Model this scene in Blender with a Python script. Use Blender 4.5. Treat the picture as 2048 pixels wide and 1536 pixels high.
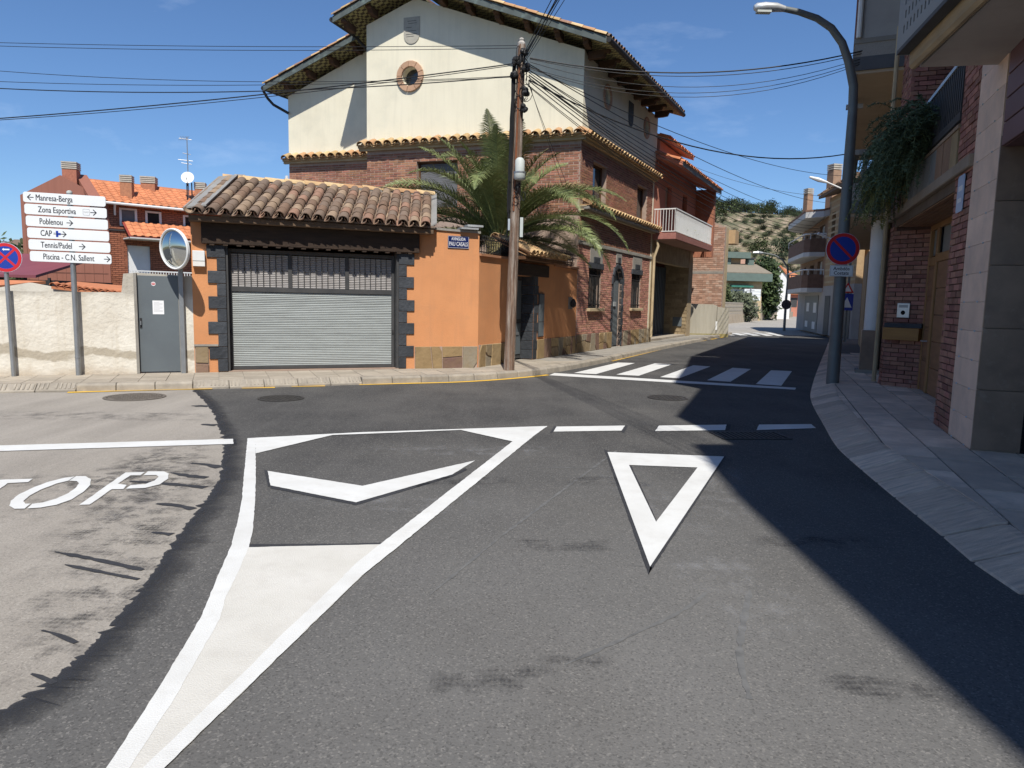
import bpy, bmesh, math, random
from mathutils import Vector, Matrix
from mathutils.geometry import tessellate_polygon
random.seed(7)
sc = bpy.context.scene
for o in list(bpy.data.objects):
    bpy.data.objects.remove(o)
col = sc.collection

# ---------------------------------------------------------------- camera
PITCH, ROLL = math.atan(168 / 1420.0), 0.021
f0 = Vector((0, math.cos(PITCH), -math.sin(PITCH)))
u0 = Vector((0, math.sin(PITCH), math.cos(PITCH)))
r0 = Vector((1, 0, 0))
cr = r0 * math.cos(ROLL) + u0 * math.sin(ROLL)
cu = u0 * math.cos(ROLL) - r0 * math.sin(ROLL)
cam = bpy.data.cameras.new('camera')
cam.sensor_width = 36
cam.lens = 36 * 1420 / 2048.0
cam.clip_end = 9000
camo = bpy.data.objects.new('camera', cam)
camo.matrix_world = Matrix(((cr.x, cu.x, -f0.x, 0), (cr.y, cu.y, -f0.y, 0), (cr.z, cu.z, -f0.z, 1.55), (0, 0, 0, 1)))
col.objects.link(camo)
sc.camera = camo

# ---------------------------------------------------------------- light
SUN_AZ, SUN_EL = 174.0, 55.0          # clockwise from +Y
w = bpy.data.worlds.new('World')
sc.world = w
w.use_nodes = True
nt = w.node_tree
nt.nodes.clear()
sky = nt.nodes.new('ShaderNodeTexSky')
sky.sky_type = 'NISHITA'
sky.sun_disc = False
sky.sun_elevation = math.radians(SUN_EL)
sky.sun_rotation = math.radians(SUN_AZ)
sky.altitude = 300
sky.air_density = 1.0
sky.dust_density = 0.3
sky.ozone_density = 10.0
bg = nt.nodes.new('ShaderNodeBackground')
bg.inputs[1].default_value = 0.107
wo = nt.nodes.new('ShaderNodeOutputWorld')
# thin cirrus streaks all over the sky
tc = nt.nodes.new('ShaderNodeTexCoord')
mp = nt.nodes.new('ShaderNodeMapping')
mp.inputs['Rotation'].default_value = (0.0, 0.5, 0.6)
mp.inputs['Scale'].default_value = (1.6, 5.5, 7.0)
nz = nt.nodes.new('ShaderNodeTexNoise')
nz.inputs['Scale'].default_value = 1.7
nz.inputs['Detail'].default_value = 7
nz.inputs['Roughness'].default_value = 0.6
rp = nt.nodes.new('ShaderNodeMapRange')
rp.inputs[1].default_value = 0.60
rp.inputs[2].default_value = 0.9
rp.inputs[4].default_value = 0.22
mx = nt.nodes.new('ShaderNodeMixRGB')
mx.inputs[2].default_value = (9.5, 10.5, 12, 1)
nt.links.new(tc.outputs['Generated'], mp.inputs[0])
nt.links.new(mp.outputs[0], nz.inputs[0])
nt.links.new(nz.outputs[0], rp.inputs[0])
nt.links.new(rp.outputs[0], mx.inputs[0])
nt.links.new(sky.outputs[0], mx.inputs[1])
nt.links.new(mx.outputs[0], bg.inputs[0])
nt.links.new(bg.outputs[0], wo.inputs[0])
sun = bpy.data.lights.new('sun', 'SUN')
sun.energy = 5.0
sun.angle = math.radians(0.53)
sun.color = (1.0, 0.955, 0.88)
suno = bpy.data.objects.new('sun', sun)
a, e = math.radians(SUN_AZ), math.radians(SUN_EL)
sdir = Vector((math.sin(a) * math.cos(e), math.cos(a) * math.cos(e), math.sin(e)))
suno.rotation_euler = sdir.to_track_quat('Z', 'Y').to_euler()
suno.location = (0, -20, 40)
col.objects.link(suno)
sc.view_settings.view_transform = 'Standard'
sc.view_settings.look = 'None'
sc.view_settings.exposure = 0.25
sc.view_settings.gamma = 1.0

# ---------------------------------------------------------------- helpers
def V3(p): return Vector((p[0], p[1], p[2] if len(p) > 2 else 0.0))

class Fr:
    """facade frame: u along the wall, w outwards, z up"""
    def __init__(s, o, az, side=1):
        a = math.radians(az)
        s.o = Vector((o[0], o[1], 0)); s.u = Vector((math.sin(a), math.cos(a), 0))
        s.n = Vector((math.cos(a), -math.sin(a), 0)) * side; s.az = az; s.side = side
    def p(s, u, w, z): return s.o + s.u * u + s.n * w + Vector((0, 0, z))
    def m(s, u, w, z):
        y = Vector((0, 0, 1)).cross(s.u); p = s.p(u, w, z)
        return Matrix(((s.u.x, y.x, 0, p.x), (s.u.y, y.y, 0, p.y), (0, 0, 1, p.z), (0, 0, 0, 1)))
    def sh(s, w, u=0):
        f = Fr((0, 0), s.az, s.side); f.o = s.o + s.n * w + s.u * u; return f
XY = Fr((0, 0), 90, -1)      # u = +x, w = +y
BOXF = [(0, 3, 2, 1), (4, 5, 6, 7), (0, 1, 5, 4), (1, 2, 6, 5), (2, 3, 7, 6), (3, 0, 4, 7)]

class MB:
    def __init__(s): s.v = []; s.f = []
    def add(s, vs, fs):
        b = len(s.v); s.v += [tuple(v) for v in vs]; s.f += [[b + i for i in f] for f in fs]; return s
    def box(s, fr, u0, u1, w0, w1, z0, z1):
        c = [(u0, w0), (u1, w0), (u1, w1), (u0, w1)]
        return s.add([fr.p(u, w, z) for z in (z0, z1) for u, w in c], BOXF)
    def prism(s, pts, vec):
        pts = [V3(p) for p in pts]; vec = V3(vec); n = len(pts)
        t = tessellate_polygon([pts])
        s.add(pts + [p + vec for p in pts], [tuple(q) for q in t] + [(a + n, c + n, b + n) for a, b, c in t] + [(i, (i + 1) % n, (i + 1) % n + n, i + n) for i in range(n)])
        return s
    def slab(s, fr, loops, w0, w1):
        L = [[Vector((u, z, 0)) for u, z in l] for l in loops]
        flat = [q for l in L for q in l]; n = len(flat); t = tessellate_polygon(L)
        fs = [tuple(q) for q in t] + [(a + n, c + n, b + n) for a, b, c in t]; b = 0
        for l in L:
            k = len(l); fs += [(b + i, b + (i + 1) % k, b + (i + 1) % k + n, b + i + n) for i in range(k)]; b += k
        return s.add([fr.p(q.x, w1, q.y) for q in flat] + [fr.p(q.x, w0, q.y) for q in flat], fs)
    def quad(s, *p): return s.add([V3(q) for q in p], [tuple(range(len(p)))])
    def sheet(s, pts, z):
        pp = [Vector((p[0], p[1], z)) for p in pts]; t = tessellate_polygon([pp]); return s.add(pp, [tuple(q) for q in t])
    def tube(s, pts, r, n=8, caps=True):
        pts = [V3(p) for p in pts]; k = len(pts); rs = r if isinstance(r, (list, tuple)) else [r] * k
        vs = []; fs = []; prev = None
        for i, p in enumerate(pts):
            d = (pts[min(i + 1, k - 1)] - pts[max(i - 1, 0)]).normalized()
            if prev is None:
                a = d.orthogonal().normalized()
            else:
                a = (prev - d * prev.dot(d)).normalized()
            prev = a; b = d.cross(a)
            vs += [p + (a * math.cos(2 * math.pi * j / n) + b * math.sin(2 * math.pi * j / n)) * rs[i] for j in range(n)]
        for i in range(k - 1):
            fs += [(i * n + j, i * n + (j + 1) % n, (i + 1) * n + (j + 1) % n, (i + 1) * n + j) for j in range(n)]
        if caps: fs += [tuple(range(n))[::-1], tuple(range((k - 1) * n, k * n))]
        return s.add(vs, fs)
    def lathe(s, c, prof, n=16, ax=None):
        """prof: (r, h) pairs along axis ax"""
        c = V3(c); ax = (V3(ax) if ax else Vector((0, 0, 1))).normalized(); a = ax.orthogonal().normalized(); b = ax.cross(a); vs = []; fs = []
        for r, h in prof:
            vs += [c + ax * h + (a * math.cos(2 * math.pi * j / n) + b * math.sin(2 * math.pi * j / n)) * r for j in range(n)]
        for i in range(len(prof) - 1):
            fs += [(i * n + j, i * n + (j + 1) % n, (i + 1) * n + (j + 1) % n, (i + 1) * n + j) for j in range(n)]
        fs += [tuple(range(n))[::-1], tuple(range((len(prof) - 1) * n, len(prof) * n))]
        return s.add(vs, fs)
    def mesh(s, name, mat=None, smooth=False):
        me = bpy.data.meshes.new(name); me.from_pydata(s.v, [], s.f)
        if mat: me.materials.append(mat)
        bm = bmesh.new(); bm.from_mesh(me); bmesh.ops.recalc_face_normals(bm, faces=bm.faces); bm.to_mesh(me); bm.free()
        if smooth:
            for p in me.polygons: p.use_smooth = True
            me.set_sharp_from_angle(angle=math.radians(40))
        return me

def link(o, parent=None, M=None):
    if parent is not None:
        o.parent = parent; o.matrix_parent_inverse = Matrix.Translation(parent.location).inverted() if parent.type == 'EMPTY' or parent.parent is None else Matrix.Identity(4)
    if M is not None: o.matrix_basis = M
    col.objects.link(o); return o
def tag(o, label=None, cat=None, group=None, kind=None):
    for k, v in (('label', label), ('category', cat), ('group', group), ('kind', kind)):
        if v: o[k] = v
    return o
def ob(name, mb, mat, parent=None, smooth=False, bevel=0, M=None, label=None, cat=None, group=None, kind=None):
    me = mb if isinstance(mb, bpy.types.Mesh) else mb.mesh(name, mat, smooth)
    o = bpy.data.objects.new(name, me); link(o, parent, M)
    if bevel:
        b = o.modifiers.new('bevel', 'BEVEL'); b.width = bevel; b.segments = 1; b.limit_method = 'ANGLE'
    return tag(o, label, cat, group, kind)
def thing(name, loc, label, cat, group=None):
    o = bpy.data.objects.new(name, None); o.location = V3(loc); o.empty_display_size = .2
    col.objects.link(o); return tag(o, label, cat, group)
def bx(name, fr, u0, u1, w0, w1, z0, z1, mat, parent=None, bevel=0, **k):
    return ob(name, MB().box(fr, u0, u1, w0, w1, z0, z1), mat, parent, bevel=bevel, **k)

def rect(u0, u1, z0, z1): return [(u0, z0), (u1, z0), (u1, z1), (u0, z1)]
def circ(u, z, r, n=24): return [(u + r * math.cos(2 * math.pi * i / n), z + r * math.sin(2 * math.pi * i / n)) for i in range(n)]

def clip(sub, conv):
    """Sutherland-Hodgman: clip polygon sub by convex ccw polygon conv"""
    out = list(sub)
    for i in range(len(conv)):
        a, b = conv[i], conv[(i + 1) % len(conv)]
        ins = lambda p: (b[0] - a[0]) * (p[1] - a[1]) - (b[1] - a[1]) * (p[0] - a[0]) >= -1e-9
        src = out; out = []
        for j in range(len(src)):
            p, q = src[j - 1], src[j]; ip, iq = ins(p), ins(q)
            if ip != iq:
                d1 = (b[0] - a[0]) * (p[1] - a[1]) - (b[1] - a[1]) * (p[0] - a[0]); d2 = (b[0] - a[0]) * (q[1] - a[1]) - (b[1] - a[1]) * (q[0] - a[0])
                t = d1 / (d1 - d2); out.append((p[0] + (q[0] - p[0]) * t, p[1] + (q[1] - p[1]) * t))
            if iq: out.append(q)
        if not out: return []
    return out
def area(p): return .5 * sum(p[i - 1][0] * p[i][1] - p[i][0] * p[i - 1][1] for i in range(len(p)))

# ---------------------------------------------------------------- materials
def newmat(name):
    m = bpy.data.materials.new(name); m.use_nodes = True; m.node_tree.nodes.clear(); n = m.node_tree
    o = n.nodes.new('ShaderNodeOutputMaterial'); b = n.nodes.new('ShaderNodeBsdfPrincipled'); n.links.new(b.outputs[0], o.inputs[0])
    return m, n, b
def N(n, t, **k):
    x = n.nodes.new(t)
    for q, v in k.items():
        if q.startswith('i_'):
            key = q[2:]; key = int(key) if key.isdigit() else key
            x.inputs[key].default_value = v
        else: setattr(x, q, v)
    return x
def c4(c): return (c[0], c[1], c[2], 1)
def mixc(n, fac, a, b, mode='MIX'):
    x = N(n, 'ShaderNodeMixRGB', blend_type=mode)
    for i, v in ((0, fac), (1, a), (2, b)):
        if isinstance(v, bpy.types.NodeSocket): n.links.new(v, x.inputs[i])
        elif isinstance(v, (int, float)): x.inputs[i].default_value = v
        else: x.inputs[i].default_value = c4(v)
    return x.outputs[0]
def ramp(n, s, lo, hi, a=0., b=1.):
    x = N(n, 'ShaderNodeMapRange', i_1=lo, i_2=hi, i_3=a, i_4=b); n.links.new(s, x.inputs[0]); return x.outputs[0]
def noise(n, vec, scale, detail=5, rough=.55):
    x = N(n, 'ShaderNodeTexNoise', i_Scale=scale, i_Detail=detail, i_Roughness=rough); n.links.new(vec, x.inputs[0]); return x.outputs[0]
def coords(n, stretch=None, rnd=False):
    t = N(n, 'ShaderNodeTexCoord').outputs['Object']
    if rnd:
        oi = N(n, 'ShaderNodeObjectInfo'); s = N(n, 'ShaderNodeVectorMath', operation='SCALE', i_3=57.0)
        cb = N(n, 'ShaderNodeCombineXYZ')
        for i in range(3): n.links.new(oi.outputs['Random'], cb.inputs[i])
        n.links.new(cb.outputs[0], s.inputs[0]); a = N(n, 'ShaderNodeVectorMath', operation='ADD'); n.links.new(t, a.inputs[0]); n.links.new(s.outputs[0], a.inputs[1]); t = a.outputs[0]
    if stretch:
        m = N(n, 'ShaderNodeMapping'); m.inputs['Scale'].default_value = stretch; n.links.new(t, m.inputs[0]); t = m.outputs[0]
    return t
def mat(name, c, c2=None, scale=6., rough=.85, bump=0., bscale=60., rnd=0., stain=None, metal=0., spec=.3, stretch=None, hue=0., island=False, pal=None, streak=None):
    m, n, b = newmat(name); v = coords(n, stretch, rnd > 0 or pal is not None)
    c2 = c2 or tuple(x * .72 for x in c)
    cs = mixc(n, ramp(n, noise(n, v, scale), .3, .7), c, c2)
    if rnd or pal:
        oi = N(n, 'ShaderNodeObjectInfo').outputs['Random']; ge = N(n, 'ShaderNodeNewGeometry').outputs['Random Per Island']
        ad = N(n, 'ShaderNodeMath', operation='ADD'); n.links.new(oi, ad.inputs[0]); n.links.new(ge, ad.inputs[1])
        fr = N(n, 'ShaderNodeMath', operation='FRACT'); n.links.new(ad.outputs[0], fr.inputs[0]); rv = fr.outputs[0]
        if pal:
            cr_ = N(n, 'ShaderNodeValToRGB'); el = cr_.color_ramp; el.interpolation = 'CONSTANT'
            for i, q in enumerate(pal):
                if i < 2: k = el.elements[i]; k.position = i / len(pal)
                else: k = el.elements.new(i / len(pal))
                k.color = c4(q)
            n.links.new(rv, cr_.inputs[0]); cs = mixc(n, .75, cs, cr_.outputs[0])
            w_ = N(n, 'ShaderNodeTexNoise', i_Scale=scale * 1.7, i_Detail=5.); n.links.new(v, w_.inputs[0])
            cs = mixc(n, ramp(n, w_.outputs[0], .35, .75, 0., .5), cs, tuple(x * .55 for x in pal[0]))
        hs = N(n, 'ShaderNodeHueSaturation'); n.links.new(cs, hs.inputs['Color']); n.links.new(ramp(n, rv, 0, 1, 1 - rnd, 1 + rnd), hs.inputs['Value'])
        if hue:
            mu = N(n, 'ShaderNodeMath', operation='MULTIPLY', i_1=7.31); n.links.new(rv, mu.inputs[0]); f2 = N(n, 'ShaderNodeMath', operation='FRACT'); n.links.new(mu.outputs[0], f2.inputs[0])
            n.links.new(ramp(n, f2.outputs[0], 0, 1, .5 - hue, .5 + hue), hs.inputs['Hue'])
        cs = hs.outputs[0]
    if stain:
        sc_, ss, lo, hi, amt = stain
        cs = mixc(n, ramp(n, noise(n, v, ss, 8, .65), lo, hi, 0., amt), cs, sc_)
    if streak:
        cs = mixc(n, ramp(n, noise(n, coords(n, (6, 6, .35)), 1.3, 6, .6), .5, .78, 0., streak[1]), cs, streak[0]); cs = mixc(n, ramp(n, noise(n, v, .55, 5, .6), .5, .72, 0., streak[1] * .6), cs, tuple(x * .8 for x in streak[0]))
    n.links.new(cs, b.inputs['Base Color'])
    b.inputs['Roughness'].default_value = rough; b.inputs['Metallic'].default_value = metal; b.inputs['Specular IOR Level'].default_value = spec
    if bump:
        bp = N(n, 'ShaderNodeBump', i_Strength=bump, i_Distance=.02); n.links.new(noise(n, v, bscale, 6), bp.inputs['Height']); n.links.new(bp.outputs[0], b.inputs['Normal'])
    return m
def glass(name, c=(.02, .025, .03), rough=.05):
    m, n, b = newmat(name); b.inputs['Base Color'].default_value = c4(c); b.inputs['Roughness'].default_value = rough; b.inputs['Specular IOR Level'].default_value = .8; return m

BR1 = mat('brick_red_brown', (.35, .168, .102), (.255, .116, .074), 9, .85, .3, 90, rnd=.3, hue=.012)
BR1L = mat('rustic_pink_brick', (.50, .25, .18), (.39, .185, .135), 9, .9, .3, 70, rnd=.28, hue=.012)
BR2 = mat('brick_burgundy', (.34, .165, .12), (.25, .118, .09), 9, .85, .35, 70, rnd=.3, hue=.012, stain=((.42, .30, .25), 14, .55, .8, .5))
BR3 = mat('brick_orange', (.38, .17, .095), (.28, .12, .07), 9, .9, .3, 70, rnd=.25, hue=.012)
BR4 = mat('brick_tan', (.42, .29, .16), (.34, .23, .13), 9, .9, .2, 60, rnd=.18)
MORT = mat('mortar_pinkish', (.43, .325, .26), (.34, .25, .20), 8, .95, .2, 80)
MORTD = mat('mortar_dark', (.11, .07, .06), None, 8, .95)
CREAM = mat('cream_render', (.76, .71, .555), (.71, .66, .51), 1.1, .92, .12, 26, stain=((.655, .63, .505), 2.2, .52, .8, .55), streak=((.60, .56, .44), .5))
ORANGE = mat('orange_render', (.63, .285, .125), (.56, .245, .105), 1.6, .92, .25, 45, stain=((.50, .26, .13), 3.2, .5, .8, .5), streak=((.50, .235, .115), .6))
PINK = mat('salmon_render', (.52, .22, .145), (.44, .18, .125), 1.4, .9, .1, 40)
TILE = mat('old_roof_tile', (.27, .165, .10), (.17, .11, .075), 7, .95, .35, 60, rnd=.3, pal=[(.27, .175, .12), (.19, .14, .105), (.34, .255, .175), (.14, .112, .09), (.24, .135, .095)])
TILEY = mat('yellow_roof_tile', (.52, .34, .17), (.38, .23, .12), 7, .92, .3, 60, rnd=.22, pal=[(.56, .39, .19), (.50, .27, .14), (.60, .45, .25), (.42, .28, .15)])
TILEO = mat('orange_roof_tile', (.55, .215, .10), (.46, .17, .08), 4, .85, .1, 40, rnd=.16)
WOODB = mat('dark_brown_beam', (.055, .034, .022), (.028, .019, .014), 3, .8, .5, 22, stretch=(1, 1, 9))
WOODM = mat('brown_wood', (.15, .075, .035), (.085, .04, .02), 3, .65, .3, 30, stretch=(1, 1, .3))
WOODD = mat('door_panel_wood', (.30, .165, .09), (.20, .11, .063), 2.2, .5, .15, 30, stretch=(1, 1, 6))
SLATE = mat('grey_slate', (.055, .06, .068), (.033, .037, .043), 4, .7, .8, 14, rnd=.25)
STONE = mat('plinth_stone', (.30, .21, .12), (.19, .12, .08), 3.5, .85, .6, 12, rnd=.15, pal=[(.36, .25, .12), (.17, .095, .085), (.27, .21, .13), (.40, .29, .15), (.20, .12, .10), (.23, .215, .17)])
CONC = mat('concrete_grey', (.30, .28, .245), (.22, .205, .18), 3, .92, .3, 50, rnd=.1, stain=((.16, .15, .13), 5, .5, .8, .5))
PAVE = mat('paving_slab_warm', (.37, .325, .26), (.30, .26, .21), 4, .92, .25, 90, rnd=.12, stain=((.22, .19, .155), 1.3, .5, .78, .6))
KERB = mat('kerb_concrete', (.35, .31, .25), (.26, .23, .19), 6, .92, .35, 60, rnd=.1, stain=((.17, .15, .125), 4, .48, .75, .6))
PAVER = mat('paving_slab_grey', (.80, .615, .47), (.64, .49, .375), 3, .9, .35, 60, rnd=.2, stain=((.40, .32, .26), 2.2, .44, .7, .75))
KERBR = mat('ribbed_kerb_grey', (.78, .605, .46), (.54, .42, .325), 5, .92, .8, 24, rnd=.22, stretch=(1, 6, 1), stain=((.34, .295, .255), 3, .48, .75, .6))
WHITEP = mat('road_paint_white', (.64, .645, .63), (.57, .57, .55), 3, .75, .25, 150, stain=((.22, .215, .21), 75, .63, .8, .5), streak=((.50, .49, .46), .5))
CREAMP = mat('road_paint_cream', (.58, .565, .525), (.52, .505, .46), 2.2, .8, .3, 140, stain=((.26, .25, .235), 70, .63, .82, .45), streak=((.46, .44, .40), .6))
YELLOWP = mat('road_paint_yellow', (.72, .44, .05), (.6, .36, .05), 6, .75)
PLAST = mat('old_white_plaster', (.66, .61, .51), (.55, .50, .41), 1.7, .95, .35, 22, stain=((.36, .30, .23), 1.3, .53, .74, .75))
GALV = mat('galvanised_steel', (.33, .34, .345), (.26, .27, .275), 6, .45, metal=.6)
DOORG = mat('grey_painted_steel', (.125, .145, .155), (.105, .12, .13), 2, .5, stain=((.17, .19, .2), 4, .58, .8, .5))
SLAT = mat('grey_shutter_slat', (.37, .395, .385), (.30, .32, .31), 3, .6, rnd=.09, stain=((.20, .20, .20), 5, .5, .8, .5), stretch=(.6, .6, 3))
SLAT2 = mat('pale_shutter_slat', (.38, .36, .34), (.31, .29, .28), 4, .6, rnd=.09)
DARKM = mat('dark_iron', (.022, .022, .024), (.035, .033, .032), 8, .6)
ANTHR = mat('anthracite_frame', (.045, .046, .048), (.07, .068, .066), 4, .6)
BLACK = mat('black_void', (.006, .006, .007), (.004, .004, .005), 3, .9)
WHITEM = mat('white_sign_enamel', (.76, .78, .78), (.70, .72, .72), 2, .35, spec=.5)
INK = mat('sign_ink', (.018, .02, .028), (.014, .016, .022), 3, .5)
RED = mat('sign_red', (.55, .018, .022), (.5, .016, .02), 3, .4, spec=.5)
BLUE = mat('sign_blue', (.012, .045, .34), (.011, .04, .3), 3, .4, spec=.5)
NAVY = mat('enamel_navy', (.012, .022, .10), (.01, .018, .08), 3, .3, spec=.5)
WHITE = mat('white_paint', (.74, .74, .72), (.66, .66, .64), 3, .6)
GREYB = mat('light_grey_plastic', (.50, .53, .50), (.44, .47, .44), 5, .55)
CABLE = mat('black_cable', (.014, .014, .015), (.02, .02, .02), 9, .55)
POLEW = mat('weathered_pole_wood', (.25, .16, .11), (.085, .052, .038), 4.5, .95, 1., 24, stretch=(5, 5, .3), stain=((.42, .36, .30), 3.5, .47, .62, .85))
LAMPG = mat('lamp_grey_green', (.16, .175, .17), (.13, .14, .14), 4, .5, metal=.2)
ALU = mat('lamp_aluminium', (.6, .62, .62), (.5, .52, .52), 4, .35, metal=.5)
SHUT = mat('grey_roller_blind', (.16, .16, .165), (.13, .13, .135), 4, .55)
GLASS = glass('window_glass')
GREENF = mat('green_grey_fascia', (.13, .175, .15), (.11, .145, .125), 3, .7)
TANW = mat('tan_stone_wall', (.50, .40, .25), (.40, .31, .19), 3, .9, .2, 30)

# ---------------------------------------------------------------- frames of the place
GF = Fr((-5.73, 12.75), 67.5)          # white plaster wall (u<0) and garage front (u 0..5.41)
RF = Fr((-.73, 14.82), 26.7)           # corner wall and the side street facade of the big house
KC = RF.p(5.5, 0, 0)
FF = Fr((KC.x, KC.y), 109)             # front of the big house, u<0 to the left
EF = Fr((4.69, 7.12), 19.8, -1)        # building on the right
E2 = Fr((6.98, 13.42), 24.3, -1)       # balcony building after it
Z = .13

# ---------------------------------------------------------------- ground
m, n, b = newmat('dry_ground'); v = coords(n)
cs = mixc(n, ramp(n, noise(n, v, .35, 8), .35, .65), (.20, .155, .09), (.13, .12, .06)); cs = mixc(n, ramp(n, noise(n, v, .06, 6), .45, .62), cs, (.075, .085, .035)); n.links.new(cs, b.inputs[0]); b.inputs['Roughness'].default_value = 1; DRY = m
ob('ground', MB().quad((-4000, -3000, -.06), (4000, -3000, -.06), (4000, 6000, -.06), (-4000, 6000, -.06)), DRY, kind='structure')

def asphalt(name, c, c2, speck, amt, dust=None):
    m, n, b = newmat(name); v = coords(n)
    cs = mixc(n, ramp(n, noise(n, v, .9, 7, .6), .34, .66), c, c2)
    st = N(n, 'ShaderNodeMapping'); st.inputs['Scale'].default_value = (1.7, .16, 1); st.inputs['Rotation'].default_value = (0, 0, -.12); n.links.new(v, st.inputs[0])
    cs = mixc(n, ramp(n, noise(n, st.outputs[0], 1.6, 6, .6), .42, .72, 0, .45), cs, tuple(x * 1.5 for x in c2))
    if name == 'new_asphalt':      # pale, traffic-worn lane in front; light brightening towards the camera painted in too
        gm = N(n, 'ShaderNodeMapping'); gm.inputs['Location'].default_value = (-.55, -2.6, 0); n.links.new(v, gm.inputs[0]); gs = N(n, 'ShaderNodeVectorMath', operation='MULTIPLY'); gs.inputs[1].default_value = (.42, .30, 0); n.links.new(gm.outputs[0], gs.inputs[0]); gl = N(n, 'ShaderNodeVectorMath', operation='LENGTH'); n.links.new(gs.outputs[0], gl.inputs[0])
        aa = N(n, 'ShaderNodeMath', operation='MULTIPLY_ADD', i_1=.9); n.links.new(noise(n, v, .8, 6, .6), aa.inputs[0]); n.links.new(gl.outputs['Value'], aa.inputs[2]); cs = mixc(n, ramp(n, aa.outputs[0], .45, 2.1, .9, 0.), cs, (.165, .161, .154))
    if dust:
        d = N(n, 'ShaderNodeTexNoise', i_Scale=.55, i_Detail=6.); n.links.new(v, d.inputs[0])
        cs = mixc(n, ramp(n, d.outputs[0], .47, .72, 0, .75), cs, dust)
    vo = N(n, 'ShaderNodeTexVoronoi', i_Scale=120., feature='F1'); n.links.new(v, vo.inputs[0])
    se = N(n, 'ShaderNodeSeparateColor'); n.links.new(vo.outputs['Color'], se.inputs[0])
    cs = mixc(n, ramp(n, se.outputs[0], .8, 1., 0, amt), cs, speck)
    cs = mixc(n, ramp(n, se.outputs[1], .7, 1., 0, .4), cs, tuple(x * .35 for x in c))
    fine = noise(n, v, 160, 3, .7)
    cs = mixc(n, ramp(n, fine, .35, .75, 0, .3), cs, tuple(min(1, x * 2.1) for x in c))
    n.links.new(cs, b.inputs['Base Color']); b.inputs['Roughness'].default_value = .88; b.inputs['Specular IOR Level'].default_value = .25
    bp = N(n, 'ShaderNodeBump', i_Strength=.55, i_Distance=.008); n.links.new(noise(n, v, 85, 4, .65), bp.inputs['Height']); n.links.new(bp.outputs[0], b.inputs['Normal'])
    return m
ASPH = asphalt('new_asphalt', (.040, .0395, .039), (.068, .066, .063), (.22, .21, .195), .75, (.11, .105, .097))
TAR = asphalt('fresh_tar', (.027, .028, .032), (.036, .037, .041), (.07, .07, .075), .4)
OLD = asphalt('worn_asphalt', (.22, .20, .174), (.265, .242, .212), (.42, .39, .34), .4, (.28, .255, .217))
FARR = asphalt('pale_asphalt', (.25, .235, .21), (.30, .28, .25), (.40, .38, .35), .4)
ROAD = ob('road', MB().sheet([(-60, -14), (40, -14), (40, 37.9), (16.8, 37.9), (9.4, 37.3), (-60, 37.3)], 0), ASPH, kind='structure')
FROAD = ob('far_road', MB().sheet([(8, 37.3), (26, 37.9), (30, 60), (46, 112), (120, 130), (120, 150), (30, 135), (13, 62), (9.5, 52), (-20, 50), (-20, 43), (9, 43)], .004), FARR, kind='structure')

def cr_spline(p, k=8):
    out = []
    for i in range(len(p) - 1):
        a, b, c, d = [Vector(p[max(0, min(len(p) - 1, j))][:2]) for j in (i - 1, i, i + 1, i + 2)]
        for j in range(k):
            t = j / k; out.append(.5 * ((2 * b) + (c - a) * t + (2 * a - 5 * b + 4 * c - d) * t * t + (3 * b - a - 3 * c + d) * t ** 3))
    out.append(Vector(p[-1][:2])); return out
def resample(p, step):
    out = [p[0]]; acc = 0
    for a, b in zip(p, p[1:]):
        L = (b - a).length; t = step - acc
        while t <= L and L > 0:
            out.append(a + (b - a) * (t / L)); t += step
        acc = (acc + L) % step
    return out
def offs(p, d):
    out = []
    for i, q in enumerate(p):
        t = (p[min(i + 1, len(p) - 1)] - p[max(i - 1, 0)]).normalized(); out.append(q + Vector((-t.y, t.x)) * d)
    return out

# old asphalt on the left with a tarred joint
edge = cr_spline([(-5.15, 11.36), (-4.13, 9.62), (-3.19, 7.73), (-2.86, 6.97), (-2.43, 5.81), (-2.23, 4.97), (-2.07, 4.24), (-1.93, 3.66), (-1.83, 3.11), (-1.80, 2.80), (-1.86, 2.45), (-2.3, 1.9), (-3.2, 1.2), (-5, .6)], 26)
rg = random.Random(3)
smooth_edge = list(edge)
import mathutils
edge = [q + Vector((mathutils.noise.noise(Vector((k * .35, 1, 0))) * .045 + rg.uniform(-.006, .006), mathutils.noise.noise(Vector((k * .5, 7, 0))) * .045)) for k, q in enumerate(edge)]
OLDR = ob('worn_road_surface', MB().sheet([(q.x, q.y) for q in edge] + [(-60, -6), (-60, 6), (-7.66, 10.56), (-6.35, 10.88)], .004), OLD, kind='structure')
def band_film(name, c):
    m, n, b = newmat(name); tcn = N(n, 'ShaderNodeTexCoord'); g = N(n, 'ShaderNodeSeparateXYZ'); n.links.new(tcn.outputs['UV'], g.inputs[0]); v = tcn.outputs['Object']
    ad = N(n, 'ShaderNodeMath', operation='MULTIPLY_ADD', i_1=.9); n.links.new(noise(n, v, 4., 8, .7), ad.inputs[0]); n.links.new(g.outputs[1], ad.inputs[2])
    al = ramp(n, ad.outputs[0], 1.15, .5, 0., .93); mu = N(n, 'ShaderNodeMath', operation='MULTIPLY'); n.links.new(al, mu.inputs[0]); n.links.new(ramp(n, noise(n, v, 130, 3, .7), .25, .5, .55, 1.), mu.inputs[1])
    n.links.new(mu.outputs[0], b.inputs['Alpha']); b.inputs['Base Color'].default_value = c4(c); b.inputs['Roughness'].default_value = .8; return m
mb = MB(); uvs = []
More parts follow.
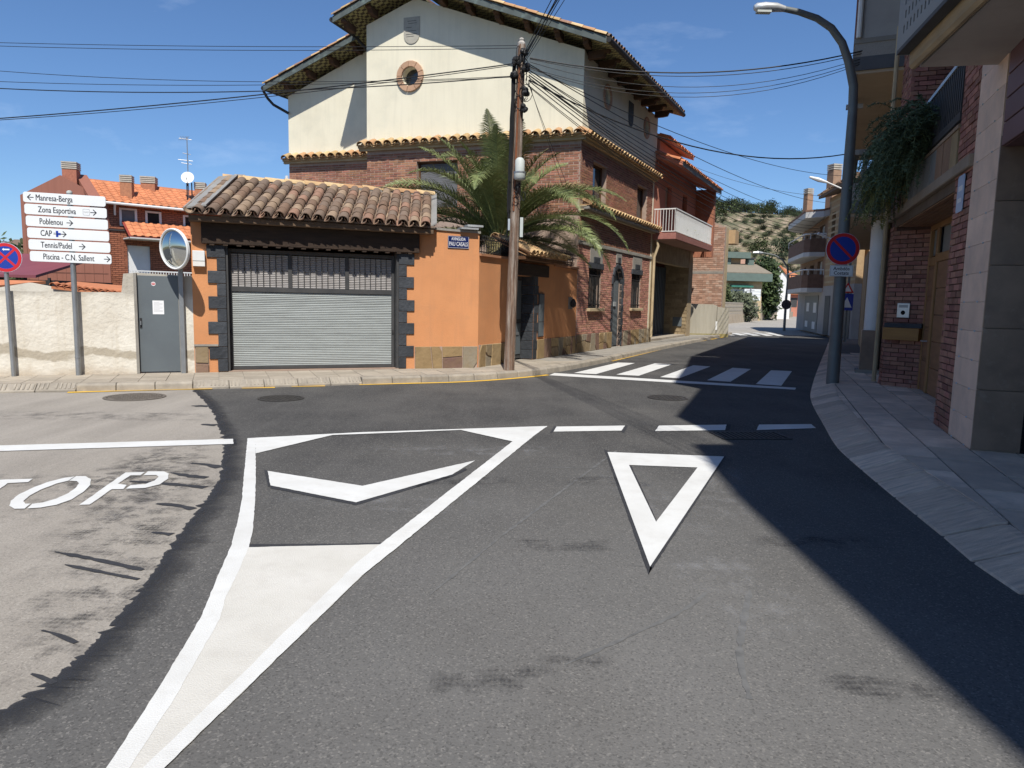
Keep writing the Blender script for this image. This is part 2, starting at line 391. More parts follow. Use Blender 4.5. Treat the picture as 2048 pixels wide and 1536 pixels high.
for i in range(len(smooth_edge) - 1):
    q4 = []
    for j in (i, i + 1):
        t = (smooth_edge[min(j + 3, len(edge) - 1)] - smooth_edge[max(j - 3, 0)]).normalized(); nn = Vector((-t.y, t.x)); q4.append((edge[j] - nn * (.006 + .012 * abs(math.sin(j * 1.7))), smooth_edge[j] + nn * .26))
    mb.quad((*q4[0][0], .0075), (*q4[0][1], .0030), (*q4[1][1], .0030), (*q4[1][0], .0075)); uvs.append((i, 0)); uvs.append((i, 1)); uvs.append((i + 1, 1)); uvs.append((i + 1, 0))
jo_ = ob('tar_joint', mb, band_film('joint_tar', (.021, .022, .026)), OLDR); uvl = jo_.data.uv_layers.new(name='uv')
for pl in jo_.data.polygons:
    for li_ in pl.loop_indices:
        vi = jo_.data.loops[li_].vertex_index; uvl.data[li_].uv = (uvs[vi][0] * .1, uvs[vi][1])
def streak(name, pts, w, mat, parent, z=.008, jag=.4):
    p = resample(cr_spline(pts, 10), .05); mb = MB(); L = [];
    for i, q in enumerate(p):
        t = (p[min(i + 1, len(p) - 1)] - p[max(i - 1, 0)]).normalized(); nn = Vector((-t.y, t.x)); k = w * .5 * (1 + rg.uniform(-jag, jag)) * min(1, .35 + i * .25)
        L.append((q + nn * k, q - nn * k))
    for a_, b_ in zip(L, L[1:]): mb.quad((*a_[0], z), (*b_[0], z), (*b_[1], z), (*a_[1], z))
    return ob(name, mb, mat, parent)
for pts, wd in [([(-2.698, 4.069), (-2.391, 3.961), (-2.015, 3.808)], .036), ([(-2.515, 3.874), (-2.245, 3.775), (-1.978, 3.681)], .032), ([(-2.313, 4.452), (-2.226, 4.434), (-2.136, 4.407)], .05), ([(-2.600, 5.082), (-2.426, 5.047), (-2.261, 4.957)], .07),
                ([(-2.932, 5.998), (-2.710, 5.897), (-2.513, 5.844)], .07), ([(-3.123, 5.692), (-2.756, 5.629), (-2.397, 5.537)], .06), ([(-2.916, 6.354), (-2.778, 6.326), (-2.596, 6.223)], .08), ([(-3.681, 8.323), (-3.566, 8.290), (-3.441, 8.282)], .12), ([(-4.423, 9.696), (-4.305, 9.697), (-4.136, 9.689)], .15),
                ([(-2.124, 3.084), (-2.028, 3.046), (-1.861, 2.952)], .03), ([(-1.921, 2.712), (-1.863, 2.688), (-1.781, 2.643)], .028)]:
    streak('tar_run', [q for q in pts], wd, TAR, OLDR)

# faint tyre prints: thin rubber films, broken up like tread
def film(name, c, amt, tread=60.):
    m, n, b = newmat(name); tcn = N(n, 'ShaderNodeTexCoord'); g = N(n, 'ShaderNodeSeparateXYZ'); n.links.new(tcn.outputs['UV'], g.inputs[0]); v = tcn.outputs['Object']
    def hump(s):
        i1 = N(n, 'ShaderNodeMath', operation='SUBTRACT', i_0=1.); n.links.new(s, i1.inputs[1]); mu = N(n, 'ShaderNodeMath', operation='MULTIPLY'); n.links.new(s, mu.inputs[0]); n.links.new(i1.outputs[0], mu.inputs[1]); return ramp(n, mu.outputs[0], 0., .16)
    def mul(p, q):
        mu = N(n, 'ShaderNodeMath', operation='MULTIPLY'); n.links.new(p, mu.inputs[0]); n.links.new(q, mu.inputs[1]); return mu.outputs[0]
    w1 = N(n, 'ShaderNodeTexWave', i_Scale=tread / 8, i_Distortion=2.5, bands_direction='Y'); w1.inputs['Detail Scale'].default_value = 3; n.links.new(v, w1.inputs[0])
    w2 = N(n, 'ShaderNodeTexWave', i_Scale=tread / 5, i_Distortion=3.0, bands_direction='X'); n.links.new(v, w2.inputs[0])
    al = mul(mul(hump(g.outputs[0]), hump(g.outputs[1])), ramp(n, noise(n, v, 4.5, 9, .75), .46, .66))
    al = mul(al, mul(ramp(n, w1.outputs[1], .1, .7, .55, 1.), ramp(n, w2.outputs[1], .1, .7, .65, 1.)))
    al = mul(al, ramp(n, noise(n, v, 120, 3, .7), .3, .6, .4, 1.)); am = N(n, 'ShaderNodeMath', operation='MULTIPLY', i_1=amt); n.links.new(al, am.inputs[0])
    n.links.new(am.outputs[0], b.inputs['Alpha']); b.inputs['Base Color'].default_value = c4(c); b.inputs['Roughness'].default_value = .85; return m
TYRE = film('rubber_on_new', (.03, .03, .033), .75); TYREO = film('rubber_on_old', (.05, .048, .048), .72); DUSTF = film('paint_dust', (.45, .45, .46), .28, 12.)
def tread(p, d, L, w, mat, parent, z, rows=0):
    d = Vector(d).normalized(); s_ = Vector((-d.y, d.x)); p = Vector(p[:2]); o = ob('tyre_print', MB().quad(*[((p + d * x + s_ * y).x, (p + d * x + s_ * y).y, z) for x, y in ((0, -w / 2), (L, -w / 2), (L, w / 2), (0, w / 2))]), mat, parent)
    uv = o.data.uv_layers.new(name='uv'); co = [((Vector(o.data.vertices[l.vertex_index].co[:2]) - p).dot(d) / L, (Vector(o.data.vertices[l.vertex_index].co[:2]) - p).dot(s_) / w + .5) for l in o.data.loops]
    for i, c in enumerate(co): uv.data[i].uv = c
    return o
tread((1.279, 2.823, 0.000), (1, -.3), .62, .2, TYRE, ROAD, .003)
tread((1.562, 4.544, 0.000), (1, .0), .95, .28, TYRE, ROAD, .003)
tread((-0.328, 2.721, 0.000), (1, .1), .6, .24, TYRE, ROAD, .003)
tread((0.124, 2.887, 0.000), (1, .1), .35, .14, TYRE, ROAD, .003)
tread((-0.055, 4.367, -0.000), (1, .05), .75, .26, TYRE, ROAD, .003)
tread((-0.803, 5.864, 0.000), (1, .2), .9, .3, TYRE, ROAD, .003)
tread((0.436, 6.052, 0.000), (1, .0), .9, .4, TYRE, ROAD, .003)
for a_, l_, w_ in [((-1.902, 2.535, 0.000), 1.6, .45), ((-2.137, 2.958, 0.000), 2.0, .5), ((-2.459, 3.537, 0.000), 2.6, .6), ((-2.727, 4.116, 0.000), 2.6, .5), ((-3.176, 5.294, 0.000), 2.2, .6), ((-2.485, 4.357, -0.000), .9, .2), ((-2.989, 4.684, 0.000), 2.4, .7), ((-3.299, 4.452, 0.000), 2.6, .5)]:
    tread(a_, (-.08, 1), l_, w_, TYREO, OLDR, .0065)
tread((-2.524, 4.234, 0.000), (1, .12), .8, .12, TYREO, OLDR, .0066)
tread((-4.936, 5.604, 0.000), (1, .03), 2.7, .45, TYREO, OLDR, .0067)
tread((-6.685, 8.647, 0.000), (1, .06), 3.0, .7, TYREO, OLDR, .0067)
for p_, d_, l_, w_ in [((2.037, 6.764, 0.000), (-.28, -1), 1.9, .5), ((0.979, 6.668, 0.000), (.12, -1), 2.2, .5), ((-1.894, 5.465, 0.000), (1, -.2), 1.8, .5), ((1.150, 4.349, 0.000), (.2, -1), 1.2, .6), ((-1.634, 7.092, 0.000), (1, .1), 2.2, .6)]:
    tread(p_, d_, l_, w_, DUSTF, ROAD, .0025)

CHALK = mat('chalk_line', (.15, .15, .147), (.09, .09, .09), 14, .9)
for q, w_ in (([(-0.058, 4.511), (0.410, 5.645), (1.129, 7.368)], .022), ([(-0.408, 3.578), (-0.058, 4.511)], .018), ([(0.708, 4.059), (0.766, 4.054), (0.832, 4.042)], .012), ([(1.327, 3.733), (1.056, 3.050), (0.967, 2.642)], .03), ([(0.253, 2.884), (0.841, 3.399), (1.105, 3.721)], .02), ([(0.325, 6.507), (0.654, 6.517), (0.904, 6.460)], .02)):
    streak('chalk_line', q, w_, CHALK, ROAD, .0022, .6)
# ---------------------------------------------------------------- painted markings
def a_y(p): return min(q[1] for q in p)
def rag(pts, st=.045, j=.0025):
    out = []
    for a_, b_ in zip(pts, list(pts[1:]) + [pts[0]]):
        a_, b_ = Vector(a_[:2]), Vector(b_[:2]); k = max(1, min(90, int((b_ - a_).length / st)))
        for i in range(k): out.append(a_.lerp(b_, i / k) + (Vector((rg.uniform(-j, j), rg.uniform(-j, j))) if i else Vector((0, 0))))
    return out
def paint(name, pts, mat=WHITEP, z=.006, parent=ROAD):
    if a_y(pts) < 12: pts = rag(pts)
    return ob(name, MB().sheet([(p[0], p[1]) for p in pts], z), mat, parent)
PZ = .0105
paint('stop_line', [(-6.608, 6.375), (-5.319, 6.852), (-2.978, 7.481), (-2.873, 7.227), (-5.132, 6.606), (-6.346, 6.116)], z=PZ, parent=OLDR)
paint('letter_o', [(-3.630, 5.802), (-3.557, 5.808), (-3.458, 5.720), (-3.361, 5.548), (-3.291, 5.341), (-3.254, 5.132), (-3.277, 4.989), (-3.341, 4.917), (-3.420, 4.891), (-3.459, 5.002), (-3.410, 5.040), (-3.377, 5.145), (-3.381, 5.295), (-3.425, 5.470), (-3.473, 5.582), (-3.531, 5.647), (-3.597, 5.653)], z=PZ, parent=OLDR)
paint('letter_o', [(-3.636, 5.790), (-3.604, 5.652), (-3.641, 5.558), (-3.645, 5.377), (-3.615, 5.196), (-3.567, 5.064), (-3.509, 5.002), (-3.473, 5.005), (-3.435, 4.885), (-3.501, 4.876), (-3.586, 4.945), (-3.662, 5.070), (-3.720, 5.245), (-3.740, 5.420), (-3.739, 5.603), (-3.690, 5.745)], z=PZ, parent=OLDR)
paint('letter_p', [(-3.117, 5.001), (-3.234, 5.591), (-3.303, 5.960), (-3.150, 5.985), (-3.130, 5.873), (-3.209, 5.867), (-3.168, 5.596), (-3.077, 5.561), (-3.038, 5.440), (-3.122, 5.428), (-3.051, 5.014)], z=PZ, parent=OLDR)
paint('letter_p', [(-3.138, 6.011), (-3.003, 6.022), (-2.923, 5.944), (-2.853, 5.787), (-2.832, 5.602), (-2.891, 5.487), (-3.023, 5.451), (-3.044, 5.558), (-2.948, 5.598), (-2.930, 5.713), (-2.958, 5.836), (-3.007, 5.896), (-3.105, 5.876)], z=PZ, parent=OLDR)
paint('letter_t', [(-4.365, 5.589), (-3.921, 5.692), (-3.886, 5.586), (-4.021, 5.543), (-3.744, 4.759), (-3.808, 4.735), (-4.101, 5.520), (-4.295, 5.463)], z=PZ, parent=OLDR)
paint('island_border', [(-2.843, 7.537), (-2.712, 7.414), (-2.140, 5.837), (-1.888, 5.121), (-1.697, 4.557), (-1.598, 4.219), (-1.490, 3.721), (-1.589, 3.716), (-1.710, 4.221), (-1.840, 4.653), (-2.030, 5.243), (-2.299, 5.995)])
paint('island_border', [(-2.848, 7.550), (-1.733, 8.026), (0.445, 8.690), (0.442, 8.620), (-0.623, 8.295), (-1.497, 7.991), (-1.999, 7.830), (-2.497, 6.819), (-2.703, 7.389), (-2.785, 7.380)], z=.0067)
paint('island_border', [(-0.625, 8.328), (0.444, 8.655), (0.278, 8.082), (-0.755, 4.024), (-0.817, 3.793), (-0.882, 4.017), (0.019, 7.676)], z=.0074)
paint('island_fill', [(-1.598, 4.219), (-0.804, 4.321), (-0.808, 3.830), (-0.908, 3.288), (-1.006, 2.744), (-1.067, 2.404), (-1.111, 2.160), (-1.124, 2.059), (-1.286, 2.054), (-1.299, 2.159), (-1.336, 2.435), (-1.387, 2.768), (-1.467, 3.234), (-1.584, 3.752), (-1.605, 4.015)], CREAMP, z=.0055)
paint('island_border', [(-1.490, 3.721), (-1.589, 3.716), (-1.467, 3.234), (-1.387, 2.768), (-1.336, 2.435), (-1.299, 2.159), (-1.286, 2.054), (-1.220, 2.056), (-1.223, 2.161), (-1.248, 2.368), (-1.271, 2.575), (-1.322, 2.904), (-1.374, 3.239), (-1.448, 3.494)], z=.0065)
paint('island_border', [(-0.817, 3.793), (-0.882, 4.017), (-0.962, 3.488), (-1.033, 3.076), (-1.083, 2.729), (-1.120, 2.530), (-1.152, 2.324), (-1.182, 2.140), (-1.167, 2.058), (-1.124, 2.059), (-1.111, 2.160), (-1.067, 2.404), (-1.006, 2.744), (-0.908, 3.288)], z=.0065)
paint('chevron', [(-2.144, 6.135), (-1.213, 5.702), (-0.341, 6.715), (-0.510, 6.149), (-1.161, 5.227), (-1.955, 5.658)])
for q in ([(0.562, 8.669), (1.438, 8.844), (1.340, 8.488), (0.506, 8.327)], [(1.878, 8.896), (2.789, 9.078), (2.650, 8.672), (1.749, 8.502)], [(3.228, 9.131), (3.958, 9.256), (3.897, 8.955), (3.056, 8.719)]):
    paint('give_way_dash', q)
tri = MB(); to = [(1.005, 7.232), (2.185, 7.132), (0.837, 4.035)]; ti = [(1.136, 6.662), (1.781, 6.617), (1.045, 4.902)]
for i in range(3):
    j = (i + 1) % 3; tri.quad((*to[i], .006), (*to[j], .006), (*ti[j], .006), (*ti[i], .006))
ob('give_way_triangle', tri, WHITEP, ROAD)
for q in ([(0.988, 7.379), (1.033, 7.284), (0.846, 4.019), (0.806, 3.918)], [(0.806, 3.918), (0.857, 4.092), (2.142, 7.128), (2.213, 7.159)], [(1.120, 6.681), (1.154, 6.622), (1.058, 4.949), (1.024, 4.800)], [(1.781, 6.617), (1.810, 6.600), (1.026, 4.789), (1.045, 4.902)], [(-2.193, 6.186), (-2.135, 6.136), (-1.939, 5.659), (-1.964, 5.626)], [(2.801, 9.117), (2.861, 9.124), (2.707, 8.678), (2.650, 8.672)], [(0.461, 8.258), (0.533, 8.701), (0.564, 8.704), (0.490, 8.262)], [(1.324, 8.420), (1.443, 8.880), (1.482, 8.885), (1.350, 8.359)], [(1.730, 8.467), (1.872, 8.932), (1.905, 8.936), (1.761, 8.470)], [(-1.624, 4.280), (-1.001, 4.328), (-0.811, 4.358), (-0.802, 4.312), (-1.598, 4.219)], [(-1.955, 5.658), (-1.161, 5.227), (-0.510, 6.149), (-0.416, 6.401), (-0.390, 6.346), (-0.504, 6.078), (-1.147, 5.162), (-1.929, 5.582)], [(-2.983, 7.494), (-2.952, 7.498), (-2.838, 7.218), (-2.868, 7.215)]):
    paint('dark_edge', q, TAR, .003)
paint('crossing_stop_line', [(0.912, 15.238), (5.404, 13.419), (5.256, 13.092), (0.769, 14.750)])
for q in ([(2.721, 18.253), (3.152, 18.209), (1.801, 15.190), (1.336, 15.336)], [(3.677, 18.261), (4.089, 18.099), (2.693, 15.032), (2.236, 15.184)], [(4.574, 17.903), (4.944, 17.661), (3.479, 14.698), (3.108, 14.847)], [(5.421, 17.425), (5.799, 17.189), (4.400, 14.231), (3.981, 14.422)], [(6.205, 16.967), (6.667, 16.860), (5.232, 13.706), (4.806, 13.910)]):
    paint('zebra_stripe', q)
for q in ([(10.802, 35.830), (11.265, 36.027), (11.354, 37.944), (10.924, 37.474)], [(11.529, 36.138), (12.030, 36.350), (12.245, 38.921), (11.794, 38.427)], [(12.198, 36.165), (12.674, 36.365), (13.001, 39.562), (12.579, 39.369)], [(12.899, 36.205), (13.319, 36.380), (13.850, 40.254), (13.449, 40.070)], [(13.591, 36.494), (13.957, 36.646), (14.662, 40.627), (14.254, 40.440)]):
    paint('far_zebra_stripe', q, z=.009)
def strip(name, pts, w, mat, z=.005, parent=ROAD):
    p = cr_spline(pts, 6); a_ = offs(p, w / 2); b_ = offs(p, -w / 2); mb = MB()
    for i in range(len(p) - 1): mb.quad((*a_[i], z), (*a_[i + 1], z), (*b_[i + 1], z), (*b_[i], z))
    return ob(name, mb, mat, parent)
strip('yellow_kerb_line', [(-2.714, 12.503), (-1.859, 12.846), (-1.155, 13.133), (-0.613, 13.480), (-0.140, 13.871), (0.364, 14.380), (0.753, 14.846)], .125, YELLOWP)
strip('yellow_kerb_line', [(-3.771, 12.048), (-3.244, 12.226)], .125, YELLOWP)
strip('yellow_kerb_line', [(-4.489, 11.711), (-3.991, 11.864)], .125, YELLOWP)
strip('yellow_kerb_line', [(-6.775, 10.721), (-5.888, 11.139), (-4.895, 11.509)], .125, YELLOWP, .011, OLDR)
strip('yellow_kerb_line', [(2.598, 18.674), (3.721, 21.124), (5.245, 24.453), (7.193, 28.452)], .12, YELLOWP)
for q in ([(7.727, 29.509), (8.326, 30.655)], [(8.748, 31.401), (9.283, 32.430)], [(9.658, 33.095), (10.064, 33.840)]): strip('yellow_kerb_line', q, .12, YELLOWP)

# ---------------------------------------------------------------- pavements
def pavement(name, outer, inner, prof, mk, mt, base, L, tile, fr, tiles_to=None, ramp=None, cwid=.16):
    P = resample(outer, L); inn = offs(P, cwid)
    root = ob(name, MB().prism([(q.x, q.y, -.03) for q in inn] + [(q[0], q[1], -.03) for q in inner], (0, 0, Z - .012 + .03)), base, kind='structure')
    for i in range(len(P) - 1):
        if P[i].y > 48: continue
        a_, b_ = P[i], P[i + 1]; t = (b_ - a_).normalized(); gp = .016 if name == 'pavement_right' else .005; a_ = a_ + t * gp; b_ = b_ - t * gp
        nn0 = (inn[i] - P[i]).normalized(); nn1 = (inn[i + 1] - P[i + 1]).normalized(); pr = ramp[1] if ramp and ramp[0](a_) else prof
        dz = rg.uniform(-.004, .004); sec = []
        for q, nn in ((a_, nn0), (b_, nn1)):
            sec.append([(q.x + nn.x * w_, q.y + nn.y * w_, z_ + (dz if z_ > 0 else 0)) for w_, z_ in pr])
        k = len(pr); mb = MB(); mb.add(sec[0] + sec[1], [tuple(range(k))[::-1], tuple(range(k, 2 * k))] + [(j, (j + 1) % k, (j + 1) % k + k, j + k) for j in range(k)])
        ks = ob('kerb_stone', mb, mk, root, bevel=.008)
        if pr is not prof or name == 'pavement_right':
            if a_.y < 16 and name != 'pavement_right':
                rb = MB(); cnt = 9
                for j in range(cnt):
                    if 3 <= j <= 3: continue
                    u = (j + .5) / cnt; c0 = Vector(sec[0][1]).lerp(Vector(sec[1][1]), u); c1 = Vector(sec[0][2]).lerp(Vector(sec[1][2]), u); c0 = c0.lerp(c1, .12); e_ = (Vector(sec[1][1]) - Vector(sec[0][1])).normalized() * .012; up = Vector((0, 0, .012)); c1 = c0.lerp(c1, .9)
                    rb.add([c0 - e_, c0 + e_, c1 + e_, c1 - e_, c0 - e_ + up, c0 + e_ + up, c1 + e_ + up, c1 - e_ + up], BOXF)
                ob('ramp_ribs', rb, mk, ks, kind='stuff')
    reg = [(q.x, q.y) for q in inn] + [(q[0], q[1]) for q in inner]
    if tile:
        tu, tw = tile; loc = [((Vector((p[0], p[1], 0)) - fr.o).dot(fr.u), (Vector((p[0], p[1], 0)) - fr.o).dot(fr.n)) for p in reg]
        us = [p[0] for p in loc]; ws = [p[1] for p in loc]; j = .010 if name == 'pavement_right' else .004; shared = {}
        k0 = 0; w_ = math.floor(min(ws) / tw) * tw
        while w_ < max(ws):
            u = math.floor(min(us) / tu) * tu + (k0 % 2) * tu * .5 * 0; k0 += 1
            while u < max(us):
                r_ = clip(loc, [(u + j, w_ + j), (u + tu - j, w_ + j), (u + tu - j, w_ + tw - j), (u + j, w_ + tw - j)])
                pc = fr.p(u + tu / 2, w_ + tw / 2, 0)
                if len(r_) >= 3 and abs(area(r_)) > .006 and (tiles_to is None or tiles_to(pc)):
                    dz = rg.uniform(-.003, .003); full = abs(area(r_)) > (tu - 2 * j) * (tw - 2 * j) * .999
                    if full:
                        if 'm' not in shared: shared['m'] = MB().add([(x - tu / 2, y - tw / 2, z_) for z_ in (-.014, 0) for x, y in ((j, j), (tu - j, j), (tu - j, tw - j), (j, tw - j))], BOXF).mesh('paving_slab', mt)
                        ob('paving_slab', shared['m'], mt, root, M=fr.m(u + tu / 2, w_ + tw / 2, Z + dz))
                    else:
                        ob('paving_slab', MB().prism([fr.p(x, y, Z - .014 + dz) for x, y in r_], (0, 0, .014)), mt, root)
                u += tu
            w_ += tw
    return root
lc = cr_spline([(-16, 7.4), (-11, 9.25), (-7.66, 10.52), (-6.35, 10.95), (-5.04, 11.45), (-2.72, 12.50), (-1.16, 13.27), (-.14, 14.0), (.47, 14.68), (1.45, 16.30), (2.72, 18.9), (5.25, 24.3), (9.21, 32.40), (11.5, 37.2)], 10)
SQ = [(.0, -.03), (.02, .1), (.05, .128), (.165, .13), (.165, -.03)]
RP = [(.0, -.03), (.0, .035), (.15, .128), (.165, .13), (.165, -.03)]
li = [(9.6, 38.2), (8.0, 35.5), RF.p(22, -1.2, 0), RF.p(14, -1.2, 0), RF.p(13, -.3, 0), RF.p(.2, -.3, 0), GF.p(5, -.4, 0), GF.p(0, -.4, 0), GF.p(-11, -.3, 0)]
PAVL = pavement('pavement_left', lc, [(q[0], q[1]) for q in li], SQ, KERB, PAVE, CONC, .55, (.4, .4), GF, lambda p: p.y < 17 and p.x > -10, (lambda q: -5.3 < q.x < -2.7 or -9.5 < q.x < -7.1, RP))
rc = cr_spline([(2.95, -8), (2.78, 1.0), (2.81, 3.71), (2.95, 4.60), (3.2, 5.86), (3.42, 6.9), (3.62, 7.75), (4.07, 9.1), (4.98, 11.72), (5.96, 14.0), (7.87, 18.2), (12.79, 28.89), (16.0, 36.0), (17.2, 41), (19, 47), (24, 52)], 10)
rc = rc[::-1]
RR = [(.0, -.03), (.0, .012), (.34, .122), (.40, .13), (.40, -.03)]
ri = [(3.6, -8), (9, -8), EF.p(-.5, -1.2, 0), EF.p(6.4, -1.2, 0), E2.p(1, -.5, 0), E2.p(16, -.5, 0), (18.5, 33), (21, 46), (26, 52)]
PAVR = pavement('pavement_right', rc, [(q[0], q[1]) for q in ri], RR, KERBR, PAVER, mat('dark_bedding', (.12, .11, .10)), .5, (.6, .4), EF, lambda p: 1.2 < p.y < 22, None, .40)

# ---------------------------------------------------------------- covers in the road
def cover(name, c, r, label, matr, z=.004):
    t = thing(name, (c[0], c[1], z), label, 'manhole cover')
    ob('frame_ring', MB().lathe((c[0], c[1], z), [(r, 0), (r, .006), (r * .88, .006), (r * .88, 0)], 28), matr, t)
    mb = MB().lathe((c[0], c[1], z), [(r * .86, 0), (r * .86, .004)], 28)
    ob('lid', mb, matr, t)
    mb = MB(); k = int(r * 2 / .07)
    for i in range(k):
        for j in range(k):
            x, y = -r + (i + .5) * .07, -r + (j + .5) * .07
            if x * x + y * y < (r * .8) ** 2: mb.box(XY, c[0] + x - .022, c[0] + x + .022, c[1] + y - .022, c[1] + y + .022, z + .004, z + .009)
    ob('tread_pattern', mb, matr, t, kind='stuff')
IRON = mat('worn_cast_iron', (.075, .07, .064), (.045, .042, .04), 9, .6, .2, 60, metal=.4)
IRONO = mat('dusty_cast_iron', (.15, .13, .108), (.11, .095, .08), 9, .75, .2, 60)
cover('manhole_cover', (-3.483, 10.614, 0.000), .34, 'round iron manhole cover in dark asphalt in front of the garage', IRON)
cover('manhole_cover', (2.566, 11.596, 0.000), .33, 'round manhole cover in dark asphalt below the zebra crossing', IRON)
cover('manhole_cover', (-5.577, 10.403, 0.000), .42, 'dusty manhole cover in the worn beige asphalt near the grey door', IRONO, .008)
g0 = (2.848, 8.336, 0.000)
t = thing('drain_grate', (g0[0], g0[1], .003), 'rectangular iron drain grate beside the last white dash in the shade', 'drain grate')
gf = Fr((g0[0], g0[1]), 84)
fm = MB()
for q in ((-.42, .42, -.22, -.19), (-.42, .42, .19, .22), (-.42, -.39, -.19, .19), (.39, .42, -.19, .19)): fm.box(gf, *q, .003, .012)
ob('frame', fm, IRON, t)
for i in range(13): bx('bar', gf, -.37 + i * .058, -.345 + i * .058, -.19, .19, .003, .011, IRON, t)
bx('dark_well', gf, -.39, .39, -.19, .19, .002, .004, BLACK, t)

# ---------------------------------------------------------------- shared builders
def text(name, s, size, mat, parent, M, bold=.0, align='LEFT', sx=1., depth=.0008):
    cu_ = bpy.data.curves.new(name, 'FONT'); cu_.body = s; cu_.size = size; cu_.offset = bold; cu_.align_x = align; cu_.extrude = depth; cu_.resolution_u = 3
    o_ = bpy.data.objects.new(name, cu_); col.objects.link(o_); dg = bpy.context.evaluated_depsgraph_get(); me = bpy.data.meshes.new_from_object(o_.evaluated_get(dg)); bpy.data.objects.remove(o_); bpy.data.curves.remove(cu_)
    fat = size * .018 if bold == 0. and mat is INK else 0
    if fat:
        bm_ = bmesh.new(); bm_.from_mesh(me); g0 = bm_.verts[:] + bm_.edges[:] + bm_.faces[:]
        for dx, dy in ((-fat, 0), (fat, 0), (0, fat * .6)):
            r2 = bmesh.ops.duplicate(bm_, geom=g0); bmesh.ops.translate(bm_, verts=[q for q in r2['geom'] if isinstance(q, bmesh.types.BMVert)], vec=(dx, dy, .00003 * (1 + len(bm_.verts) % 7)))
        bm_.to_mesh(me); bm_.free()
    me.materials.clear(); me.materials.append(mat); me.transform(Matrix.Diagonal((sx, 1, 1, 1))); o = bpy.data.objects.new(name, me); return link(o, parent, M)
def face(fr, u, w, z, roll=0.):
    """matrix: x along the wall as read from outside, y up, z outwards"""
    x = fr.u * fr.side; y = Vector((0, 0, 1)); zz = fr.n; p = fr.p(u, w, z)
    m_ = Matrix(((x.x, y.x, zz.x, p.x), (x.y, y.y, zz.y, p.y), (x.z, y.z, zz.z, p.z), (0, 0, 0, 1)))
    return m_ @ Matrix.Rotation(roll, 4, 'Z') if roll else m_
def rrect(w, h, r, k=4):
    p = []
    for cx, cy, a0 in ((w / 2 - r, h / 2 - r, 0), (-w / 2 + r, h / 2 - r, 90), (-w / 2 + r, -h / 2 + r, 180), (w / 2 - r, -h / 2 + r, 270)):
        for i in range(k + 1):
            a_ = math.radians(a0 + 90 * i / k); p.append((cx + r * math.cos(a_), cy + r * math.sin(a_)))
    return p
def plate(name, pts, t, mat, parent, M, z=0., bevel=0):
    mb = MB().prism([(x, y, z) for x, y in pts], (0, 0, t)); return ob(name, mb, mat, parent, M=M, bevel=bevel)
def bricks(fr, u0, u1, z0, z1, holes=(), L=.25, h=.062, j=.012, w0=-.03, w1=.0, rot=0., top=None, shift=0.):
    out = []; z = z0; k = 0
    while z + h * .6 < z1:
        zt = min(z + h - j, z1); u = u0 - (L / 2 if k % 2 else 0) + shift
        while u < u1:
            segs = [(max(u, u0), min(u + L - j, u1))]
            for (a_, b_, c_, d_) in holes:
                if zt > c_ + .004 and z < d_ - .004:
                    ns = []
                    for p, q in segs:
                        if q <= a_ or p >= b_: ns.append((p, q))
                        else:
                            if p < a_: ns.append((p, a_))
                            if q > b_: ns.append((b_, q))
                    segs = ns
            for p, q in segs:
                if q - p > .02 and (top is None or top(p, q, z, zt)): out.append((p, q, z, zt))
            u += L
        z += h; k += 1
    return [(fr, p, q, w0, w1, a_, b_) for p, q, a_, b_ in out]
def lay(parent, lst, mat, single=300, name='brick', jit=.003):
    cx = Vector((0, 0, 1.55)); lst = sorted(lst, key=lambda b: (b[0].p((b[1] + b[2]) / 2, 0, b[5]) - cx).length / max(.05, abs((b[0].p((b[1] + b[2]) / 2, 0, b[5]) - cx).normalized().dot(b[0].n))) ** .5)
    sh = {}; rest = MB()
    for i, (fr, p, q, w0, w1, a_, b_) in enumerate(lst):
        dw = rg.uniform(-jit, jit)
        if i < single:
            key = (round(q - p, 3), round(b_ - a_, 3), round(w1 - w0, 3))
            if key not in sh:
                x, y, z = (q - p) / 2, (w1 - w0) / 2, (b_ - a_) / 2; sh[key] = MB().add([(sx * x, sy * y, sz * z) for sz in (-1, 1) for sx, sy in ((-1, -1), (1, -1), (1, 1), (-1, 1))], BOXF).mesh(name, mat)
            ob(name, sh[key], mat, parent, M=fr.m((p + q) / 2, (w0 + w1) / 2 + dw, (a_ + b_) / 2))
        else: rest.box(fr, p, q, w0, w1 + dw, a_, b_)
    if rest.v: ob('brickwork', rest, mat, parent, kind='stuff')
def tilemesh(name, mat, L=.42, r0=.092, r1=.074, th=.014, seg=7, inv=False):
    v = []; f = []
    for (y, r) in ((0, r0), (L, r1)):
        for rr in (r, r - th):
            for i in range(seg + 1):
                a_ = math.pi * i / seg; v.append((rr * math.cos(a_), y, (rr * math.sin(a_) * .85) * (-1 if inv else 1)))
    k = seg + 1
    for i in range(seg):
        f += [(i, i + 1, 2 * k + i + 1, 2 * k + i), (k + i, 3 * k + i, 3 * k + i + 1, k + i + 1), (i, k + i, k + i + 1, i + 1), (2 * k + i, 2 * k + i + 1, 3 * k + i + 1, 3 * k + i)]
    f += [(0, 2 * k, 3 * k, k), (seg, k + seg, 3 * k + seg, 2 * k + seg)]
    return MB().add(v, f).mesh(name, mat, True)
TM = {}
def tm(mat, inv=False, L=.42, r0=.092):
    k = (mat.name, inv, L, r0)
    if k not in TM: TM[k] = tilemesh('roof_tile', mat, L, r0, r0 * .82, inv=inv)
    return TM[k]
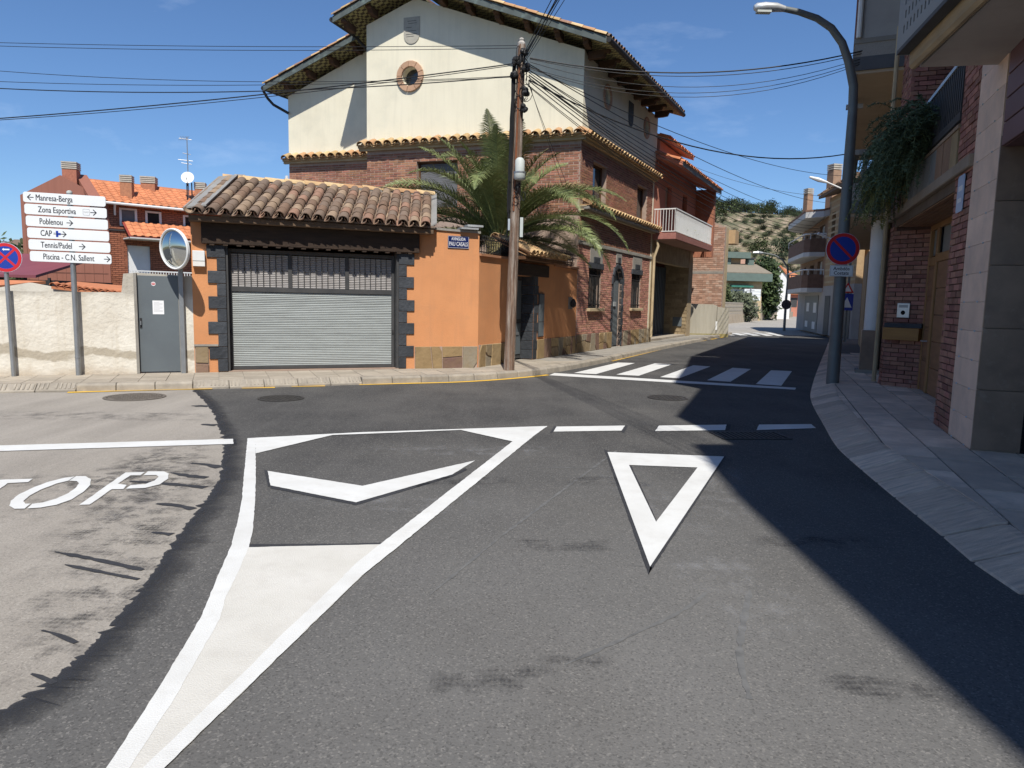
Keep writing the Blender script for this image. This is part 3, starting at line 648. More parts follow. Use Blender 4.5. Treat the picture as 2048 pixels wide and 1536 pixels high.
def tileat(parent, mat, p, e, s, n, inv=False, L=.42, r0=.092, jit=.012, name='roof_tile'):
    p = V3(p) + n * rg.uniform(-jit, jit) * .5 + s * rg.uniform(-jit, jit)
    tw_ = rg.uniform(-.03, .03); s2 = (s + e * tw_).normalized(); e2 = s2.cross(n) if e.cross(s).dot(n) > 0 else -s2.cross(n)
    M = Matrix(((e2.x, s2.x, n.x, p.x), (e2.y, s2.y, n.y, p.y), (e2.z, s2.z, n.z, p.z), (0, 0, 0, 1)))
    return ob(name, tm(mat, inv, L, r0), mat, parent, M=M)
def tileroof(parent, mat, o, e, s, W, L, sp=.225, ex=.32, r0=.092, tl=.42, pans=True, rows=None):
    e = e.normalized(); s = s.normalized(); n_ = e.cross(s).normalized(); n_ = -n_ if n_.z < 0 else n_
    for i in range(int(W / sp + .5)):
        for k in range(int(L / ex + .5) if rows is None else rows):
            lift = .012 * (k % 2)
            tileat(parent, mat, o + e * ((i + .5) * sp) + s * (k * ex) + n_ * (.055), e, s, n_, L=tl, r0=r0)
            if pans: tileat(parent, mat, o + e * (i * sp) + s * (k * ex) + n_ * .085, e, s, n_, True, L=tl, r0=r0)
def plinth(fr, u0, u1, z0, z1, parent, seedv=1, w=.035, holes=()):
    r_ = random.Random(seedv); u = u0; lt = lb = u0; g = .009; hs_ = sorted(holes); cur = u0
    for a_, b_ in list(hs_) + [(u1, u1)]:
        if a_ > cur: bx('plinth_mortar', fr, cur, a_, 0., .012, z0, z1, MORT, parent)
        cur = b_
    while u < u1 - .01:
        wd = r_.uniform(.2, .46); nt_ = min(u + wd + r_.uniform(-.07, .07), u1); nb = min(u + wd + r_.uniform(-.07, .07), u1); u += wd
        if u > u1 - .15: nt_ = nb = u1; u = u1
        if any(a_ < (lt + nt_) / 2 < b_ for a_, b_ in holes): lt, lb = nt_, nb; continue
        if r_.random() < .45:
            zs = z0 + (z1 - z0) * r_.uniform(.35, .65); zs2 = zs + r_.uniform(-.06, .06); ls = lb + (lt - lb) * .5; ns = nb + (nt_ - nb) * .5
            ps = [[(lb + g, z0), (nb - g, z0), (ns - g, zs2 - g), (ls + g, zs - g)], [(ls + g, zs + g), (ns - g, zs2 + g), (nt_ - g, z1), (lt + g, z1)]]
        else: ps = [[(lb + g, z0), (nb - g, z0), (nt_ - g, z1), (lt + g, z1)]]
        for q in ps:
            if r_.random() < .5:     # knock off a corner
                k = r_.randrange(4); a_, b_, c_ = q[k - 1], q[k], q[(k + 1) % 4]; f_ = r_.uniform(.2, .35)
                q = q[:k] + [(b_[0] + (a_[0] - b_[0]) * f_, b_[1] + (a_[1] - b_[1]) * f_), (b_[0] + (c_[0] - b_[0]) * f_, b_[1] + (c_[1] - b_[1]) * f_)] + q[k + 1:]
            ob('plinth_stone', MB().slab(fr, [q], 0., w + r_.uniform(-.008, .01)), STONE, parent, bevel=.008)
        lt, lb = nt_, nb

# ---------------------------------------------------------------- white plaster wall with steel door
wall = thing('plaster_wall', GF.p(-4, 0, 0), 'low stained white plaster wall left of the orange garage', 'wall')
m, n, b = newmat('stained_plaster'); v = coords(n)
cs = mixc(n, ramp(n, noise(n, v, 2.2, 7), .32, .68), (.70, .66, .57), (.58, .53, .44))
sp_ = N(n, 'ShaderNodeSeparateXYZ'); n.links.new(v, sp_.inputs[0]); zz = sp_.outputs[2]
nb_ = noise(n, v, 1.6, 6); ad = N(n, 'ShaderNodeMath', operation='MULTIPLY_ADD', i_1=.5); n.links.new(nb_, ad.inputs[0]); n.links.new(zz, ad.inputs[2])
band = ramp(n, ad.outputs[0], .62, .66); band2 = ramp(n, ad.outputs[0], .83, .80); mu = N(n, 'ShaderNodeMath', operation='MULTIPLY'); n.links.new(band, mu.inputs[0]); n.links.new(band2, mu.inputs[1])
pat = ramp(n, noise(n, v, .9, 4), .40, .46); mu2 = N(n, 'ShaderNodeMath', operation='MULTIPLY'); n.links.new(mu.outputs[0], mu2.inputs[0]); n.links.new(pat, mu2.inputs[1])
cs = mixc(n, mu2.outputs[0], cs, (.40, .35, .27))                              # bare render patches low on the wall
cs = mixc(n, ramp(n, ad.outputs[0], .50, .34, 0, .75), cs, (.42, .34, .25))     # splash dirt at the foot
dr = coords(n, (7, 7, .5)); cs = mixc(n, ramp(n, noise(n, dr, 1.4, 5), .55, .75, 0, .45), cs, (.46, .39, .28))
cs = mixc(n, ramp(n, noise(n, v, 3.1, 9, .7), .56, .8, 0, .55), cs, (.44, .40, .33))
tp = ramp(n, ad.outputs[0], 1.68, 1.80, 0, .7); cs = mixc(n, tp, cs, (.34, .31, .26))
n.links.new(cs, b.inputs[0]); b.inputs['Roughness'].default_value = .95; bp = N(n, 'ShaderNodeBump', i_Strength=.5, i_Distance=.03); n.links.new(noise(n, v, 14, 8), bp.inputs['Height']); n.links.new(bp.outputs[0], b.inputs['Normal']); PLW = m
jagt = [(-.02, 1.87), (-.06, 1.85)]
top = [(-11, 1.5)] + [(-10.6 + i * .35, 1.52 + rg.uniform(-.012, .012)) for i in range(24)]
top = [q for q in top if q[0] < -1.3]
outl = [(-11, .0)] + top + [(-1.12, 1.54), (-1.1, 1.7), (-1.08, 1.86), (-.9, 1.88), (-.9, .0)]
ob('wall_panel', MB().slab(GF, [outl[::-1]], -.28, 0), PLW, wall)
ob('wall_panel', MB().slab(GF, [[(-.20, 0), (-.0, 0), (-.0, 1.86), (-.20, 1.84)]], -.28, 0), PLW, wall)
ob('lintel_strip', MB().slab(GF, [[(-.90, 1.845), (-.2, 1.825), (-.2, 1.86), (-.90, 1.89)]], -.28, -.12), PLW, wall)
gd = thing('steel_door', GF.p(-.55, 0, .1), 'grey painted steel door in the white plaster wall', 'door')
bx('door_leaf', GF, -.885, -.20, -.09, -.055, .15, 1.84, DOORG, gd, bevel=.004)
fm = MB(); fm.box(GF, -.93, -.885, -.12, .004, .13, 1.88); fm.box(GF, -.235, -.195, -.12, -.05, .13, 1.845)
ob('frame', fm, CONC, gd)
bx('lock_plate', GF, -.86, -.825, -.055, -.045, .93, 1.1, DARKM, gd); bx('handle', GF, -.85, -.835, -.045, -.02, .98, 1.05, GALV, gd)
PAPER = mat('paper', (.80, .80, .80), (.74, .74, .74), 4, .7)
nt_ = bx('paper_notice', GF, -.65, -.47, -.054, -.0535, 1.17, 1.41, PAPER, label='white paper notice taped to the grey steel door', cat='notice')
for i in range(9): bx('text_line', GF, -.63, -.63 + (.14 if i % 3 else .09), -.0533, -.0531, 1.375 - i * .02, 1.38 - i * .02, mat('print_grey', (.45, .45, .47)) if i == 0 else bpy.data.materials['print_grey'], nt_)
st_ = thing('sticker', GF.p(-.62, -.05, 1.72), 'small red and white round sticker high on the steel door', 'sticker')
plate('disc', circ(0, 0, .036, 20), .001, WHITEM, st_, face(GF, -.625, -.0545, 1.70)); plate('emblem', [(-.034, 0), (-.015, .02), (.015, .02), (.034, 0), (.015, -.02), (-.015, -.02)], .001, RED, st_, face(GF, -.625, -.0533, 1.70)); plate('stripe', rect(-.02, .02, -.004, .004), .001, WHITEM, st_, face(GF, -.625, -.052, 1.70))

# ---------------------------------------------------------------- direction sign
dp = GF.p(-1.80, .11, .13)
DF = Fr((dp[0], dp[1]), 75)
ds = thing('direction_sign', dp, 'white six-panel direction sign on a grey pole before the plaster wall', 'sign')
ob('pole', MB().tube([DF.p(0, 0, .1), DF.p(0, 0, 3.14)], .042, 16), GALV, ds, True); ob('pole_cap', MB().lathe(DF.p(0, 0, 3.14), [(.044, 0), (.044, .03), (.02, .045)], 16), GREYB, ds); ob('base_band', MB().lathe(DF.p(0, 0, .42), [(.046, 0), (.046, .03)], 16), GALV, ds)
def arrow(parent, M, x, d, s=.047):
    t_ = .011; mb = MB(); z = .0014
    sh = [(-s, -t_ / 2), (s - .012, -t_ / 2), (s - .012, t_ / 2), (-s, t_ / 2)]
    for q in (sh, [(s + .004, 0), (s - .045, .05), (s - .056, .043), (s - .014, 0)], [(s + .004, 0), (s - .014, 0), (s - .056, -.043), (s - .045, -.05)]):
        mb.prism([(x + d * a_, b_, z) for a_, b_ in q], (0, 0, .0006))
    ob('arrow', mb, INK, parent, M=M)
PW, PH = 1.20, .166; XS = 1.20 / 1.36
rows = [('Manresa-Berga', .20, (.12, -1), 0.), ('Zona Esportiva', .22, (1.135, 1), 0.), ('Poblenou', .22, (.72, 1), 0.), ('CAP', .215, (.59, 1), 0.), ('Tennis/Padel', .2, (.885, 1), 0.), ('Piscina - C.N. Sallent', .215, (1.285, 1), 0.)]
for i, (s_, x0, (ax, ad_), _) in enumerate(rows):
    zc = 3.035 - i * .1885; uc = -.055 + .01 * i; M = face(DF, uc, .045, zc, -.012)
    pn = plate('panel', rrect(PW, PH, .035), .014, WHITEM, ds, M, bevel=.003)
    plate('bracket', rect(-.05 - uc, .05 - uc, -.07, .07), .03, GALV, ds, M, z=-.03)
    M2 = M @ Matrix.Translation((-PW / 2, 0, .0142))
    text('lettering', s_, .136, INK, ds, M2 @ Matrix.Translation((x0 * XS, -.043, 0)), 0., sx=.745 * XS)
    arrow(ds, M2, ax * XS, ad_)
    if i == 1:
        q = MB(); o1, o2 = rrect(.11, .11, .008, 2), rrect(.102, .102, .006, 2)
        for k in range(len(o1)): q.quad((*o1[k], .001), (*o1[(k + 1) % len(o1)], .001), (*o2[(k + 1) % len(o1)], .001), (*o2[k], .001))
        for k in range(5):
            c_ = circ((k - 2) * .016, .006 if k % 2 == 0 else -.004, .0105, 12); c2_ = circ((k - 2) * .016, .006 if k % 2 == 0 else -.004, .0085, 12)
            for j in range(12): q.quad((*c_[j], .001), (*c_[(j + 1) % 12], .001), (*c2_[(j + 1) % 12], .001), (*c2_[j], .001))
        ob('sports_emblem', q, mat('emblem_grey', (.2, .2, .21)), ds, M=M2 @ Matrix.Translation((1.015 * XS, 0, 0)) @ Matrix.Diagonal((.9, .9, 1, 1)))
    if i == 3:
        q = MB()
        for r_ in (rect(-.017, .017, -.05, .05), rect(-.017, .052, -.017, .017)): q.prism([(x, y, .001 + .0002 * (r_[0][0] == r_[3][0])) for x, y in r_], (0, 0, .0006))
        ob('cross_emblem', q, BLUE, ds, M=M2 @ Matrix.Translation((.49 * XS, 0, 0)))
        q = MB()
        for r_ in (rect(-.052, -.02, .006, .016), rect(-.052, -.02, -.012, -.004)): q.prism([(x, y, .001) for x, y in r_], (0, 0, .0006))
        ob('cross_stripes', q, bpy.data.materials['emblem_grey'], ds, M=M2 @ Matrix.Translation((.49 * XS, 0, 0)))

# ---------------------------------------------------------------- round traffic signs
def ring(r0_, r1_, n_=40):
    mb = MB(); a_, b_ = circ(0, 0, r0_, n_), circ(0, 0, r1_, n_)
    for k in range(n_): mb.quad((*a_[k], 0), (*a_[(k + 1) % n_], 0), (*b_[(k + 1) % n_], 0), (*b_[k], 0))
    return mb
def roundsign(parent, M, r, bars, arrow_=False):
    plate('disc', circ(0, 0, r, 40), .012, WHITEM, parent, M @ Matrix.Translation((0, 0, -.012)))
    plate('blue_field', circ(0, 0, r * .985, 40), .0006, BLUE, parent, M @ Matrix.Translation((0, 0, .0004)))
    T = Matrix.Translation
    ob('red_rim', ring(r * .975, r * .77), RED, parent, M=M @ T((0, 0, .0022)))
    for a_ in bars: plate('red_bar', rect(-r * .8, r * .8, -r * .075, r * .075), .0008, RED, parent, M @ Matrix.Rotation(a_, 4, 'Z') @ T((0, 0, .0012 + .0005 * (a_ > 0))))
    if arrow_: plate('white_arrow', [(-.055, 0), (-.03, .022), (-.03, .01), (.05, .01), (.05, -.012), (-.03, -.012), (-.03, -.024)], .0008, WHITEM, parent, M @ T((.015, r * .55, .0014)))
np_ = GF.p(-2.73, .08, .13); NF = Fr((np_[0], np_[1]), 75)
ns = thing('no_stopping_sign', np_, 'round blue and red no-stopping sign on a thin grey pole at the left edge', 'sign')
ob('pole', MB().tube([NF.p(0, 0, .1), NF.p(-.02, 0, 2.32)], .034, 14), GALV, ns, True)
roundsign(ns, face(NF, .0, .045, 2.06), .235, (math.pi / 4, -math.pi / 4), True)
plate('bracket', rect(-.05, .05, -.06, .06), .03, GALV, ns, face(NF, 0, 0, 2.06))

# ---------------------------------------------------------------- traffic mirror
mp_ = (-5.874, 12.629, 0.130)
tmr = thing('traffic_mirror', mp_, 'round convex traffic mirror with white rim on a post by the steel door', 'mirror')
MF = Fr((mp_[0], mp_[1]), 67.5)
ob('post', MB().box(MF, -.04, .04, -.03, .03, .1, 2.35), GALV, tmr, bevel=.008)
mc = Vector((-5.797, 12.250, 2.291)); ax = Vector((math.sin(math.radians(206)), math.cos(math.radians(206)), -.1)).normalized()
R_ = .325
MIRR, n, b = newmat('mirror_face'); b.inputs['Base Color'].default_value = (.55, .58, .58, 1); b.inputs['Metallic'].default_value = 1; b.inputs['Roughness'].default_value = .06
ob('mirror_face', MB().lathe(mc, [(R_ * math.sin(t_ * .115), .065 * math.cos(t_ * .115 * 1.3)) for t_ in range(13, 0, -1)] + [(.001, .066)], 40, ax), MIRR, tmr, True)
ob('rim', MB().lathe(mc, [(R_ + .004, -.05), (R_ + .022, -.03), (R_ + .022, .012), (R_ + .008, .022), (R_ - .012, .012), (R_ - .012, -.05)], 40, ax), WHITE, tmr, True)
ob('back_shell', MB().lathe(mc, [(.05, -.14), (.2, -.115), (R_, -.045)], 32, ax), GREYB, tmr, True)
pb = MF.p(0, 0, mc.z); ob('bracket', MB().tube([pb, mc - ax * .12], .022, 8), GALV, tmr); ob('clamp', MB().box(MF, -.055, .055, -.045, .045, mc.z - .06, mc.z + .06), GALV, tmr)

# ---------------------------------------------------------------- orange garage
ga = thing('garage', GF.p(2.6, 0, 0), 'orange rendered garage with roller gate and old clay tile roof', 'garage')
ob('wall', MB().slab(GF, [[(0, 0), (.555, 0), (.555, 2.45), (3.735, 2.45), (3.735, 0), (5.41, 0), (5.41, 2.90), (4.3, 2.93), (4.3, 2.99), (0, 2.92)]], -.30, 0), ORANGE, ga)
ob('wall_coping', MB().slab(GF, [[(4.31, 2.915), (5.43, 2.885), (5.43, 2.93), (4.31, 2.96)]], -.33, .03), CONC, ga)
ob('side_wall', MB().box(GF, 0, .2, -4.5, -.301, 0, 2.8), ORANGE, ga)
ob('rear_wall', MB().box(GF, .2, 4.3, -4.5, -4.3, 0, 2.85), ORANGE, ga); ob('ceiling', MB().box(GF, .0, 4.5, -4.5, -.31, 2.80, 2.9), CONC, ga)
ob('inner_wall', MB().box(GF, 4.3, 4.5, -4.5, -.301, 0, 2.85), ORANGE, ga)
# reveals and gate, set back
GW = -.22
for q in (.555, 3.69): bx('jamb', GF, q, q + .045, -.299, -.012, .14, 2.42, ANTHR, ga)
gate = thing('roller_gate', GF.p(2.1, GW, .13), 'grey slatted roller gate with barred upper window in the orange garage', 'gate')
fm = MB()
for q in ((.605, .66, .15, 2.38), (3.63, 3.685, .15, 2.38), (.66, 3.63, 2.31, 2.38), (.66, 3.63, 1.60, 1.69), (.66, 3.63, .15, .205)): fm.box(GF, q[0], q[1], GW - .03, GW + .03, q[2], q[3])
ob('frame', fm, ANTHR, gate, bevel=.004)
for q in (1.655, 2.72): bx('mullion', GF, q, q + .07, GW - .02, GW + .035, 1.69, 2.31, ANTHR, gate)
SLm = MB().add([(x, y, z) for x in (.66, 3.63) for y, z in ((-.012, -.0165), (.0, -.0165), (.012, -.004), (.012, .007), (.0, .0165), (-.012, .0165))], [(0, 1, 2, 3, 4, 5), (6, 11, 10, 9, 8, 7)] + [(i, i + 6, (i + 1) % 6 + 6, (i + 1) % 6) for i in range(6)]).mesh('slat', SLAT)
rt = Matrix(((GF.u.x, GF.n.x, 0, 0), (GF.u.y, GF.n.y, 0, 0), (0, 0, 1, 0), (0, 0, 0, 1)))
for i in range(41):
    p_ = GF.p(0, GW, .222 + i * .034); M = Matrix.Translation(p_) @ rt; ob('slat', SLm, SLAT, gate, M=M)
SL2 = SLm.copy(); SL2.materials.clear(); SL2.materials.append(SLAT2)
for i in range(18):
    p_ = GF.p(0, GW - .012, 1.70 + i * .034); ob('slat', SL2, SLAT2, gate, M=Matrix.Translation(p_) @ rt)
for k, (a_, b_) in enumerate(((.66, 1.655), (1.725, 2.72), (2.79, 3.63))):
    cnt = 9 if k < 2 else 8
    for i in range(1, cnt): ob('bar', MB().tube([GF.p(a_ + (b_ - a_) * i / cnt, GW + .02, 1.68), GF.p(a_ + (b_ - a_) * i / cnt, GW + .02, 2.33)], .008, 6).lathe(GF.p(a_ + (b_ - a_) * i / cnt, GW + .02, 1.99), [(.013, 0), (.013, .03)], 6), ANTHR, gate)
for q in (.63, 3.655): bx('lock', GF, q - .012, q + .012, GW + .03, GW + .05, .83, .9, DARKM, gate)
bx('threshold', GF, .55, 3.74, -.55, .0, .10, .145, mat('pinkish_threshold', (.34, .25, .19), (.27, .19, .15), 4, .9), ga)
# quoins of slate
def quoins(fr, u_in, d, z0, z1, parent, long=.31, short=.16, h=.228, off=0):
    z = z0; k = off
    while z < z1 - .05:
        l_ = long if k % 2 else short; l_ += rg.uniform(-.015, .01); a_, b_ = sorted((u_in, u_in + d * l_))
        q = MB(); q.box(fr, a_, b_, -.01, .022 + rg.uniform(0, .008), z + .004, min(z + h, z1) - .004); ob('quoin', q, SLATE, parent, bevel=.006); z += h; k += 1
quoins(GF, .558, -1, .14, 2.42, ga); quoins(GF, 3.732, 1, .14, 2.42, ga)
plinth(GF, .01, .24, .12, .60, ga, 4); plinth(GF, 4.06, 5.40, .12, .575, ga, 11)
bx('plinth_cap', GF, 0, .40, .0, .04, .605, .64, CONC, ga)
# timber lintel and eaves
ob('lintel_beam', MB().box(GF, .17, 4.13, -.02, .09, 2.43, 2.80), WOODB, ga, bevel=.01)
for i in range(17): ob('lintel_notch', MB().box(GF, .3 + i * .225, .38 + i * .225, .0, .093, 2.405, 2.43), WOODB, ga)
ob('eaves_board', MB().box(GF, -.02, 4.36, -.05, .28, 2.80, 2.90), mat('eaves_wood', (.16, .105, .065), (.10, .065, .042), 3, .85, .4, 25, stretch=(1, 1, 7)), ga, bevel=.008)
RO = Vector((-.235, 2.10, .86)); rs = RO.normalized(); ro = GF.p(.0, .36, 2.905); RO2 = GF.p(0, .30, 2.91) * 0 + RO
ob('roof_deck', MB().prism([GF.p(-.05, .30, 2.91), GF.p(4.38, .30, 2.91), GF.p(4.38, .30, 2.91) + RO, GF.p(-.05, .30, 2.91) + RO], (0, 0, .035)), TILE, ga)
tileroof(ga, TILE, ro + GF.u * .0, GF.u, rs, 4.28, 2.27, .2255, .318, .098)
# flat flashing on the verges, ridge tiles
for a_, b_ in ((-.10, .27), (4.30, 4.42)):
    zf = 3.06 if b_ < 1 else 3.0; ob('verge_flashing', MB().prism([GF.p(a_, .28, zf - .07), GF.p(b_, .28, zf), GF.p(b_, .28, zf) + RO, GF.p(a_, .28, zf - .07) + RO], (0, 0, .03)), mat('lead_grey', (.27, .265, .25), (.21, .205, .195), 2, .7) if a_ < 0 else bpy.data.materials['lead_grey'], ga)
ra = GF.p(-.05, .30, 2.91) + RO; rl = (ra - GF.o).dot(GF.u); rw_ = (ra - GF.o).dot(GF.n)
ob('ridge_bed', MB().box(GF, rl, rl + 4.43, rw_ - .2, rw_, 3.6, 3.87), CONC, ga)
for i in range(11):
    p_ = GF.p(rl + .02 + i * .4, rw_ - .1, 3.85); tileat(ga, TILEY, p_, GF.n * -1, GF.u, Vector((0, 0, 1)), L=.42, r0=.12, name='ridge_tile')
# back slope so that the roof is closed
ob('roof_back', MB().prism([GF.p(rl, rw_ - .1, 3.81), GF.p(rl + 4.4, rw_ - .1, 3.81), GF.p(rl + 4.4, -4.5, 2.9), GF.p(rl, -4.5, 2.9)], (0, 0, .04)), TILE, ga)
ob('meter_box', MB().box(GF, .02, .22, .0, .10, 2.12, 2.30), WHITEM, None, bevel=.006, label='white plastic meter box on the garage corner above the slate quoins', cat='meter box')
bpy.data.objects['meter_box'].location = (0, 0, 0)
ob('lower_lid', MB().box(GF, .022, .218, .0, .094, 2.03, 2.115), WHITE, bpy.data.objects['meter_box'])
# street name plate
sn = thing('street_name_plate', GF.p(4.92, .02, 2.67), 'blue enamel street name plate on the orange wall right of the garage', 'sign')
M = face(GF, 4.955, .012, 2.69); plate('plate', rrect(.45, .245, .012, 2), .008, NAVY, sn, M, bevel=.002)
SILV = mat('enamel_white', (.72, .72, .73), (.62, .62, .64), 9, .4)
text('lettering', 'AVINGUDA', .085, SILV, sn, M @ Matrix.Translation((0, .035, .0085)), .0012, 'CENTER', .68); text('lettering', 'PAU CASALS', .115, SILV, sn, M @ Matrix.Translation((0, -.075, .0085)), .001, 'CENTER', .62)
q = MB(); o1, o2 = rrect(.44, .235, .01, 2), rrect(.43, .225, .008, 2)
for k in range(len(o1)): q.quad((*o1[k], 0), (*o1[(k + 1) % len(o1)], 0), (*o2[(k + 1) % len(o1)], 0), (*o2[k], 0))
ob('border', q, SILV, sn, M=M @ Matrix.Translation((0, 0, .0086)))
fl = thing('floodlight', GF.p(5.2, -.1, 2.93), 'silver wall-top floodlights beside the blue street name plate', 'floodlight')
bx('lamp_head', GF, 4.98, 5.35, -.15, .12, 2.95, 2.985, ALU, fl); bx('lamp_head', GF, 5.16, 5.5, -.25, -.02, 3.02, 3.06, ALU, fl); ob('bracket', MB().tube([GF.p(5.2, -.1, 2.9), GF.p(5.25, -.12, 3.03)], .015, 6), GALV, fl)

# ---------------------------------------------------------------- corner wall with gate
cw = thing('corner_wall', RF.p(2.7, 0, 0), 'orange rendered garden wall receding right from the garage corner', 'wall')
gh = rect(1.42, 2.72, -.1, 2.1)
ob('wall', MB().slab(RF, [[(0.002, 0), (1.55, 0), (1.55, 2.12), (2.70, 2.12), (2.70, 0), (5.47, 0), (5.47, 2.40), (4.1, 2.42), (3.85, 2.42), (3.85, 2.46), (.002, 2.44)]], -.28, 0), ORANGE, cw)
ob('wall_coping', MB().box(RF, .0, 1.72, -.31, .05, 2.44, 2.49), mat('terracotta_coping', (.42, .2, .1), (.33, .16, .09), 5, .9), cw); ob('wall_coping', MB().box(RF, 3.86, 5.48, -.31, .05, 2.42, 2.47), bpy.data.materials['terracotta_coping'], cw)
plinth(RF, .03, 1.46, .12, .60, cw, 21); plinth(RF, 2.90, 5.46, .12, .60, cw, 5)
bx('gate_lintel', RF, 1.5, 3.42, -.05, .07, 2.12, 2.40, WOODB, cw, bevel=.008)
for z_ in range(9):
    for (a_, b_, w0, w1) in ((2.695, 2.88 + (.05 if z_ % 2 else 0), .0, .022), (1.38 - (.05 if z_ % 2 else 0), 1.555, .0, .022)): bx('slate_jamb', RF, a_, b_, w0, w1, .135 + z_ * .222, .35 + z_ * .222, SLATE, cw, bevel=.005)
    bx('slate_jamb', RF, 2.66, 2.698, -.34, -.0, .135 + z_ * .222, .35 + z_ * .222, SLATE, cw, bevel=.005)
gt = thing('garden_gate', RF.p(2.1, -.3, .13), 'dark steel garden gate recessed in the orange corner wall behind the pole', 'gate')
bx('leaf', RF, 1.56, 2.66, -.36, -.31, .15, 2.12, ANTHR, gt)
for a_ in (1.62, 2.15):
    for z0_, z1_ in ((.25, 1.0), (1.1, 2.02)): bx('panel', RF, a_, a_ + .46, -.31, -.295, z0_, z1_, DOORG, gt, bevel=.006)
bx('letter_flap', RF, 2.3, 2.5, -.31, -.28, .72, .78, GALV, gt)
bx('letter_plate', RF, 2.95, 3.24, .0, .035, .66, 1.72, ANTHR, None, label='tall dark grey metal letterbox panel on the orange corner wall', cat='letterbox'); o_ = bpy.data.objects['letter_plate']
bx('lower_flap', RF, 2.955, 3.235, .035, .042, .68, 1.02, DOORG, o_); bx('upper_flap', RF, 2.955, 3.235, .035, .042, 1.04, 1.70, DOORG, o_)
ml = thing('wall_lantern', RF.p(5.0, .02, 1.5), 'small black iron ornament lantern on the orange wall near the brick', 'lantern')
bx('back_plate', RF, 4.88, 5.12, .0, .03, 1.34, 1.66, mat('tile_plaque', (.28, .25, .22)), ml); ob('lantern_body', MB().lathe(RF.p(5.0, .1, 1.38), [(.03, 0), (.07, .04), (.08, .12), (.05, .2), (.02, .24)], 8), DARKM, ml)
# little tiled roof over the gate
cn = thing('gate_canopy', RF.p(2.7, 0, 2.45), 'small clay tile canopy over the garden gate under the palm', 'canopy')
bx('canopy_board', RF, 1.5, 3.85, -.3, .34, 2.46, 2.53, WOODM, cn)
cs_ = Vector((-RF.n.x, -RF.n.y, .42)).normalized()
ob('canopy_deck', MB().prism([RF.p(1.48, .36, 2.54), RF.p(3.87, .36, 2.54), RF.p(3.87, -.45, 2.88), RF.p(1.48, -.45, 2.88)], (0, 0, .03)), TILEY, cn)
tileroof(cn, TILEY, RF.p(1.52, .44, 2.545), RF.u, cs_, 2.3, .9, .21, .3, .09)
for i in range(6): tileat(cn, TILEY, RF.p(1.5 + i * .4, -.45, 2.97), RF.n * -1, RF.u, Vector((0, 0, 1)), r0=.11, name='ridge_tile')
def railing(fr, u0, u1, w, z0, z1, label, sp=.105):
    t = thing('iron_railing', fr.p((u0 + u1) / 2, w, z0), label, 'railing')
    for z_ in (z0 + .04, z1 - .06): ob('rail', MB().box(fr, u0, u1, w - .012, w + .012, z_, z_ + .02), DARKM, t)
    for i in range(int((u1 - u0) / sp)):
        u = u0 + (i + .5) * sp; ob('baluster', MB().tube([fr.p(u, w, z0), fr.p(u, w, z1 - .1), fr.p(u, w + .03, z1 - .02), fr.p(u, w + .07, z1 + .02), fr.p(u, w + .09, z1 - .02)], .008, 5).lathe(fr.p(u, w, (z0 + z1) / 2 - .03), [(.017, 0), (.017, .05)], 5), DARKM, t)
railing(RF, .12, 1.68, -.1, 2.49, 2.86, 'black iron railing on the corner wall left of the tile canopy'); railing(RF, 3.9, 5.4, -.1, 2.47, 2.86, 'black iron railing on the corner wall right of the tile canopy')

# ---------------------------------------------------------------- the big house
ho = thing('corner_house', KC, 'large cream and brick corner house with deep bracketed eaves', 'house')
# openings: R facade (side street)
W1, W2 = (6.38, 7.42, 1.36, 2.50), (10.42, 11.46, 1.36, 2.50)
U1, U2 = (6.45, 7.62, 4.40, 5.48), (10.68, 11.85, 4.40, 5.48)
DR = (8.50, 9.44, .10, 2.62)
arch = [(8.50, .1), (9.44, .1), (9.44, 2.1)] + [(8.97 + .47 * math.cos(t), 2.1 + .52 * math.sin(t)) for t in [math.pi * i / 12 for i in range(1, 12)]] + [(8.50, 2.1)]
TB0, TB1 = 5.80, 6.02    # cornice band
sideR = [[(5.5, 0), (12.62, 0), (12.62, TB1), (5.5, TB1)]] + [rect(*q) for q in (W1, W2, U1, U2)] + [arch]
sideR[0] = [(5.5, 0), (8.50, 0), (8.50, 2.1)] + arch[4:-1][::-1][::1][:0] + [(8.50 + 0, 2.1)] + [(8.97 - .47 * math.cos(math.pi * i / 12), 2.1 + .52 * math.sin(math.pi * i / 12)) for i in range(1, 12)] + [(9.44, 2.1), (9.44, 0), (12.62, 0), (12.62, TB1), (5.5, TB1)]
del sideR[0][3]
ob('side_wall', MB().slab(RF, sideR[:5], -.24, -.012), MORT, ho)
frontholes = [(-4.93, -3.63, 4.15, 5.50), (-2.94, -1.64, 4.15, 5.50)]
ob('front_wall', MB().slab(FF, [rect(-6.58, 0, 0, TB1)] + [rect(*q) for q in frontholes], -.24, -.012), MORT, ho)
F2 = FF.sh(-1.3)
ob('front_wall', MB().slab(F2, [rect(-10.3, -6.4, 0, TB1 + .02)], -.24, -.012), MORT, ho)
ob('bay_return', MB().box(FF, -6.58, -6.40, -1.31, -.25, 0, 9.3), CREAM, ho)
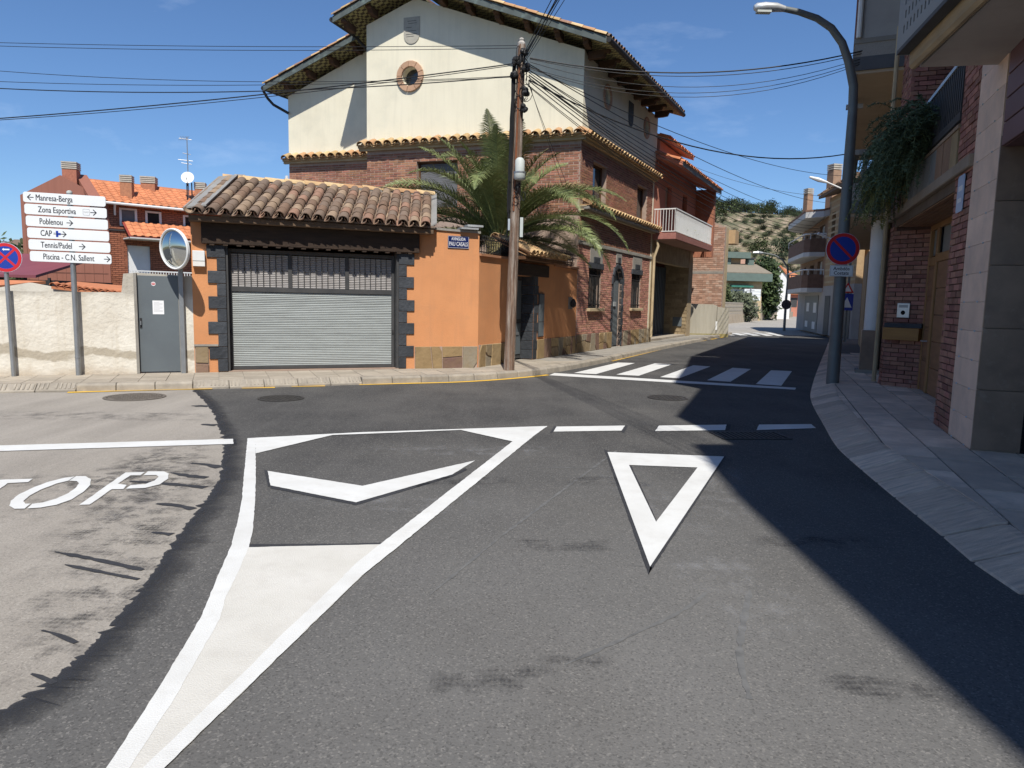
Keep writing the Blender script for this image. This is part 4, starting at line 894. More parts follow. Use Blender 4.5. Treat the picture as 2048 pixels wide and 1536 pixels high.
# bricks
hs = [W1, W2, U1, U2, DR, (6.42, 7.46, 2.5, 3.12), (10.46, 11.5, 2.5, 3.12), (8.72, 9.28, 2.3, 3.12), (5.4, 13, 4.03, 4.30), (5.4, 13, 3.12, 3.22), (8.44, 8.5, 0, 2.2), (9.44, 9.5, 0, 2.2)]
bl = bricks(RF, 5.5, 12.62, .63, TB0, hs, .255, .067, .017, w1=-.006)
bl += bricks(FF, -6.58, -.0, 3.9, TB0, frontholes, .255, .067, .017, w1=-.006) + bricks(F2, -10.3, -6.6, 4.2, TB0 + .02, (), .255, .067, .017, w1=-.006)
low = [q for q in bl if q[0] is RF and q[6] < 3.2]; lay(ho, low, BR1L, 150); lay(ho, [q for q in bl if q not in low], BR1, 150)
# reveals of the windows
def opening(fr, q, depth, parent, kind, sill=True, mr=None):
    u0, u1, z0, z1 = q; mr = mr or BR1; fm = MB()
    for a_ in ((u0 - .003, u0, z0, z1), (u1, u1 + .003, z0, z1)): fm.box(fr, a_[0], a_[1], -depth, -.001, a_[2], a_[3])
    w_ = thing('window', fr.p((u0 + u1) / 2, 0, z0), '', 'x') if False else None
    f = ob('window', MB().slab(fr, [rect(u0, u1, z0, z1), rect(u0 + .05, u1 - .05, z0 + .05, z1 - .05)], -depth, -depth + .05), WOODM if kind != 'dark' else ANTHR, parent)
    if kind == 'blind':
        k = 0; z = z0 + .05
        while z < z1 - .06: ob('blind_slat', MB().box(fr, u0 + .05, u1 - .05, -depth, -depth + .014, z, min(z + .044, z1 - .05)), SHUT, f); z += .048
    else:
        ob('pane', MB().box(fr, u0 + .05, u1 - .05, -depth + .01, -depth + .02, z0 + .05, z1 - .05), GLASS, f)
    ob('room_back', MB().box(fr, u0 - .02, u1 + .02, -depth - .04, -depth - .01, z0 - .02, z1 + .02), BLACK, f)
    return f
for q in frontholes: opening(FF, q, .2, ho, 'blind')
for q in (U1, U2): opening(RF, q, .22, ho, 'glass')
for q in (W1, W2):
    f = opening(RF, q, .22, ho, 'dark'); u0_, u1_, z0_, z1_ = q
    gr = ob('window_grille', MB().box(RF, u0_ - .0, u1_, -.06, -.03, z0_ + .1, z0_ + .13), DARKM, ho); bx('cross_rail', RF, u0_, u1_, -.06, -.03, z1_ - .2, z1_ - .17, DARKM, gr)
    for i in range(9): ob('bar', MB().tube([RF.p(u0_ + .06 + i * .115, -.045, z0_), RF.p(u0_ + .06 + i * .115, -.045, z1_)], .011, 6), DARKM, gr)
    bx('sill', RF, u0_ - .1, u1_ + .12, -.2, .10, z0_ - .09, z0_, TANW, ho, bevel=.008)
    bx('slate_lintel', RF, u0_ - .06, u1_ + .1, -.1, .04, z1_, z1_ + .17, SLATE, ho, bevel=.008); bx('slate_keystone', RF, u0_ + .3, u1_ - .25, -.012, .045, z1_ + .17, z1_ + .34, SLATE, ho, bevel=.008)
    bx('render_panel', RF, u0_ + .04, u1_ + .04, -.012, .012, z1_ + .17, 3.12, CONC, ho)
bx('render_panel', RF, 8.74, 9.26, -.012, .012, 2.78, 3.12, CONC, ho)
bx('string_course', RF, 5.5, 12.66, -.012, .035, 3.12, 3.215, CONC, ho, bevel=.006)
for q in (U1, U2): bx('brick_sill', RF, q[0], q[1] + .05, -.2, .03, q[2] - .07, q[2], BR1, ho)
# arched door
dl = ob('door', MB().slab(RF, [arch], -.16, -.12), ANTHR, ho)
for i in range(6): ob('door_board', MB().box(RF, 8.56 + i * .138, 8.685 + i * .138, -.12, -.108, .16, 2.18 + .3 * math.sin(math.pi * (i + .5) / 6)), DOORG, dl)
bx('handle', RF, 8.9, 9.1, -.108, -.07, 1.42, 1.56, ALU, dl)
k = 0
for sd in (8.50, 9.44):
    for i in range(9):
        l_ = .11 if i % 2 else .06; a_, b_ = (sd - l_, sd) if sd < 9 else (sd, sd + l_); bx('door_surround', RF, a_, b_, -.1, .03, .14 + i * .222, .355 + i * .222, SLATE, ho, bevel=.006)
for i in range(7):
    t0, t1 = math.pi * i / 7 + .02, math.pi * (i + 1) / 7 - .02; q = [(8.97 + .47 * math.cos(t0), 2.1 + .52 * math.sin(t0)), (8.97 + .6 * math.cos(t0), 2.1 + .66 * math.sin(t0)), (8.97 + .6 * math.cos(t1), 2.1 + .66 * math.sin(t1)), (8.97 + .47 * math.cos(t1), 2.1 + .52 * math.sin(t1))]
    ob('door_surround', MB().slab(RF, [q], -.1, .035), SLATE, ho, bevel=.005)
bx('slate_keystone', RF, 8.88, 9.06, -.01, .05, 2.77, 2.95, SLATE, ho)
plinth(RF, 5.52, 12.62, .12, .62, ho, 33, .04, [(8.35, 9.6)])
plinth(RF, 8.36, 8.48, .12, .62, ho, 2, .04); plinth(RF, 9.5, 9.62, .12, .62, ho, 3, .04)
# cream storey
def cream(fr, loops): ob('upper_wall', MB().slab(fr, loops, -.3, 0.), CREAM, ho)
OC = (-5.14, 7.90)
cream(FF, [[(-6.58, TB1), (0, TB1), (0, 8.18), (-5.0, 10.02), (-6.58, 9.45)], circ(*OC, .27, 28)])
cream(F2, [[(-10.3, TB1), (-6.5, TB1), (-6.5, 9.55), (-10.3, 8.05)]])
cream(RF, [rect(5.53, 12.5, TB1, 8.1), circ(7.4, 7.45, .24, 20), circ(11.4, 7.45, .24, 20)])
ob('rear_block', MB().prism([FF.p(-6.2, -1.7, 0), FF.p(-.3, -.6, 0), RF.p(12.4, -.5, 0), RF.p(12.4, -9.5, 0), F2.p(-10.2, -.4, 0)], (0, 0, 7.9)), CREAM, ho)
ob('cream_end_wall', MB().slab(Fr((RF.p(12.5, 0, 0).x, RF.p(12.5, 0, 0).y), 116.7 + 180, -1), [[(0, 0), (6.5, 0), (6.5, 9.9), (4.8, 10.0), (0, 8.1)]], -.02, -.25), CREAM, ho)
OST = mat('oculus_stone', (.50, .31, .2), (.40, .25, .16), 5, .85, .3, 30, rnd=.12)
def oculus(fr, c, r0_, r1_, k, parent, d=.05):
    f = ob('oculus', MB().slab(fr, [circ(*c, r0_ + .02, 28), circ(*c, r0_ - .01, 28)], -.29, -.0), CREAM, parent)
    for i in range(k):
        t0, t1 = 2 * math.pi * i / k + .015 + .3, 2 * math.pi * (i + 1) / k - .015 + .3; q = []
        for rr, ts in ((r0_, (t0, (t0 + t1) / 2, t1)), (r1_, (t1, (t0 + t1) / 2, t0))): q += [(c[0] + rr * math.cos(t), c[1] + rr * math.sin(t)) for t in ts]
        ob('ring_stone', MB().slab(fr, [q], 0, d), OST, f, bevel=.006)
    ob('pane', MB().slab(fr, [circ(*c, r0_, 24)], -.24, -.23), GLASS, f)
oculus(FF, OC, .27, .43, 9, ho, .06); oculus(RF, (7.4, 7.45), .24, .36, 8, ho, .03); oculus(RF, (11.4, 7.45), .24, .36, 8, ho, .03)
def shield(fr, u, z0, z1, w_, parent, matr):
    h = z1 - z0; pts = [(u - w_, z1), (u - w_, z0 + h * .42)] + [(u - w_ * math.cos(t), z0 + h * .42 - h * .42 * math.sin(t) ** .8) for t in [math.pi / 2 * i / 6 for i in range(1, 6)]] + [(u, z0)] + [(u + w_ * math.cos(t), z0 + h * .42 - h * .42 * math.sin(t) ** .8) for t in [math.pi / 2 * i / 6 for i in range(5, 0, -1)]] + [(u + w_, z0 + h * .42), (u + w_, z1)]
    s_ = ob('stone_shield', MB().slab(fr, [pts], 0, .02), matr, parent); r_ = random.Random(9); z = z0 + .2
    if parent is ho and fr is FF:
        while z < z1 - .08:
            for _ in range(2):
                a_ = r_.uniform(-.8, .2) * w_; l_ = r_.uniform(.4, 1.0) * w_; b_ = min(a_ + l_, w_ * .85); bx('carved_line', fr, u + a_, u + b_, .02, .0235, z, z + .009, SLATE, s_)
            z += r_.uniform(.06, .11)
    return s_
shield(FF, -5.10, 8.79, 9.52, .255, ho, mat('shield_stone', (.42, .395, .33), (.35, .33, .28), 9, .9)); shield(RF, 9.62, 7.1, 7.85, .24, ho, SLATE)
# tile cornices
def cornice(fr, u0, u1, z, parent, w=.17, sp=.30, matr=TILEY, soff=True):
    bx('cornice_moulding', fr, u0, u1, 0, w * .55, z - .16, z - .09, TANW, parent); bx('cornice_moulding', fr, u0, u1, 0, w * .9, z - .09, z - .035, TANW, parent)
    s_ = Vector((-fr.n.x, -fr.n.y, .5)).normalized(); n_ = fr.u.cross(s_); n_ = -n_ if n_.z < 0 else n_
    i = 0; u = u0 + sp / 2
    while u < u1:
        tileat(parent, matr, fr.p(u, w + .1, z - .02), fr.u, s_, n_, L=.33, r0=.125 * sp / .3, jit=.006, name='cornice_tile')
        tileat(parent, matr, fr.p(u + sp / 2, w + .1, z + .01), fr.u, s_, n_, True, L=.33, r0=.125 * sp / .3, jit=.006, name='cornice_tile'); u += sp
    ob('cornice_bed', MB().prism([fr.p(u0, w + .07, z - .035), fr.p(u1, w + .07, z - .035), fr.p(u1, .0, z - .035), fr.p(u1, 0., z + .14), fr.p(u0, 0, z + .14), fr.p(u0, 0, z - .035)][:2] + [fr.p(u1, .0, z - .035), fr.p(u0, 0., z - .035)], (0, 0, .03)), matr, parent)
cornice(FF, -6.80, .12, 6.02, ho); cornice(F2, -10.45, -6.6, 6.04, ho); cornice(RF, 5.4, 12.72, 6.02, ho, sp=.26)
# lower eave on the side street
bx('lower_eave_board', RF, 5.5, 12.62, 0, .27, 4.05, 4.12, CONC, ho); cornice(RF, 5.5, 12.66, 4.18, ho, .22, .26)
# roof
SLP = .372
RIDGE = FF.p(-5.05, .64, 10.28)
rd = RF.u
ROOFU = mat('soffit_paint', (.34, .32, .15), (.30, .28, .13), 3, .9)
m, n, b = newmat('checker_soffit'); tcn = N(n, 'ShaderNodeTexCoord').outputs['Object']
mpn = N(n, 'ShaderNodeMapping'); mpn.inputs['Rotation'].default_value = (0, 0, math.radians(19)); n.links.new(tcn, mpn.inputs[0]); ck = N(n, 'ShaderNodeTexChecker', i_Scale=8.5); n.links.new(mpn.outputs[0], ck.inputs[0]); ck.inputs[1].default_value = (.36, .34, .16, 1); ck.inputs[2].default_value = (.075, .06, .04, 1); n.links.new(ck.outputs[0], b.inputs[0]); b.inputs['Roughness'].default_value = .9; CHK = m
def slope(p0, p1, p2, p3, name='roof_slope'):
    up = Vector((0, 0, 1)); ob('soffit', MB().prism([p - up * .02 for p in (p0, p1, p2, p3)], (0, 0, .02)), CHK, ho); ob(name, MB().prism([p + up * .001 for p in (p0, p1, p2, p3)], (0, 0, .07)), TILE, ho)
er = FF.p(.72, .64, 10.28 - SLP * 5.77)
slope(RIDGE, RIDGE + rd * 9.6, er + rd * 8.0, er)
el = FF.p(-7.3, .64, 10.28 - SLP * 2.25); el2 = FF.p(-7.3, -.66, 10.28 - SLP * 2.25); rl2 = RIDGE - FF.n * 1.3
slope(RIDGE, el, el2, rl2)
ll = FF.p(-10.75, -.66, 10.28 - SLP * 5.7)
slope(rl2, ll, ll + rd * 8, rl2 + rd * 8.2)
# fascia boards along the rakes and gutters
FASC = mat('grey_green_fascia', (.10, .12, .115), (.065, .078, .075), 4, .7, stain=((.22, .30, .27), 3, .52, .7, .7))
def board(a_, b_, name='rake_fascia', h=.17, t=.03, dz=-.08, matr=FASC):
    o = MB(); d = FF.n * t; o.prism([a_ + Vector((0, 0, dz)), b_ + Vector((0, 0, dz)), b_ + Vector((0, 0, dz + h)), a_ + Vector((0, 0, dz + h))], d); return ob(name, o, matr, ho)
board(RIDGE, er); board(RIDGE, el); board(rl2 + (ll - rl2) * .38, ll)
def gutter(a_, b_, out):
    ob('gutter', MB().tube([a_ + out * .06 + Vector((0, 0, .02)), b_ + out * .06 + Vector((0, 0, .02))], .07, 8), DARKM, ho, True)
gutter(er, er + rd * 8.0, RF.n); gutter(el, el2, FF.u * -1); gutter(ll, ll + rd * 6, FF.u * -1)
ob('downpipe', MB().tube([ll + Vector((-.05, .1, -.05)), ll + Vector((.05, .2, -.25)), ll + Vector((.2, .3, -.42)), F2.p(-10.25, .05, 7.5)], .045, 8), DARKM, ho, True)
ob('downpipe', MB().tube([el2 + Vector((-.05, 0, -.02)), FF.p(-7.0, -.7, 9.05), FF.p(-6.66, -1.1, 8.75), FF.p(-6.66, -1.22, 8.4)], .045, 8), DARKM, ho, True)
# carved brackets under the eaves
BRK = mat('bracket_wood', (.105, .06, .036), (.06, .034, .022), 4, .8, .3, 30)
def bracket(base, out, L=.52, w=.15, h=.2):
    side = Vector((0, 0, 1)).cross(out).normalized(); pr = [(0, 0), (L, 0), (L, -.05), (L * .93, -.09), (L * .8, -.07), (L * .72, -h * .9), (L * .45, -h), (0, -h)]
    pts = [base + out * x + Vector((0, 0, z)) - side * w / 2 for x, z in pr]; o = ob('eave_bracket', MB().prism(pts, side * w), BRK, ho, bevel=.01)
for u in (-6.25, -5.0 + .0, -4.05, -3.2, -2.35, -1.5, -.65): bracket(FF.p(u, 0, 10.28 - SLP * abs(u + 5.05) - .03), FF.n)
bracket(FF.p(.12, -.0, 8.36), FF.n); bracket(FF.p(-7.0, 0, 9.45), FF.n, .6)
for u in (-10.1, -9.25, -8.4, -7.55): bracket(F2.p(u, 0, 10.28 - SLP * abs(u + 5.05) - .03), FF.n)
for i in range(9): bracket(RF.p(5.8 + i * .82, 0, 8.20), RF.n, .62)
# eave tiles
sr = (RIDGE - er); sr = (sr - rd * sr.dot(rd)).normalized(); nr = rd.cross(sr); nr = -nr if nr.z < 0 else nr
for i in range(38):
    for k in range(2): tileat(ho, TILE, er + rd * (.1 + i * .212) - sr * .08 + sr * k * .3 + Vector((0, 0, .13)), rd, sr, nr, name='eave_tile')
for a_, b_, nrm in ((RIDGE, er, 1), (RIDGE, el, -1), (rl2 + (ll - rl2) * .36, ll, -1)):
    d = (a_ - b_); L_ = d.length; d.normalize(); side = FF.n; nn = d.cross(side); nn = -nn if nn.z < 0 else nn
    for i in range(int(L_ / .33)): tileat(ho, TILEY if rg.random() < .5 else TILE, b_ + d * (i * .33) + Vector((0, 0, .12)) - side * .02, side, d, nn, r0=.1, name='verge_tile')
# chimney seen behind the left roof
bx('chimney', F2, -8.35, -7.55, -2.6, -1.9, 8.3, 10.05, CREAM, ho)
for i in range(4): bx('chimney_brick_course', F2, -8.39 - .03 * i, -7.51 + .03 * i, -2.64 - .03 * i, -1.86 + .03 * i, 10.05 + i * .07, 10.11 + i * .07, BR3 if i < 3 else TILE, ho)
sn_ = MB().tube([F2.p(-10.36, .05, 4.9), F2.p(-10.36, .05, 5.5)], .05, 8); ob('vent_pipe', sn_, WHITE, ho)

# ---------------------------------------------------------------- palm
pc_ = Vector((-.38, 17.75, 3.02))
pal = thing('palm_tree', (pc_.x, pc_.y, .1), 'large date palm with arching fronds behind the orange corner wall', 'palm')
ob('trunk', MB().tube([(pc_.x, pc_.y, 0), (pc_.x + .03, pc_.y, 1.5), (pc_.x, pc_.y, 3.0)], [.3, .27, .32], 14), mat('palm_trunk', (.14, .095, .06), (.07, .05, .035), 8, .95, .9, 18), pal, True)
LEAF = mat('palm_leaf', (.205, .235, .09), (.13, .16, .06), 3, .45, rnd=.28, hue=.012, spec=.45)
LEAFD = mat('palm_leaf_dry', (.25, .21, .10), (.17, .14, .065), 3, .7, rnd=.2)
def frond(az, el0, L, droop, matr, seed, w=.56):
    r_ = random.Random(seed); p = pc_.copy() + Vector((math.sin(az), math.cos(az), 0)) * .12; out = Vector((math.sin(az), math.cos(az), 0)); k = 28; el_ = el0; pts = [p.copy()]; dirs = []; twist = r_.uniform(-.5, .5)
    for i in range(k):
        d = out * math.cos(el_) + Vector((0, 0, math.sin(el_))); dirs.append(d); p = p + d * (L / k); pts.append(p.copy()); el_ -= droop / k * (.45 + 1.1 * i / k)
    mb = MB(); mb.tube(pts, [.024 * (1 - .85 * i / k) for i in range(k + 1)], 5)
    side0 = Vector((math.cos(az), -math.sin(az), 0))
    per = 6
    for i in range(2, k):
        for q in range(per):
            t = (i + q / per) / k; a_ = pts[i].lerp(pts[i + 1], q / per); d = dirs[i]; side = (side0 * math.cos(twist * t) + d.cross(side0) * math.sin(twist * t)).normalized(); nrm = side.cross(d)
            ll_ = w * (math.sin(math.pi * min(1, .12 + t * .88)) ** .55) * r_.uniform(.82, 1.1) * (1.0 if t < .85 else 1 - (t - .85) * 3.5)
            for sg in (-1, 1):
                dl_ = (side * sg * .78 + d * .62 + nrm * (.42 + r_.uniform(-.2, .2)) + Vector((0, 0, -.25 * t))).normalized(); tip = a_ + dl_ * ll_ + Vector((0, 0, -.2 * ll_)); mid = a_ + dl_ * ll_ * .5; wv = d * .0075
                b0 = len(mb.v); mb.add([a_ - wv, a_ + wv, mid + wv * 1.1 + nrm * .006, mid - wv * 1.1 + nrm * .006, tip], [(0, 1, 2, 3), (3, 2, 4)])
    return ob('frond', mb, matr, pal)
fd = random.Random(12)
cfg = []
for i in range(11): cfg.append((i * .571 + fd.uniform(-.2, .2), fd.uniform(1.15, 1.45), fd.uniform(2.4, 3.0), fd.uniform(.5, 1.1)))
for i in range(17): cfg.append((i * .3696 + fd.uniform(-.12, .12), fd.uniform(.8, 1.15), fd.uniform(3.0, 3.7), fd.uniform(1.4, 2.3)))
for i in range(17): cfg.append((i * .3696 + fd.uniform(-.12, .12), fd.uniform(.35, .75), fd.uniform(2.9, 3.6), fd.uniform(1.2, 1.9)))
for i in range(9): cfg.append((i * .698 + fd.uniform(-.15, .15), fd.uniform(.0, .35), fd.uniform(2.3, 3.0), fd.uniform(.7, 1.3)))
cfg = [c_ for c_ in cfg if not (c_[1] < .78 and 2.5 < c_[0] % 6.283 < 4.1)]
for az_, e_, l_, dr_ in ((3.5, 1.42, 3.0, .35), (2.7, 1.3, 2.7, .8), (4.4, 1.2, 2.9, 1.0), (4.75, .75, 3.3, 1.0), (1.75, .9, 3.4, 1.6)): cfg.append((az_, e_, l_, dr_))
for i in range(7): cfg.append((fd.uniform(0, 6.28), fd.uniform(-.4, -.1), fd.uniform(.8, 1.2), .4))
for i, c_ in enumerate(cfg):
    frond(*c_, LEAFD if (i >= len(cfg) - 7 or i % 11 == 4) else LEAF, 100 + i)

# ---------------------------------------------------------------- salmon house beyond the big house
ph = thing('salmon_house', RF.p(16, 0, 0), 'salmon house with white railed balcony beyond the brick corner house', 'house')
STW = mat('rubble_pier', (.40, .31, .19), (.28, .21, .13), 4, .95, .7, 10)
bx('stone_pier', RF, 12.66, 12.98, -.2, .02, .1, 4.05, STW, ph)
ob('drainpipe', MB().tube([RF.p(12.72, .09, .3), RF.p(12.72, .09, 3.2), RF.p(12.78, .2, 3.6), RF.p(12.74, .12, 4.0)], .05, 8), TANW, ph, True)
ob('upper_wall', MB().slab(RF, [rect(12.64, 19.3, 4.0, 6.6), rect(14.2, 15.1, 4.1, 6.0), rect(16.9, 17.7, 4.9, 6.0)], -.25, 0), PINK, ph)
f = ob('balcony_door', MB().box(RF, 14.2, 15.1, -.2, -.16, 4.1, 6.0), mat('shutter_beige', (.45, .33, .24)), ph); ob('window', MB().box(RF, 16.9, 17.7, -.2, -.16, 4.9, 6.0), GLASS, ph)
ob('rear_block', MB().box(RF, 12.7, 21.5, -8, -1.2, 0, 6.6), PINK, ph)
bx('garage_lintel', RF, 12.98, 19.3, -.3, -.02, 3.1, 3.82, STW, ph)
gdo = bx('garage_door', RF, 13.0, 18.6, -1.05, -1.0, .2, 3.1, DOORG, ph)
for i in range(22): bx('door_rib', RF, 13.05 + i * .25, 13.07 + i * .25, -1.0, -.975, .2, 3.1, ANTHR, gdo)
bx('garage_apron', RF, 12.98, 18.6, -1.0, -.02, .1, .2, PAVE, ph)
ob('end_pier', MB().box(RF, 18.62, 19.35, -1.1, .0, .1, 3.8), STW, ph)
LB = bricks(Fr((RF.p(18.6, 0, 0).x, RF.p(18.6, 0, 0).y), 116.7, 1), -1.05, .0, .15, 3.1, (), .34, .16, .02)
lay(ph, LB, mat('rusticated_stone', (.36, .28, .17), (.27, .2, .12), 5, .95, .6, 16, rnd=.22), 300, 'stone_block', .012)
bx('meter_hatch', Fr((RF.p(18.6, 0, 0).x, RF.p(18.6, 0, 0).y), 116.7, 1), -.6, -.2, .0, .03, .55, .95, DOORG, ph)
# balcony
bx('balcony_slab', RF, 12.7, 19.0, 0, .82, 3.82, 4.02, mat('balcony_soffit', (.36, .2, .15), (.3, .17, .13), 3, .9), ph)
bx('balcony_edge', RF, 12.68, 19.02, .82, .86, 3.84, 4.06, BR2, ph); bx('balcony_edge', RF, 12.66, 12.70, .0, .86, 3.84, 4.06, BR2, ph)
rl_ = ob('balcony_railing', MB().box(RF, 12.7, 19.0, .80, .84, 4.88, 4.92).box(RF, 12.7, 12.74, .02, .84, 4.88, 4.92).box(RF, 12.7, 19.0, .81, .83, 4.10, 4.13).box(RF, 12.7, 12.73, .02, .83, 4.10, 4.13), WHITE, ph, kind='stuff')
for i in range(8): bx('baluster', RF, 12.705, 12.73, .04 + i * .105, .055 + i * .105, 4.1, 4.9, WHITE, rl_)
for i in range(48): bx('baluster', RF, 12.75 + i * .13, 12.765 + i * .13, .812, .828, 4.1, 4.9, WHITE, rl_)
m, n, b = newmat('reed_screen'); b.inputs['Base Color'].default_value = (.42, .46, .48, 1); b.inputs['Roughness'].default_value = .4; b.inputs['Alpha'].default_value = .8
q = MB(); pts_ = [(12.85 + i * .12, .77 + .018 * math.sin(i * 1.9)) for i in range(51)]
for (a_, w_), (c_, d_) in zip(pts_, pts_[1:]): q.quad(RF.p(a_, w_, 4.14), RF.p(c_, d_, 4.14), RF.p(c_, d_, 4.86), RF.p(a_, w_, 4.86))
ob('balcony_screen', q, m, ph)
for i, u in enumerate((14.6, 15.8, 16.4, 17.6, 18.3)):
    t = thing('flower_pot', RF.p(u, .6, 4.02), 'potted plant on the salmon house balcony behind the screen', 'potted plant', 'plants on the salmon balcony'); ob('pot', MB().lathe(RF.p(u, .6, 4.02), [(.07, 0), (.1, .16)], 10), TILEO, t)
    q = MB(); r_ = random.Random(i)
    for _ in range(60):
        c_ = RF.p(u, .6, 4.2) + Vector((r_.uniform(-.15, .15), r_.uniform(-.15, .15), r_.uniform(0, .3))); d = Vector((r_.uniform(-1, 1), r_.uniform(-1, 1), r_.uniform(-.5, 1))).normalized() * .06; e_ = d.orthogonal() * .4; q.quad(c_, c_ + d + e_, c_ + d * 2, c_ + d - e_)
    ob('foliage', q, LEAF, t)
# eaves and roof
bx('end_fin', RF, 19.3, 19.62, -.8, .80, 3.6, 6.52, BR3, ph); bx('eave_infill', RF, 12.7, 19.3, -.25, -.02, 6.5, 6.78, PINK, ph)
EV = [RF.p(12.66, .98, 6.38), RF.p(19.75, .98, 6.38), RF.p(19.75, -3.2, 7.75), RF.p(12.66, -3.2, 7.75)]
ob('roof_slope', MB().prism(EV, (0, 0, .12)), PINK, ph)
for a_ in range(32): tileat(ph, TILEO, RF.p(12.75 + a_ * .222, 1.05, 6.50), RF.u, Vector((-RF.n.x, -RF.n.y, .33)).normalized(), Vector((RF.n.x * .31, RF.n.y * .31, .95)).normalized(), name='eave_tile')
bx('eave_fascia', RF, 12.66, 19.75, .98, 1.0, 6.34, 6.52, ANTHR, ph)
for a_ in range(5): tileat(ph, TILEO, RF.p(12.66, .9 - a_ * .4, 6.56 + a_ * .132), RF.u * -1, Vector((-RF.n.x, -RF.n.y, .33)).normalized(), Vector((RF.n.x * .31, RF.n.y * .31, .95)).normalized(), name='verge_tile', r0=.11)
bx('upper_storey', RF, 12.95, 16.9, -3, .05, 6.5, 7.36, PINK, ph); ob('upper_roof', MB().prism([RF.p(12.9, .35, 7.35), RF.p(17, .35, 7.35), RF.p(17, -3, 8.6), RF.p(12.9, -3, 8.6)], (0, 0, .1)), TILEO, ph)
for a_ in range(18): tileat(ph, TILEO, RF.p(13 + a_ * .222, .4, 7.43), RF.u, Vector((-RF.n.x, -RF.n.y, .37)).normalized(), Vector((RF.n.x * .35, RF.n.y * .35, .94)).normalized(), name='eave_tile')

# ---------------------------------------------------------------- bare brick house end and concrete garden wall
BRW = mat('worn_pale_brick', (.46, .285, .205), (.37, .215, .15), 6, .95, .4, 40, rnd=.25, stain=((.58, .47, .38), 1.6, .52, .66, .75))
bh = thing('bare_brick_house', RF.p(21.5, 0, 0), 'narrow bare orange brick gable end past the salmon balcony', 'house')
BF = Fr((RF.p(22.2, -.62, 0).x, RF.p(22.2, -.62, 0).y), 116.7, 1)
ob('gable_wall', MB().slab(BF, [[(-1, 0), (1.42, 0), (1.42, 5.2), (-1, 6.3)]], -.3, -.012), MORT, bh)
lay(bh, bricks(BF, -1, 1.42, .2, 5.7, [(-1, 2, 3.0, 3.12)], .3, .1, .016, top=lambda p, q, a_, c_: c_ < 5.2 + (1.42 - q) * .45), BRW, 120)
bx('concrete_band', BF, -1, 1.42, -.012, .005, 3.0, 3.12, CONC, bh)
ob('side_block', MB().box(RF, 22.55, 23.2, -8, .80, 0, 5.2), TANW, bh); bx('street_balcony', RF, 23.2, 24.2, .4, 1.1, 4.5, 5.15, BR4, bh)
gw = thing('concrete_garden_wall', (10.318, 37.765, 0.000), 'low stepped grey concrete wall standing past the salmon house', 'wall')
c0, c1 = Vector((8.44, 33.3)), Vector((10.15, 33.62)); CF = Fr((c0.x, c0.y), math.degrees(math.atan2(c1.x - c0.x, c1.y - c0.y)))
MOSS = mat('streaked_concrete', (.40, .37, .30), (.31, .285, .23), 2, .95, .3, 30, stretch=(3, 3, .4), stain=((.24, .22, .15), 1.5, .5, .75, .6))
ob('wall_panel', MB().slab(CF, [[(-.4, 0), (1.12, 0), (1.12, 1.48), (.9, 1.54), (-.4, 1.56)]], -.2, 0), MOSS, gw); ob('wall_panel', MB().slab(CF, [[(1.14, 0), (1.74, 0), (1.74, 1.36), (1.14, 1.44)]], -.2, 0), MOSS, gw)
bx('moss_strip', CF, -.4, 1.74, 0, .01, .02, .17, mat('dry_moss', (.22, .19, .07), (.3, .25, .12), 6, .95), gw); bx('white_tag', CF, 1.08, 1.17, .0, .01, .35, .75, WHITE, gw)

# ---------------------------------------------------------------- wooden utility pole and cables
pb_ = Vector((-0.067, 14.423, 0.130)); pt_ = Vector((0.046, 14.450, 6.465))
up_ = thing('utility_pole', pb_, 'weathered wooden utility pole crowded with black cables on the corner pavement', 'utility pole')
PP = lambda t: pb_.lerp(pt_, t)
q = MB(); pts_ = [PP(i / 16) + Vector((rg.uniform(-.006, .006), rg.uniform(-.006, .006), 0)) for i in range(17)]; pts_[0].z = .08
ob('pole_shaft', MB().tube(pts_, [.112 - .034 * i / 16 for i in range(17)], 14), POLEW, up_, True)
ob('steel_strip', MB().tube([PP(.5) + Vector((-.03, -.085, 0)), PP(.93) + Vector((-.02, -.075, 0))], .02, 6), mat('rusty_strip', (.25, .09, .04), (.16, .06, .03), 6, .9), up_)
px_, py_ = Vector((1, 0, 0)), Vector((0, 1, 0))
bb = PP(.625) + Vector((.06, -.17, 0))
ob('splice_box', MB().lathe(bb - Vector((0, 0, .2)), [(.09, 0), (.115, .03), (.115, .12), (.095, .14), (.095, .36), (.07, .40), (.04, .42)], 10), GREYB, up_, True)
ob('box_band', MB().lathe(bb + Vector((0, 0, -.08)), [(.12, 0), (.12, .03)], 10), GALV, up_)
r_ = random.Random(5)
for i in range(16):          # cables strapped down the left side
    a_ = -.5 - r_.uniform(0, .9); off = Vector((math.cos(math.pi + a_ * .4) * r_.uniform(.09, .15), -r_.uniform(.0, .09), 0)); t0, t1 = r_.uniform(.42, .6), r_.uniform(.85, .97)
    ob('strapped_cable', MB().tube([PP(t0 + (t1 - t0) * k / 8) + off * 1.1 + Vector((r_.uniform(-.012, .012), r_.uniform(-.012, .012), 0)) for k in range(9)], .014, 5), CABLE, up_)
for i in range(22):          # loops and drooping ends near the top and under the box
    t0 = r_.uniform(.80, .97) if i < 15 else r_.uniform(.52, .58); c_ = PP(t0) + Vector((r_.uniform(-.05, .16), -r_.uniform(.08, .16), 0)); R0 = r_.uniform(.06, .2) if i < 15 else r_.uniform(.04, .09); tl = r_.uniform(0, 3); pts_ = []
    for k in range(13):
        th = 2 * math.pi * k / 12 * r_.uniform(.95, 1.0); pts_.append(c_ + Vector((math.cos(tl) * math.cos(th) * R0 * .8, math.sin(tl) * math.cos(th) * R0 * .5, math.sin(th) * R0)))
    ob('cable_loop', MB().tube(pts_, .007, 5, False), CABLE, up_)
